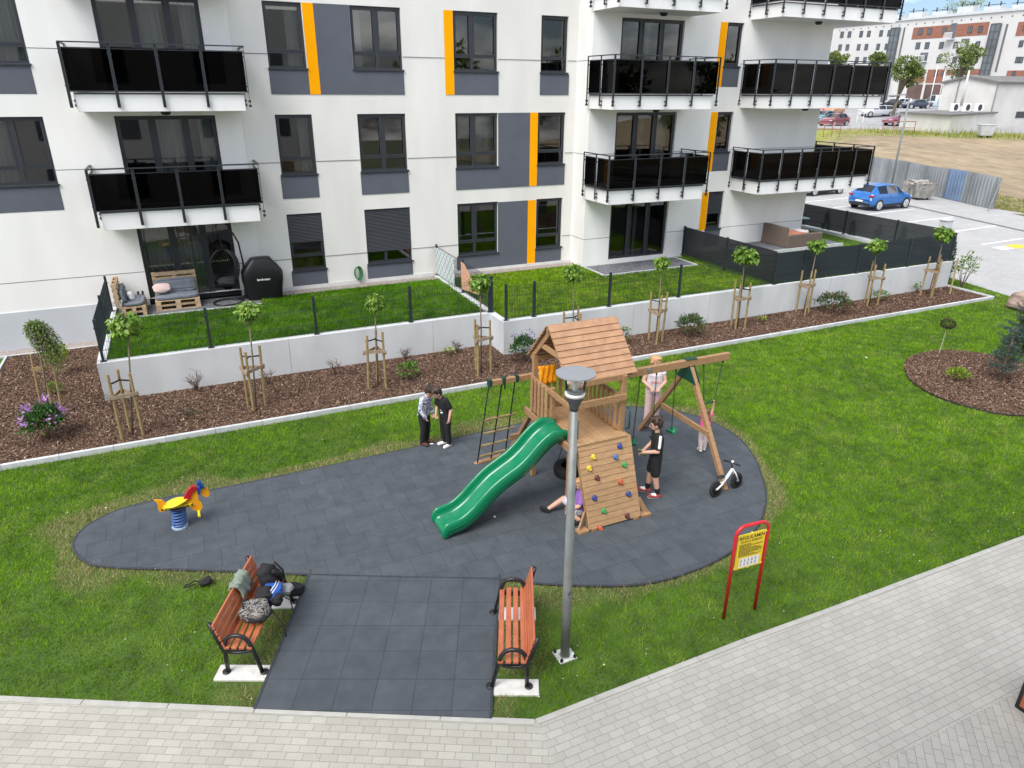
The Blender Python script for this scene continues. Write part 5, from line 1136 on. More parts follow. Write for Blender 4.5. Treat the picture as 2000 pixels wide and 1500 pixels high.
        for q in (-.6, 0, .6): cap(mb, w_+side*r(.010)*q, pc+side*r(.017)*q, r(.0125), r(.0115))
        for i, q in enumerate((-1.05, -.35, .35, 1.05)):                                                                         # four fingers, two bends each
            l = r((.034,.040,.038,.030)[i]); b0 = pc+side*r(.016)*q+d*r(.006); d1 = (d*math.cos(cu*.8)+pn*math.sin(cu*.8)); d2 = (d*math.cos(cu*1.9)+pn*math.sin(cu*1.9)); m1 = b0+d1*l*.55
            cap(mb, b0, m1, r(.0068), r(.0062), 8); cap(mb, m1, m1+d2*l*.6, r(.0062), r(.0052), 8)
        tb = w_+d*r(.012)-side*r(.014)*1; cap(mb, tb, tb-side*r(.016)+d*r(.018)+pn*r(.006), r(.0085), r(.0072), 8); cap(mb, tb-side*r(.016)+d*r(.018)+pn*r(.006), tb-side*r(.016)+d*r(.036)+pn*r(.014), r(.0072), r(.006), 8)
    body = bake('body', mb, skin, T, .0075, 3)
    for s in (-1, 1):
        MB().ball(tuple(hm @ Vector((r(.057), s*r(.024), r(.012)))), r(.0085), 8, 6).build('eye', mat('eye_dark', (.02,.015,.012), .3), T, smooth=True)
        MB().bar(hm @ Vector((r(.061), s*r(.012), r(.027))), hm @ Vector((r(.053), s*r(.036), r(.026))), .006, .005).build('eyebrow', hair, T)
    MB().bar(hm @ Vector((r(.062), -r(.016), -r(.034))), hm @ Vector((r(.062), r(.016), -r(.034))), .006, .006).build('mouth', mat('lips', (.36,.12,.10), .5), T)
    # hair
    mb = MB(); ell(mb, hm, (-r(.020),0,r(.026)), (r(.072),r(.066),r(.070))); ell(mb, hm, (r(.016),0,r(.062)), (r(.050),r(.052),r(.026))); ell(mb, hm, (-r(.040),0,-r(.012)), (r(.040),r(.052),r(.045)))
    for k in range(0 if long_hair else 26):
        a = k*2.4; z = .02+.055*random.random(); p = Vector((-r(.02)+r(.062)*math.cos(a)*(1 if math.cos(a) < .3 else .9), r(.060)*math.sin(a), r(z)+r(.02))); cap(mb, hm @ p, hm @ (p*1.06+Vector((0,0,-r(.022)))), r(.013), r(.007), 7)
    if long_hair:
        for k in range(9):
            y = (k-4)/4; a = hm @ Vector((-r(.045)-r(.012)*(1-y*y), y*r(.052), r(.0))); b = lerp(J['chest'], J['neck'], .75)+Vector((-r(.075)-r(.02)*(1-y*y), y*r(.055), 0)); c = b+Vector((r(.005), 0, -r(.11)-r(.03)*(k % 2)))
            cap(mb, a, b, r(.021), r(.022)); cap(mb, b, c, r(.022), r(.009))
    bake('hair', mb, hair, T, .009, 2)
    if top:
        mb = MB(); torso(mb, .011, -.10); cap(mb, lerp(J['hipL'], J['pelvis'], .2)-up*r(.005), lerp(J['hipR'], J['pelvis'], .2)-up*r(.005), r(.066)+.010, r(.066)+.010)
        for s in ('L', 'R'): arm(mb, s, .011, {'short': .36, 'long': .97, 'none': .12}[sleeve])
        bake('top', mb, top, T, .010, 4)
    if bottom:
        mb = MB(); cap(mb, J['hipL']+up*r(.03), J['hipR']+up*r(.03), r(.058)+.010, r(.058)+.010)
        for s in ('L', 'R'): legs(mb, s, .014, {'long': .97, 'short': .42, 'mid': .62}[leg], 1.25)
        bake('shorts' if leg == 'short' else 'trousers', mb, bottom, T, .010, 4)
    for s in ('L', 'R'):
        mb = MB(); foot(mb, s, .008); bake('shoe', mb, shoes, T, .009, 3)
        c = J['an'+s]; d = foot_dir(s).normalized()
        if shoe2: mb = MB(); h = c-Vector((0,0,r(.022)))-d*r(.012); cap(mb, h+d*r(.03)+Vector((0,0,.012)), h+d*r(.085)+Vector((0,0,.009)), r(.024)+.008, r(.020)+.008); cap(mb, h-Vector((0,0,r(.012))), h+d*r(.11)-Vector((0,0,r(.012))), r(.022)+.006, r(.020)+.006); bake('shoe_panel', mb, shoe2, T, .009, 2)
        if socks: mb = MB(); cap(mb, lerp(J['an'+s], J['kn'+s], .05), lerp(J['an'+s], J['kn'+s], .3), r(.026)+.006, r(.029)+.006); bake('sock', mb, socks, T, .009, 2)
    return T, J
HB = mat('hair_brown', (.045,.028,.018), .6, .35, 60); HD = mat('hair_dark', (.035,.020,.014), .6, .35, 60); HR = mat('hair_ginger', (.46,.26,.12), .55, .25, 50); HL = mat('hair_light_brown', (.16,.09,.045), .6, .3, 50)
BLK = mat('black_cloth', (.011,.011,.013), .85, .3, 18); WHT = mat('white_cloth', (.72,.72,.72), .8, .06, 12)
lean = dict(chest=(.045,0,.725), neck=(.075,0,.805), head=(.125,0,.885), shL=(.05,.098,.785), shR=(.05,-.098,.785))
T, J = person('boy in white and blue patterned long-sleeved top and black trousers, head bowed towards his friend', G(837,866,.035)+Vector((-.07,0.02,0)), R(-52), 1.40,
    dict(lean, elL=(.03,.13,.63), elR=(.035,-.135,.63), wrL=(.10,.09,.50), wrR=(.10,-.10,.49), knL=(.02,.06,.285), knR=(.025,-.06,.285)), camo('sky_camo', (.13,.16,.27), (.70,.73,.80), (.34,.39,.52), 11, 1.5), BLK, mat('dark_red_shoe', (.07,.02,.02), .6, .3, 20), HD, 'long', nod=R(38), yaw=R(18), shoe2=None)
MB().tube([(.11,.02,.012),(.17,.06,.012)], .016, 6).build('shoe_toe', WHT, T)
T, J = person('boy in black T-shirt with white print and black tracksuit trousers with white shoes', G(872,870,.035), R(197), 1.43,
    dict(lean, head=(.135,0,.885), elL=(.0,.14,.635), elR=(.06,-.12,.62), wrL=(.045,.15,.495), wrR=(.11,-.08,.52)), BLK, BLK, WHT, HB, 'short', nod=R(32), yaw=R(-12))
mb = MB(); rr = random.Random(3)
for k in range(10): y, z = rr.uniform(-.02,.075), rr.uniform(.80,1.10); x = .062*1.43+.030+.02*(z-.8)*2-.25*y*y*4; mb.ball((x, y, z), 1, 8, 5, (.008, rr.uniform(.008,.022), rr.uniform(.010,.03)))
mb.build('shirt_print', WHT, T, smooth=True)
mb = MB()
for k in range(7): a = lerp(J['hipL'], J['knL'], .3+.2*k/1.6) if k < 4 else lerp(J['knL'], J['anL'], (k-3.6)/3.6); mb.ball(tuple(a+Vector((0,.070-.006*k,0))), 1, 8, 5, (.015,.01,.022))
mb.build('side_stripe', WHT, T, smooth=True)
T, J = person('girl with long reddish-blonde hair in pale pink trousers standing behind the swing beam', G(1262,830,.045)+Vector((.12,0,0)), R(-118), 1.66,
    dict(elL=(.03,.14,.645), elR=(.03,-.15,.645), wrL=(.13,.05,.585), wrR=(.13,-.055,.585), anL=(-.03,.065,.05), anR=(.03,-.07,.05), curlL=.9, curlR=.9), mat('striped_top', (.62,.58,.6), .8, .25, 9, stretch=(.3,.3,3)), mat('pale_pink_cloth', (.60,.42,.43), .85, .10, 8), mat('sandal', (.14,.07,.05), .7, .2, 20), HR, 'none', long_hair=True, yaw=R(68), nod=R(8))
mb = MB(); cap(mb, J['pelvis']+Vector((0,-.05,.20)), J['pelvis']+Vector((0,.05,.20)), .125, .125); bake('pink_band', mb, mat('pink_band', (.60,.33,.36), .85, .1, 10), T, .01, 3)
T, J = person('boy in black shorts and white-striped black polo, holding a phone beside the climbing wall', G(1274,966,.045), R(152), 1.60,
    dict(chest=(.0,0,.73), head=(.035,0,.915), elL=(.01,.135,.64), elR=(.02,-.135,.64), wrL=(.165,.085,.60), wrR=(.12,-.08,.56), anL=(-.05,.062,.05), anR=(.055,-.062,.05), knL=(.0,.056,.285), knR=(.035,-.056,.285), curlL=1.0, curlR=.7), BLK, BLK, mat('red_shoe', (.35,.05,.05), .6, .2, 20), HB, 'short', 'short', nod=R(14), socks=BLK, shoe2=WHT)
mb = MB(); a, b = J['shL']+Vector((0,.0,.02)), J['elL']; cap(mb, a+Vector((-.012,.040,.012)), lerp(a, b, .66)+Vector((-.01,.052,0)), .030, .028); bake('shoulder_stripe', mb, WHT, T, .008, 2)
p = T.matrix_basis @ (J['wrL']+Vector((.10,.0,.035))); o = MB().box(-.075,.075,-.036,.036,-.004,.004).build('phone', mat('phone_black', (.012,.012,.015), .15), bevel=.004); o.location = p; o.rotation_euler = (R(8), R(-8), R(152)); tag(o, 'dark phone in the hand of the boy in the black polo', 'phone')
p = T.matrix_basis @ (J['wrR']+Vector((.05,.03,-.06))); o = MB().lathe([(.0,-.085),(.032,-.08),(.035,0),(.028,.05),(.014,.07),(.014,.09),(.0,.092)], (0,0,0), 12).build('bottle', mat('lime_plastic', (.16,.45,.05), .3, .2, 20), smooth=True); o.location = p; o.rotation_euler = (0, R(50), R(152)); tag(o, 'small green bottle in the other hand of the boy in the black polo', 'bottle')
T, J = person('little girl in a pink top hanging with raised arms from the trapeze', G(1372,882,.045)+Vector((.0,.02,.015)), R(70), .98,
    dict(elL=(.03,.135,.97), elR=(.03,-.135,.97), wrL=(.02,.14,1.13), wrR=(.02,-.14,1.13), shL=(0,.095,.82), shR=(0,-.095,.82), anL=(-.04,.05,.05), anR=(.02,-.05,.05), curlL=1.5, curlR=1.5), mat('pink_cloth', (.75,.14,.32), .8, .08, 12), mat('pale_leggings', (.60,.50,.50), .85, .12, 14), WHT, HL, 'none', long_hair=True, nod=R(-12), shoe2=BLK)
b0 = G(1133, 1003, .05)
T, J = person('girl in a purple top sitting on the rubber ground behind the climbing wall', b0, R(165), 1.42,
    dict(pelvis=(0,0,.07), chest=(-.02,0,.265), neck=(-.01,0,.345), head=(.015,0,.43), shL=(-.02,.095,.33), shR=(-.02,-.095,.33), elL=(.05,.13,.20), elR=(-.02,-.15,.19), wrL=(.17,.10,.13), wrR=(.06,-.17,.06),
     hipL=(.03,.05,.06), hipR=(.03,-.05,.06), knL=(.19,.14,.12), knR=(.19,-.11,.17), anL=(.05,.20,.035), anR=(.40,-.10,.04), toeL=(.9,.3,0), toeR=(.8,-.1,.5)), mat('purple_cloth', (.26,.13,.42), .85, .15, 10), camo('floral_cloth', (.25,.25,.4), (.62,.60,.66), (.70,.70,.72), 22, 1), BLACKF, HR, 'short', 'short', long_hair=True, nod=R(15))
parts = [grass(LAWN, 1250000, 0, HOLES+PADS, dry=[RUB, PATH]),
         grass([(-14, 22.6), (-14, 15.5), (-5.2, 15.5), (-5.2, 22.6)], 60000, 0)]
tag(fast_mesh('grass', np.vstack([p[0] for p in parts]), 3, GR, cols=np.vstack([p[1] for p in parts])), kind='stuff')
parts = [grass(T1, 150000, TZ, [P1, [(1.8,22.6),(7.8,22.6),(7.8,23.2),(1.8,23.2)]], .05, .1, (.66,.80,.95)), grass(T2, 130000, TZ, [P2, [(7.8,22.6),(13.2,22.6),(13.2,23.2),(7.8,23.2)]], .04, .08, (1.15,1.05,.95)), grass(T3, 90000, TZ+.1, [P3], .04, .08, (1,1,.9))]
tag(fast_mesh('terrace_grass', np.vstack([p[0] for p in parts]), 3, GR, cols=np.vstack([p[1] for p in parts])), kind='stuff')
# little white petals and clover heads scattered in the lawn
n = 900; A = np.array([p[:2] for p in LAWN]); x = rng.uniform(-4, 14, n*4); y = rng.uniform(5, 15, n*4)
k = (poly_in([p[:2] for p in LAWN], x, y) & ~poly_in(RUB, x, y) & ~poly_in(ISL, x, y) & ~poly_in(PATH, x, y)) & (rng.random(n*4) < np.clip(1.3-poly_dist([p[:2] for p in PE], x, y)/1.4, .05, 1)*.2); x, y = x[k], y[k]; n = len(x); a = rng.uniform(0, 6.28, n); r_ = rng.uniform(.005, .014, n)
q = np.empty((n,4,3))
for i in range(4): q[:,i] = np.stack((x+np.cos(a+i*1.57)*r_, y+np.sin(a+i*1.57)*r_*.8, .05+rng.uniform(-.004,.01,n)), 1)
tag(fast_mesh('fallen_petals', q.reshape(-1,3), 4, vcol_mat('petals', .8, .2), cols=np.repeat(pick([(.62,.62,.55),(.7,.68,.6),(.5,.48,.3)], n), 4, 0)), kind='stuff')
# ------------------------------------------------------------------ on the terraces
def pallet_sofa(label, loc, rz, Ln, dp, two_back=True):
    T = thing('pallet_sofa', label, 'sofa', loc, rz, 'sofas made of pallets')      # local: x along, +y to the back
    mb = MB()
    for lv in (0, .145):
        for y in (.0, dp/2-.05, dp-.1):
            for x in (0, Ln/2-.07, Ln-.14): mb.box(x, x+.14, y, y+.1, lv+.022, lv+.1)
            mb.box(0, Ln, y, y+.1, lv, lv+.021)
        n = 6
        for k in range(n): y = (dp-.1)*k/(n-1); mb.box(0, Ln, y, y+.1, lv+.122, lv+.143)
        for x in (0, Ln/2-.07, Ln-.14): mb.box(x, x+.14, 0, dp, lv+.101, lv+.1215)
    mb.build('pallet', PALLET, T)
    mb = MB()
    for x in (0, Ln/2-.05, Ln-.1): mb.box(x, x+.1, dp+.03, dp+.12, .30, .98)
    for z in (.42, .58, .74, .88): mb.box(0, Ln, dp+.005, dp+.028, z, z+.09); mb.box(0, Ln, dp+.122, dp+.143, z, z+.09)
    mb.build('pallet_back', PALLET, T)
    for nm, c, r3, tl, sd in (('seat_cushion', (Ln/2, dp*.48, .355), (Ln*.49, dp*.46, .065), 0, 3), ('back_cushion', (Ln*.5, dp-.09, .60), (Ln*.47, .07, .21), -.15, 5)):
        bm = bmesh.new(); bmesh.ops.create_icosphere(bm, subdivisions=5, radius=1)
        for v in bm.verts:
            p = v.co; q = Vector([math.copysign(abs(a)**.42, a) for a in p]); tuft = .55+.45*abs(math.sin(q.x*math.pi*2))**.5*abs(math.sin((q.y if nm[0] == 's' else q.z)*math.pi*1.5))**.5
            if nm[0] == 's': v.co = Vector((q.x*r3[0], q.y*r3[1], q.z*r3[2]*(tuft if q.z > 0 else 1)))
            else: v.co = Vector((q.x*r3[0], q.y*r3[1]*(tuft if q.y < 0 else 1), q.z*r3[2]))
        me = bpy.data.meshes.new(nm); bm.to_mesh(me); bm.free(); me.materials.append(GREYCUSH); me.polygons.foreach_set('use_smooth', [True]*len(me.polygons)); o = bpy.data.objects.new(nm, me); link(o, T); o.location = c; o.rotation_euler = (tl, 0, 0)
    return T
PZ = TZ+.03
pallet_sofa('pallet sofa with grey cushions in front of the garden door', (-1.15, 22.28, PZ), 0, 1.2, .68)
pallet_sofa('pallet sofa with grey cushions along the left side fence', (-1.40, 22.0, PZ), R(90), 1.0, .62)
PIL = mat('pillow_blush', (.66,.50,.46), .9, .10, 30)
o = blob('pillow', (-.93, 22.62, PZ+.60), (.24,.07,.14), PIL, R(6), .05, 4, None, -.5); tag(o, 'pale pink pillow on the pallet sofa before the door', 'pillow')
o = blob('pillow', (-1.75, 22.42, PZ+.5), (.13,.07,.13), mat('pillow_white', (.74,.72,.72), .9, .08, 30), R(70), .06, 8, None, -.4); tag(o, 'white pillow on the pallet sofa along the side fence', 'pillow')
for x in (-1.46, -1.58):
    o = MB().lathe([(.028,0),(.033,.10),(.028,.10),(.024,.008),(0,.008)], (0,0,0), 12).build('cup', BLACK, smooth=True); o.location = (x, 22.85, PZ+.41); tag(o, 'dark cup standing on the sofa along the side fence', 'cup', 'two dark cups')
# hanging egg chair
EC = thing('hanging_chair', 'black wicker egg chair hanging from a curved stand on the garden patio', 'chair', (.95, 22.5, PZ))
mb = MB(); mb.tube([(-.12+.42*math.cos(a*.2618), -.10+.36*math.sin(a*.2618), .03) for a in range(24)], .028, 8, closed=True)
mb.tube([(.18,.14,.03),(.40,.2,.10),(.46,.2,.5),(.47,.2,1.2),(.42,.18,1.75),(.30,.12,2.05),(.10,.04,2.17),(-.06,0,2.12),(-.1,0,2.03)], .026, 9); mb.build('stand', BLACK, EC, smooth=True)
mb = MB(); ce = Vector((-.06,0,1.0))
def eg(u, v): k = math.sin(v)*(1+.18*math.cos(v)); return ce+Vector((.40*k*math.cos(u), .36*k*math.sin(u), .62*math.cos(v)))
for k in range(40):
    u = k/40*2*math.pi
    if math.cos(u+1.9) > .45: continue
    mb.tube([eg(u+.15*math.sin(v*2), v) for v in np.linspace(.02, 3.0, 14)], .011, 5)
for v in (.55,.9,1.3,1.7,2.05,2.4,2.7): mb.tube([eg(u, v) for u in np.linspace(-1.9+1.1, -1.9+5.18, 20)], .008, 5)
for s in (1.1, 5.18): mb.tube([eg(-1.9+s, v) for v in np.linspace(.02, 3.0, 14)], .018, 6)
mb.build('basket', BLACK, EC, smooth=True); MB().tube([(-.1,0,2.06), ce+Vector((0,0,.62))], .010, 6).build('hanger', BLACK, EC)
blob('cushion', ce+Vector((0,0,-.36)), (.28,.26,.13), BLACKF, 0, .08, 3, EC)
# covered grill
GC = thing('covered_grill', 'barbecue grill under a black cover beside the egg chair', 'grill', (1.92, 22.62, PZ))
lv = [(0,.50,.29,.0),(.3,.55,.31,.02),(.6,.60,.33,.05),(.84,.60,.33,.05),(1.0,.50,.30,.03),(1.14,.38,.25,.02),(1.24,.30,.21,0),(1.26,.28,.19,0)]; vs = []; n = 40
for z, hx, hy, c in lv:
    for k in range(n):
        a = 2*math.pi*k/n; cx, sy = math.cos(a), math.sin(a); q = .38; x = math.copysign(abs(cx)**q, cx)*hx; y = math.copysign(abs(sy)**q, sy)*hy; f = 1+.035*math.sin(k*2.7+z*3)*max(0,1.1-z)
        vs.append((x*f, y*f, z))
mb = MB().add(vs, [(i*n+j, i*n+(j+1) % n, (i+1)*n+(j+1) % n, (i+1)*n+j) for i in range(len(lv)-1) for j in range(n)]+[tuple(range((len(lv)-1)*n, len(lv)*n))])
CV = mb.build('cover', mat('vinyl', (.008,.009,.010), .42, .15, 9, .25, 14, spec=.35), GC, smooth=True)
text('landmann', 0, .62, .10, CV, WHITEP, -.352, .002)
# furniture in the corner garden
WK = mat('wicker', (.14,.105,.085), .85, .2, 40, .6, 70)
T = thing('garden_sofa', 'brown wicker corner sofa on the patio of the corner garden', 'sofa', (22.3, 21.5, 1.25))
MB().box(-.75,-.6,-.75,.55,0,.80).build('backrest', WK, T, bevel=.03); MB().box(-.75,1.1,-.9,-.76,0,.52).build('armrest', WK, T, bevel=.03); MB().box(-.59,1.0,-.75,.2,.05,.36).build('seat', WK, T, bevel=.03)
blob('cushion', (.0,-.3,.45), (.5,.4,.09), mat('rust_cushion', (.45,.17,.10), .9, .3, 6), 0, .12, 6, T); blob('cushion', (.6,-.1,.46), (.3,.35,.08), mat('pale_cushion', (.6,.58,.6), .9, .2, 6), .4, .12, 16, T)
T = thing('garden_table', 'small teal round table at the corner of the building', 'table', (24.25, 22.6, 1.25))
MB().lathe([(.32,.70),(.33,.72),(.31,.735),(0,.735)], (0,0,0), 24).build('table_top', mat('teal', (.03,.16,.14), .4), T); MB().tube([(0,0,0),(0,0,.7)], .03, 8).lathe([(.2,0),(.18,.03),(0,.04)], (0,0,0), 16).build('leg', DGREEN, T)
# box at the right edge of the paving
T = thing('litter_bin', 'dark framed box with orange-brown panels at the right edge of the paving', 'bin', G(1984,1378,.012)-Vector((.03,.5,0)), 0)
mb = MB()
for x in (0,.46):
    for y in (0,.46): mb.box(x, x+.04, y, y+.04, 0, .95)
for z in (0,.91): mb.box(.04,.46,.0,.04,z,z+.04); mb.box(.04,.46,.46,.5,z,z+.04); mb.box(0,.04,.04,.46,z,z+.04); mb.box(.46,.5,.04,.46,z,z+.04)
mb.build('frame', BLACK, T); mb = MB()
for k in range(9): z = .045+k*.096; mb.box(.04,.46,.01,.03,z,z+.09); mb.box(.01,.03,.04,.46,z,z+.09); mb.box(.47,.49,.04,.46,z,z+.09); mb.box(.04,.46,.47,.49,z,z+.09)
mb.build('panel', WOODB, T)
# small pale litter in the lawn
mb = MB()
T = None
for k, (x, y) in enumerate(((1692,698),(966,1009))):
    o = MB().ball((0,0,0), .025, 6, 4, (1,1.3,.5)).build('paper_scrap', WHITEP); o.location = G(x, y, .05); tag(o, 'white scrap of paper lying on the '+['lawn before the mulch island','rubber ground beside the slide end'][k], 'litter')

# ------------------------------------------------------------------ parking and the land beyond
ASPH = brick_mat('parking_blocks', (.36,.36,.355), (.40,.40,.395), (.27,.27,.27), .2, .1, 0, .004, .9, .5, var=.14, vscale=.5)
PRK = [(28.25,18.3),(27.55,15.19),(27.2,5.2),(27.2,-20),(49,-20),(48.2,29.3),(53,42.5),(56,60),(24,60),(24,30.2),(26.75,30.2),(26.75,18.3)]
sheet('parking', PRK, -.012, ASPH)
LINE = mat('road_paint', (.72,.72,.70), .7, .08, 5)
mb = MB()
for a, b in (((38.4,36.2),(43.9,36.5)),((38.7,33.6),(43.6,33.9)),((38.4,30.76),(43.15,31.1)),((38.0,27.88),(42.6,28.05)),((37.6,24.8),(42.0,25.07)),((36.05,21.95),(40.2,22.12)),((35.2,19.2),(39.4,19.3))): mb.bar((*a,-.004), (*b,-.004), .12, .012)
tag(mb.build('parking_lines', LINE), kind='structure')
mb = MB(); mb.bar((45.6,38,-.006),(44.21,32.53,-.006),.32,.014).bar((44.21,32.53,-.006),(41.88,23.42,-.006),.32,.014).bar((41.88,23.42,-.006),(40.2,16,-.006),.32,.014)
tag(mb.build('drain_channel', mat('drain', (.13,.13,.13), .9, .2, 4)), kind='structure')
p = G(1985,481,-.004); mb = MB().box(p.x-.55,p.x+.6,p.y-.35,p.y+.35,-.008,-.004); tag(mb.build('parking_symbol', mat('yellow_road_paint', (.75,.5,.03), .7, .2, 6)), kind='structure')
p = G(1962,484,-.004); mb = MB().box(p.x-.5,p.x+.45,p.y-.3,p.y+.3,-.008,-.004); tag(mb.build('parking_symbol', LINE), kind='structure')
# field: rises behind the corrugated fence to a plateau
n0 = Vector((.939,-.343)); q0 = Vector((47.95,29.1))
def TH(x, y):
    s = (x-q0.x)*n0.x+(y-q0.y)*n0.y; d = math.hypot(x, y); t = min(max((d-60)/25, 0), 1); k = min(max((s-.4)/7, 0), 1); e = min(max((d-103)/26, 0), 1); return (2.9*t*t*(3-2*t)+1.5*e*e*(3-2*e))*k*k*(3-2*k)
us = np.concatenate((np.linspace(.0, 30, 40), np.linspace(32, 120, 36), np.linspace(130, 420, 14))); vs_ = np.concatenate((np.linspace(-70, -40, 10), np.linspace(-38, 75, 90), np.linspace(80, 420, 24)))
V = []; C = []
for s in us:
    for t in vs_:
        x, y = q0.x+n0.x*s+.343*t, q0.y+n0.y*s+.939*t; z = TH(x, y)
        big = float(vnoise(np.array([x]), np.array([y*1.0]), 6)[0]); fn = float(vnoise(np.array([x]), np.array([y]), 1.7)[0]); rut = float(vnoise(np.array([(x*.9+y*.4)]), np.array([y*.1]), 1.3)[0])
        if s < 30: z += .16*(fn-.5)+.12*(rut-.5)
        earth = np.array((.37,.288,.185))*(.78+.42*big)*(.85+.3*fn); dark = np.array((.21,.175,.125))
        k = np.clip(1.5-s/17+.6*(rut-.5), 0, 1)*(.55+.45*fn); c = earth*(1-k*.8)+dark*k*.8
        if s < 4: g = np.clip((fn-.35)*2, 0, 1)*.8; c = c*(1-g)+np.array((.13,.155,.06))*g
        dc = math.hypot(x, y)
        if s > 3 and 82 < dc < 97: g = np.clip(1-abs(dc-89.5)/6.5, 0, 1)**.6*np.clip(.35+fn, 0, 1); c = c*(1-g)+np.array((.22,.25,.05))*g
        if dc > 96: k = min(1, (dc-96)/2+.3*rut); c = c*(1-k)+np.array((.34,.34,.345))*(.92+.16*big)*k
        V.append((x, y, z)); C.append(c)
nu, nv = len(us), len(vs_); mb = MB().add(V, [(i*nv+j, (i+1)*nv+j, (i+1)*nv+j+1, i*nv+j+1) for i in range(nu-1) for j in range(nv-1)])
o = mb.build('dirt_field', FIELD, smooth=True); a = o.data.attributes.new('Col', 'FLOAT_COLOR', 'POINT'); c4 = np.ones((len(C),4), np.float32); c4[:,:3] = C; a.data.foreach_set('color', c4.ravel()); o['kind'] = 'structure'
# rough grass on the bank
n = 60000; s = rng.uniform(4, 50, n); t = rng.uniform(-60, 60, n); dc = np.hypot(q0.x+n0.x*s+.343*t, q0.y+n0.y*s+.939*t); k = (rng.random(n) < np.clip(1.1-np.abs(dc-89)/6, 0, 1)) & (rng.random(n) < .9); s, t = s[k], t[k]
s2 = rng.uniform(.6, 5, 9000); t2 = rng.uniform(-24, 18, 9000); s = np.concatenate((s, s2)); t = np.concatenate((t, t2)); n = len(s)
x = q0.x+n0.x*s+.343*t; y = q0.y+n0.y*s+.939*t; z = np.array([TH(a, b) for a, b in zip(x, y)]); h = np.where(s > 10, rng.uniform(.12, .75, n), rng.uniform(.04, .14, n)); a = rng.uniform(0, 6.28, n); wd = .035
q = np.empty((n,3,3)); q[:,0] = np.stack((x-np.cos(a)*wd, y-np.sin(a)*wd, z-.02), 1); q[:,1] = np.stack((x+np.cos(a)*wd, y+np.sin(a)*wd, z-.02), 1); q[:,2] = np.stack((x+rng.normal(0,.08,n), y+rng.normal(0,.08,n), z+h), 1)
tag(fast_mesh('rough_grass', q.reshape(-1,3), 3, GR, cols=np.repeat(pick([(.20,.25,.04),(.30,.32,.09),(.13,.2,.03),(.36,.33,.12)], n), 3, 0)), kind='stuff')
# corrugated fence
A_, B_ = Vector((54.6,47.2)), Vector((47.9,29.05)); d = (B_-A_); ln = d.length; u = d/ln; nr = Vector((-u.y, u.x))
CF = thing('corrugated_fence', 'corrugated sheet steel fence along the parking, with one blue stretch', 'fence', (*A_, 0))
STEEL = mat('zinc_sheet', (.27,.29,.305), .5, .25, .9, metal=.35, stretch=(1,1,.5)); BLUES = mat('blue_sheet', (.17,.24,.36), .5, .22, 1.2, metal=.25)
def corr(a, b, m, name):
    vs = []; n = int((b-a)/.04)
    for k in range(n+1):
        s = a+(b-a)*k/n; w_ = .11*math.sin(s*2*math.pi/.32); p = A_+u*s+nr*w_; zz = 2.02+.03*math.sin(s*.9)
        vs += [(p.x, p.y, .02), (p.x, p.y, zz)]
    P_(MB().add(vs, [(2*k, 2*k+2, 2*k+3, 2*k+1) for k in range(n)]).build(name, m, CF, smooth=True))
corr(0, ln-5.0, STEEL, 'sheet_panel'); corr(ln-5.0, ln-3.1, BLUES, 'sheet_panel'); corr(ln-3.1, ln, STEEL, 'sheet_panel')
k = 0
while k < ln: p = A_+u*k-nr*.1; P_(MB().bar((p.x,p.y,0),(p.x,p.y,2.0),.05,.05).build('fence_post', GALV, CF)); k += 2.4
pe = A_+u*(ln-.2); P_(MB().tube([(pe.x+.1,pe.y-.15,1.9),(pe.x-1.2,pe.y-.6,.0)], .035, 6).build('fence_stay', GALV, CF))
T = thing('dumpster', 'grey battered waste container in front of the corrugated fence', 'container', (47.6, 34.3, 0), R(70))
mb = MB().add([(-.75,-.5,.15),(.75,-.5,.15),(.75,.5,.15),(-.75,.5,.15),(-.9,-.62,1.15),(.9,-.62,1.15),(.9,.62,1.15),(-.9,.62,1.15)], [(3,2,1,0),(0,1,5,4),(1,2,6,5),(2,3,7,6),(3,0,4,7)])
o = mb.build('body', mat('grimy_steel', (.27,.26,.24), .8, .5, 2.2, .4, 12), T); o.modifiers.new('s','SOLIDIFY').thickness = .04
for x in (-.9,-.3,.3,.9):
    for e in (-1, 1): MB().bar((x*.86,e*.56,.2),(x,e*.65,1.12),.06,.04).build('rib', MATS['grimy_steel'], T)
blob('rubbish', (0,0,1.05), (.75,.5,.2), mat('rubbish', (.30,.28,.25), .9, .4, 5), 0, .3, 3, T)
mb = MB()
for x in (-.55,.55):
    for y in (-.4,.4): mb.lathe([(.09,-.03),(.09,.03)], (x,y,.09), 10, 'y')
mb.build('wheel', RUBBERB, T)

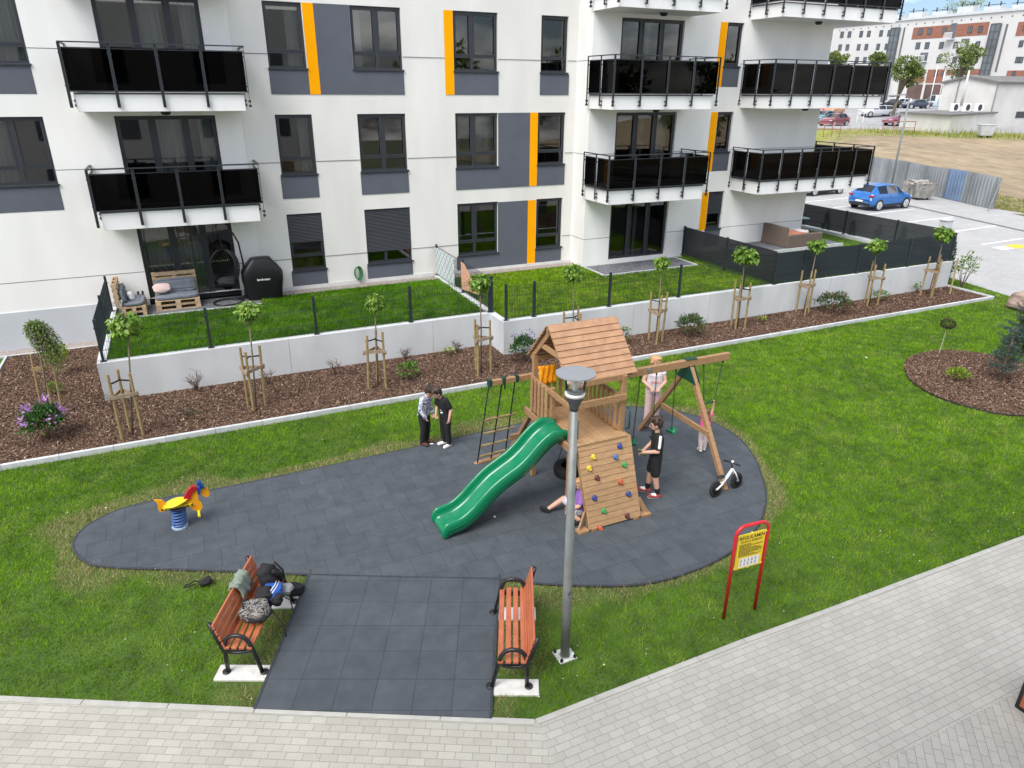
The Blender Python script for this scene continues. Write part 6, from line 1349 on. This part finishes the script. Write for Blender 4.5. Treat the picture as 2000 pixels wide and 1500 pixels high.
def car(label, loc, rz, paint, L_=4.15, W=1.78, Hh=1.52, kind='hatch', group=None, detail=True, name='parked_car'):
    T = thing(name, label, 'van' if kind == 'van' else 'car', loc, rz, group); k = L_/4.15; w = W/2; h = Hh/1.52
    #      x      zlow  zshoulder ztop  ytop  halfwidth
    S = {'hatch': [(-2.05,.42,.62,.66,.60,.74),(-1.99,.32,.80,.98,.70,.86),(-1.86,.28,.98,1.10,.66,.885),(-1.42,.26,1.02,1.46,.56,.89),(-.62,.26,1.0,1.52,.58,.89),(-.54,.26,1.0,1.525,.58,.89),(.30,.26,.98,1.49,.56,.89),(.40,.26,.98,1.46,.55,.89),(1.02,.26,.96,1.02,.66,.88),(1.5,.27,.88,.97,.62,.86),(1.88,.30,.74,.84,.55,.80),(2.05,.36,.58,.64,.5,.70)],
         'sedan': [(-2.05,.42,.62,.70,.60,.74),(-1.97,.32,.82,.92,.68,.84),(-1.45,.28,.90,.97,.66,.88),(-.85,.26,.94,1.36,.54,.89),(-.42,.26,.94,1.42,.56,.89),(-.34,.26,.94,1.42,.56,.89),(.25,.26,.92,1.39,.55,.89),(.34,.26,.92,1.36,.54,.89),(.95,.26,.90,.95,.66,.88),(1.5,.27,.82,.89,.62,.86),(1.88,.30,.70,.78,.55,.80),(2.05,.36,.56,.62,.5,.70)],
         'estate': [(-2.05,.42,.70,.80,.62,.76),(-2.0,.30,.90,.98,.68,.86),(-1.9,.28,.96,1.08,.64,.885),(-1.55,.26,.98,1.44,.56,.89),(-.62,.26,.96,1.47,.58,.89),(-.54,.26,.96,1.475,.58,.89),(.28,.26,.94,1.44,.56,.89),(.37,.26,.94,1.41,.55,.89),(1.0,.26,.92,.97,.66,.88),(1.5,.27,.84,.91,.62,.86),(1.88,.30,.72,.80,.55,.80),(2.05,.36,.56,.62,.5,.70)],
         'van': [(-2.05,.40,1.0,1.1,.80,.84),(-2.03,.30,1.2,2.0,.74,.88),(-1.9,.28,1.25,2.08,.74,.89),(-1.0,.26,1.25,2.1,.74,.89),(.2,.26,1.2,2.1,.74,.89),(.28,.26,1.2,2.1,.74,.89),(.9,.26,1.15,2.06,.72,.89),(.98,.26,1.15,2.02,.70,.89),(1.55,.26,1.1,1.2,.68,.88),(1.75,.27,1.0,1.06,.66,.86),(1.95,.30,.82,.94,.58,.80),(2.05,.36,.6,.7,.5,.72)]}[kind]
    vs = []
    for x, zl, zs, zt, yt, hw in S:
        hw *= w/.89; yt *= w/.89; half = [(0,zl),(hw*.9,zl),(hw,zl+.14),(hw*1.005,(zl+zs)/2+.08),(hw*.965,zs),(min(yt+.03,hw*.93),max(zt-.05,zs+.01)),(yt*.86,zt),(0,zt+.018)]
        row = half+[(-y, z) for y, z in half[-2:0:-1]]; vs += [(x*k, y, z*h) for y, z in row]
    n = 14; fb, fg = [], []
    for i in range(len(S)-1):
        for j in range(n):
            f = (i*n+j, i*n+(j+1) % n, (i+1)*n+(j+1) % n, (i+1)*n+j); side = j in (4, 9); top = j in (5,6,7,8)
            g = (side and i in (3, 5) or (side and i == 2 and kind in ('estate',))) or (side and i == 7) or (top and i in (2, 7) and j in (6,7))
            if kind == 'van' and i == 3: g = False
            (fg if g else fb).append(f)
    fb += [tuple(range(n))[::1], tuple(reversed(range((len(S)-1)*n, len(S)*n)))]
    bd = MB().add(vs, fb).build('body', paint, T, smooth=False); bd.data.polygons.foreach_set('use_smooth', [True]*len(bd.data.polygons)); bd.modifiers.new('b', 'BEVEL').width = .02
    MB().add(vs, fg).build('windows', mat('car_glass', (.02,.025,.03), .05, .1, 3, spec=.8), T)
    wx = (-1.28*k, 1.32*k); wr = .325*h**.5
    for x in wx:
        for s in (-1, 1):
            MB().lathe([(wr+.05,-.012),(wr+.05,.012)], (x, s*(w-.004), wr), 20, 'y').build('wheel_arch', BLACK, T)
            WH = MB().lathe([(wr-.1,-.10),(wr-.02,-.105),(wr,-.07),(wr,.07),(wr-.02,.105),(wr-.1,.10)], (x, s*(w-.085), wr), 24, 'y').build('wheel', RUBBERB, T, smooth=True)
            mb = MB().lathe([(wr-.095,-.02),(wr-.095,.02)], (x, s*(w-.02), wr), 20, 'y')
            mb.build('rim', BLACK, WH); mb = MB()
            for q in range(5): a = q*1.2566; mb.bar((x,s*(w+.024),wr),(x+(wr-.09)*math.cos(a),s*(w+.024),wr+(wr-.09)*math.sin(a)),.02,.07,up=(0,1,0)) 
            mb.lathe([(wr-.10,-.012),(wr-.075,.006),(wr-.075,.012),(wr-.11,.012)], (x, s*(w+.024), wr), 20, 'y'); mb.build('spokes', mat('alloy', (.6,.6,.6), .35, .1, 5, metal=.6), WH)
    RL = mat('tail_red', (.35,.01,.01), .2); HLt = mat('head_glass', (.6,.62,.65), .1)
    for s in (-1, 1):
        MB().box(-2.04*k,-1.86*k,s*w*.62,s*w*.975,.84*h,.94*h).build('tail_light', RL, T, bevel=.02); MB().box(1.72*k,1.93*k,s*w*.55,s*w*.90,.66*h,.76*h).build('headlight', HLt, T, bevel=.02)
        MB().ball((.72*k, s*(w+.09), 1.0*h), .1, 10, 6, (.7,1,.75)).build('wing_mirror', paint, T, smooth=True)
        if detail:
            MB().box(-1.0*k,1.0*k,s*(w-.03),s*(w+.012),.24,.36).build('sill_trim', BLACK, T, bevel=.01)
            for x in (-.3,.55): MB().box((x-.1)*k,(x+.02)*k,s*(w*.98),s*(w+.02),.86*h,.885*h).build('door_handle', paint, T)
    if detail:
        MB().box(-2.085*k,-1.9*k,-w*.80,w*.80,.30,.50).build('bumper', BLACK, T, bevel=.03); MB().box(-2.10*k,-2.07*k,-.26,.26,.54,.65).build('number_plate', WHITEP, T)
    return T
BLUEC = mat('blue_car_paint', (.010,.125,.40), .28, .04, 3, coat=.6); SILV = mat('silver_car_paint', (.50,.51,.52), .3, .04, 3, coat=.5, metal=.3)
car('bright blue hatchback parked nose to the kerb beside the corner garden', (41.52, 32.45, -.01), R(3), BLUEC, 4.2, 1.82, 1.58)
p = G(1612, 381, 0); car('silver car half hidden behind the corner of the apartment block', (p.x+.1, p.y+.9, -.01), R(4), SILV, 4.3, 1.8, 1.5, 'estate')
FG = 'cars parked far off by the long building'
def on_land(x, y):
    d = ray(x, y); h = math.hypot(d.x, d.y); k = 74/h
    while k*h < 170 and CAMZ+d.z*k > TH(d.x*k, d.y*k): k += .1/h
    return Vector((d.x*k, d.y*k, TH(d.x*k, d.y*k)))
def fcar(label, x, y, z, rz, paint, kind, L_=4.3): q = on_land(x, y); car(label, q, R(rz), paint, L_, 1.8, 2.0*.76 if kind != 'van' else 1.52, kind, FG, False)
cp = lambda nme, c: mat('car_paint_'+nme, c, .3, .04, 3, coat=.5)
fcar('silver estate car crossing the far car park', 1713, 227.5, 2.95, 158, cp('silver', (.55,.57,.6)), 'estate', 4.7)
fcar('far red car, half behind the balcony, left of the orange one', 1604, 224, 2.95, 200, cp('red', (.55,.06,.10)), 'hatch'); fcar('far orange car beside the red one', 1626, 224.5, 2.95, 200, cp('orange', (.55,.22,.08)), 'hatch')
fcar('far dark teal car below the red one', 1608, 240, 2.95, 190, cp('teal', (.08,.20,.24)), 'hatch'); fcar('far maroon car behind the rusty railing', 1628, 246, 2.95, 190, cp('maroon', (.20,.05,.06)), 'hatch')
fcar('far plum-coloured car behind the pale barrier', 1757, 245, 2.95, 165, cp('plum', (.22,.08,.12)), 'hatch')
fcar('far black car at the right end of the middle balcony', 1738, 211, 2.95, 150, cp('black', (.02,.022,.028)), 'sedan'); fcar('far dark blue saloon beside the white car', 1789, 212, 2.95, 160, cp('navy', (.03,.04,.07)), 'sedan', 4.6); fcar('far white car between the black and the dark blue one', 1762, 211, 2.95, 100, cp('white', (.7,.7,.7)), 'hatch')
fcar('pale van next to the concrete building', 1828, 212, 2.95, 120, cp('pale', (.45,.52,.56)), 'van', 4.6)
# street lamps, poles, barriers, bin
def pole(name, label, base, topz, arm=None, r=.06, m=GALV, cat='lamp'):
    T = thing(name, label, cat, base); h = topz-base.z; pts = [(0,0,0),(0,0,h)]
    MB().tube([(0,0,0),(0,0,h*.5),(0,0,h)], [r,r*.85,r*.6], 8).build('pole', m, T, smooth=True)
    if arm: MB().tube([(0,0,h-.02),(arm[0]*.3,arm[1]*.3,h+.25),(arm[0],arm[1],h+.15)], r*.5, 7).build('arm', m, T, smooth=True); MB().ball((arm[0],arm[1],h+.15), .2, 10, 6, (1.4,1.4,.4)).build('lamp_head', m, T, smooth=True)
b = AT(1738, 375, 60); b.z = 0; t = F(1775, 192, b.y); pole('street_lamp', 'tall thin street lamp behind the corrugated fence', b, t.z, (-1.0,.6), .085)
b = G(1877, 207, 2.95); pole('utility_pole', 'grey pole in front of the concrete building', AT(1877, 207, 76), AT(1891, 137, 76).z, None, .12, CONC, 'pole')
for x0, x1, y0, y1, nme in ((1813,1829,212,128,'left'), (1831,1842,205,138,'right')): q = AT(x0, y0, 118); pole('flagpole', nme+' one of two thin pale poles before the long building', q, AT(x1, y1, 118).z, None, .07, WHITEP, 'pole')
RUST = mat('rust_paint', (.30,.12,.09), .7, .3, 6)
def barrier(label, x0, x1, yb, yt, m, nb=3):
    a, b = G(x0, yb, 2.9), G(x1, yb, 2.9); h = AT(x0, yt, math.hypot(a.x, a.y)).z-2.9; T = thing('barrier', label, 'barrier', a); a0 = Vector((0,0,-.1)); d = b-a; mb = MB()
    for k in range(nb+1): p = d*k/nb; mb.tube([p+Vector((0,0,-.3)), p+Vector((0,0,h))], .04, 6)
    mb.tube([(0,0,h), d+Vector((0,0,h))], .04, 6).tube([(0,0,h*.5), d+Vector((0,0,h*.5))], .03, 6); mb.build('rail', m, T)
barrier('rust-coloured railing at the edge of the field, left', 1592, 1640, 262, 242, RUST); barrier('pale red barrier at the entrance of the field', 1722, 1784, 262, 237, RUST)
barrier('low white hoop beside the silver estate car', 1672, 1684, 243, 214, WHITEP, 1)
q = on_land(1922, 269); T = thing('waste_container', 'pale four-wheeled waste bin before the white gable', 'bin', q, R(-35))
MB().add([(-.5,-.38,.2),(.5,-.38,.2),(.5,.38,.2),(-.5,.38,.2),(-.68,-.5,1.15),(.68,-.5,1.15),(.68,.5,1.15),(-.68,.5,1.15)], [(3,2,1,0),(0,1,5,4),(1,2,6,5),(2,3,7,6),(3,0,4,7),(4,5,6,7)]).build('body', mat('bin_grey', (.45,.47,.48), .5, .1, 3), T, bevel=.03)
MB().box(-.72,.72,-.54,.54,1.152,1.24).build('lid', MATS['bin_grey'], T, bevel=.05); mb = MB()
for x in (-.4,.4):
    for y in (-.3,.3): mb.lathe([(.1,-.03),(.1,.03)], (x,y,.1), 10, 'y')
mb.build('wheel', RUBBERB, T)
# concrete building with annex
CB_ = mat('pale_concrete', (.55,.54,.51), .9, .10, .5, .3, 8); RFM = mat('roof_felt', (.16,.155,.15), .9, .15, 1)
c0 = G(1927, 252, 2.9); zt = FX(1946, 159, c0.x).z; yb = FX(1845, 157, c0.x).y; ym = FX(1893, 148, c0.x).y; zr = FX(1893, 148, c0.x).z
T = thing('concrete_building', 'blank pale concrete building with a shallow dark roof and air conditioners on its annex', 'building', c0)
P_(MB().add([(c0.x,c0.y,2.4),(c0.x+24,c0.y,2.4),(c0.x+24,yb,2.4),(c0.x,yb,2.4),(c0.x,c0.y,zt),(c0.x+24,c0.y,zt),(c0.x+24,yb,zt),(c0.x,yb,zt),(c0.x,ym,zr),(c0.x+24,ym,zr)], [(0,1,5,4),(1,2,6,9,5),(2,3,7,6),(3,0,4,8,7)]).build('wall', CB_, T))
P_(MB().plate([(c0.x-.25,c0.y-.3,zt-.02),(c0.x+24,c0.y-.3,zt-.02),(c0.x+24,ym,zr+.05),(c0.x-.25,ym,zr+.05)], .25).plate([(c0.x-.25,ym,zr+.05),(c0.x+24,ym,zr+.05),(c0.x+24,yb+.3,zt),(c0.x-.25,yb+.3,zt)], .25).build('roof', RFM, T))
P_(MB().tube([(c0.x-.06,c0.y-.06,2.8),(c0.x-.06,c0.y-.06,zt)], .07, 6).tube([(c0.x-.08,ym+1,5),(c0.x-.08,ym+1,zr-.3)], .07, 6).build('downpipe', mat('pipe_grey', (.2,.2,.2), .6), T))
w0 = F(1986, 218, c0.y-.02); w1 = F(2006, 230, c0.y-.02); P_(MB().box(w0.x,w1.x+1,c0.y-.05,c0.y+.02,w1.z,w0.z).build('window', FRAME, T))
a0 = G(1850, 262, 2.9); at = F(1850, 227, a0.y).z; AN = [(a0.x,a0.y),(c0.x,c0.y-.6),(c0.x,c0.y+6.5),(a0.x+3.2,a0.y+8.4)]
P_(MB().prism(AN, 2.4, at).build('annex_wall', mat('annex_plaster', (.60,.59,.55), .9, .08, .7), T))
cx = sum(p[0] for p in AN)/4; cy = sum(p[1] for p in AN)/4; P_(MB().prism([(cx+(x-cx)*1.05, cy+(y-cy)*1.05) for x, y in AN], at+.002, at+.18).build('annex_roof', RFM, T))
for q in (Vector((81.5,56.6,0)), Vector((82.7,56.0,0)), Vector((83.9,55.4,0))):
    AC = P_(MB().box(q.x-.5,q.x+.5,q.y-.2,q.y+.2,at+.3,at+1.15).build('air_conditioner', WHITEP, T))
    MB().lathe([(.34,-.22),(.34,-.205),(.0,-.205)], (q.x-.1,q.y,at+.72), 16, 'y').build('fan', BLACK, AC)
# long building far behind
QX = 150.0; Q = lambda x, y: FX(x, y, QX)
yl, yr = Q(1627, 60).y, Q(2260, 60).y; ztp = Q(1700, 46).z
LB = thing('long_building', 'long white five-storey building with red brick panels and glazed stair towers, far behind', 'building', (QX, (yl+yr)/2, 2.9))
P_(MB().box(QX, QX+12, yr, yl, 2.0, ztp).build('wall', mat('far_render', (.52,.515,.50), .9, .08, .15), LB)); P_(MB().box(QX-.3, QX+12.3, yr-.3, yl+.3, ztp+.002, ztp+.5).build('roof', CONC, LB))
BRK = brick_mat('far_brick', (.27,.085,.05), (.21,.07,.04), (.3,.22,.18), .5, .16, 0, .02, .9, plane='yz', var=.15); GLZ = mat('far_glass', (.09,.105,.12), .12, .3, .3, spec=.7)
def quad(name, x0, y0, x1, y1, m, off, parent=LB, frame=0):
    a, b = Q(x0, y0), Q(x1, y0); bz = Q(x0, y1).z; o = MB().box(QX-off, QX-off+.05 if off < .1 else QX, b.y, a.y, bz, a.z).build(name, m, parent); return P_(o) if parent is LB else o
for x0, y0, x1, y1 in ((1785,54,1931,77),(1990,43,2090,70),(1773,136,1808,162),(1813,136,1846,162),(1850,136,1914,147),(1968,138,2060,150),(2130,38,2230,66)): quad('brick_panel', x0, y0, x1, y1, BRK, .06)
for x0, x1 in ((1774,1803),(1808,1842)): quad('shop_front', x0, 165, x1, 194, mat('shop_dark', (.10,.06,.05), .4, .4, .3), .05)
def fw(x, y0, y1, w_=7.5, dark=None):
    a, b = Q(x, y0), Q(x+w_, y0); b.z = Q(x, y1).z; wn = P_(MB().box(QX-.09, QX+.02, b.y, a.y, b.z, a.z).build('window', FRAME, LB)); mm = (a.y+b.y)/2
    mb = MB()
    for u0, u1 in ((b.y+.12, mm-.06), (mm+.06, a.y-.12)): mb.add([(QX-.095,u1,b.z+.12),(QX-.095,u0,b.z+.12),(QX-.095,u0,a.z-.12),(QX-.095,u1,a.z-.12)], [(0,1,2,3)])
    mb.build('pane', GLZ, wn)
for x in (1642.5,1657,1680,1695,1719,1735): fw(x, 62-(x-1640)*.035, 74-(x-1640)*.035, 6.5)
for x in (1638.5,1653,1675,1690,1713,1729.5): fw(x, 87-(x-1640)*.02, 99-(x-1640)*.02, 6.5)
for x in (1634,1649,1671.5,1687,1709,1727): fw(x, 111.5, 123, 6.5)
for x in (1795,1813,1842,1892,1912,2000,2020,2050,2140,2170): fw(x, 56-(x-1795)*.04, 69-(x-1795)*.04, 9)
for x in (1790,1808,1836,1864,1907,1992,2030,2150): fw(x, 83-(x-1790)*.02, 96-(x-1790)*.02, 8.5)
for x in (1786,1803,1831,1862,1902,1985,1992,2030): fw(x, 111, 123, 8)
for x in (1780,1796,1826,1840,1868,1978,2010): fw(x, 139, 149, 7)
for x0, y0, x1, y1 in ((1744,55,1760,130),(1940,47,1958,146),(2100,42,2118,150)):
    a, b = Q(x0, y0), Q(x1, y1); a2 = Q(x0, y0+2); st = P_(MB().box(QX-.5, QX+.02, Q(x1,y0).y, a.y, 4, a.z).build('stair_tower', GLZ, LB)); mb = MB(); ya, yb_ = Q(x1,y0).y, a.y
    for k in range(12): z = 4+(a.z-4)*k/11; mb.box(QX-.56, QX-.502, ya, yb_, z-.07, z+.07)
    for y in (ya, (ya+yb_)/2, yb_): mb.box(QX-.57, QX-.5, y-.08, y+.08, 4, a.z)
    mb.build('mullion', mat('far_frame', (.07,.075,.08), .5), st)
for x0, x1 in ((1766,1769),(1966,1970)): quad('slit_window', x0, 54-(x0-1766)*.035, x1, 140, mat('slit', (.12,.11,.11), .6), .06)
for x0, y0, x1, y1 in ((1857,46,1872,78),(1877,76,1896,100),(1797,103,1815,122)):
    a, b = Q(x0, y0), Q(x1, y0); b.z = Q(x0, y1).z; bl = P_(MB().box(QX-1.3, QX, b.y, a.y, b.z, b.z+.25).build('balcony', CONC, LB)); mb = MB()
    for k in range(9): y = b.y+(a.y-b.y)*k/8; mb.bar((QX-1.28,y,b.z+.25),(QX-1.28,y,b.z+1.3),.06,.06)
    mb.bar((QX-1.28,b.y,b.z+1.3),(QX-1.28,a.y,b.z+1.3),.07,.07); mb.build('railing', WHITEP, bl); MB().box(QX-.08, QX+.01, b.y+.2, a.y-.2, b.z+.25, a.z).build('balcony_door', GLZ, bl)
mb = MB(); rr = random.Random(8)
for k in range(34): y = yr+(yl-yr)*k/33; mb.box(QX-.04, QX, y-.12, y+.12, ztp-1.0, ztp-.76)
P_(mb.build('wall_vent', FRAME, LB))
for k in range(12):
    y = yr+(yl-yr)*(k+.4)/12; h = .7+.6*rr.random(); P_(MB().box(QX+2, QX+4, y-1.6, y+1.6, ztp+.5, ztp+.5+h).build('chimney_block', CONC, LB)); P_(MB().box(QX+2.6, QX+2.7, y-2.2, y+2.2, ztp+.8+h, ztp+.9+h).tube([(QX+2.65,y-1.2,ztp+.5+h),(QX+2.65,y-1.2,ztp+1.3+h)], .12, 6).tube([(QX+2.65,y+1.2,ztp+.5+h),(QX+2.65,y+1.2,ztp+1.4+h)], .12, 6).build('roof_aerial', BLACK, LB))
def tree(label, base, ctr, rx, rz_, n=3000, group='trees before the long building', size=.34):
    T = thing('street_tree', label, 'tree', base, 0, group); c = ctr-base; mb = MB(); mb.tube([(0,0,-.2), c*.35+Vector((.1,0,0)), c*.75], [.22,.17,.1], 8)
    cl = []
    for k in range(22):
        u = Vector((random.gauss(0,1), random.gauss(0,1), random.gauss(0,.9))).normalized()*random.uniform(.35,1.05); q = c+Vector((u.x*rx, u.y*rx, u.z*rz_)); cl.append(q); mb.tube([c*random.uniform(.35,.7), c*.8+(q-c)*.3, q], [.09,.06,.03], 5)
    mb.build('trunk', BARK, T, smooth=True); ci = rng.integers(0, len(cl), n); C0 = np.array(cl)[ci]; cr = rng.uniform(.16, .42, len(cl))[ci][:,None]; u = unit(rng.normal(0,1,(n,3))); rad = rng.uniform(.2,1,(n,1))**.5*np.array((rx,rx,rz_*.8))*cr
    leaf_mesh('crown', C0+u*rad, u+rng.normal(0,.6,(n,3)), size, .6, pick([(.14,.21,.045),(.24,.31,.09),(.08,.13,.03),(.34,.40,.15)], n), T); return T
for b, c, hw, hh, d, lab in (((1746,205),(1768,137),36,33,112,'leaning tree with open crown before the long building'),((1868,190),(1880,118),44,34,128,'broad round tree behind the concrete building'),((1626,170),(1633,115),20,15,125,'small tree at the left end of the long building'),((1708,175),(1713,116),18,14,128,'small tree above the middle balcony, before the stair tower')):
    B = AT(*b, d); B.z = TH(B.x, B.y); C_ = AT(*c, d); e = AT(c[0]+hw, c[1], d); tree(lab, B, C_, (e-C_).length, AT(c[0], c[1]-hh, d).z-C_.z)
B = AT(1876, 120, 225); B.z = 3; C_ = AT(1877, 20, 225); tree('tree top showing above the roof of the long building', B, C_, 5.2, 4.4, 1800)
# the block the photograph was taken from, behind the camera: it mirrors in the panes
OB = thing('opposite_building', 'plain white block across the court, behind the viewer', 'building', (0, -3, 0))
mb = MB(); hs = []
for k in range(3):
    for x in (-18,-14.5,-11,-6.5,-3,1.8,5.3): hs.append((x, x+1.5, 1.3+2.95*k, 3.0+2.95*k))
xs = (-24, 9.5); Y0 = -.9
for a, b, c, d in hs: P_(MB().box(a, b, Y0, Y0+.03, c, d).build('window', GLZ, OB))
P_(MB().box(xs[0], xs[1], -12, Y0-.002, -.05, 11.2).build('wall', PLASTER_SIDE, OB))
for x, y, r_, h in ((27,-9,3.2,6.5),(34,-14,3.8,8),(41,-8,3.0,6),(22,-16,3.6,9),(50,-18,4,8)): tree('broad leafy tree behind the viewer, seen only in the window panes', Vector((x,y,-.05)), Vector((x+.3,y,h)), r_, 2.6, 1200, 'trees mirrored in the panes', .6)
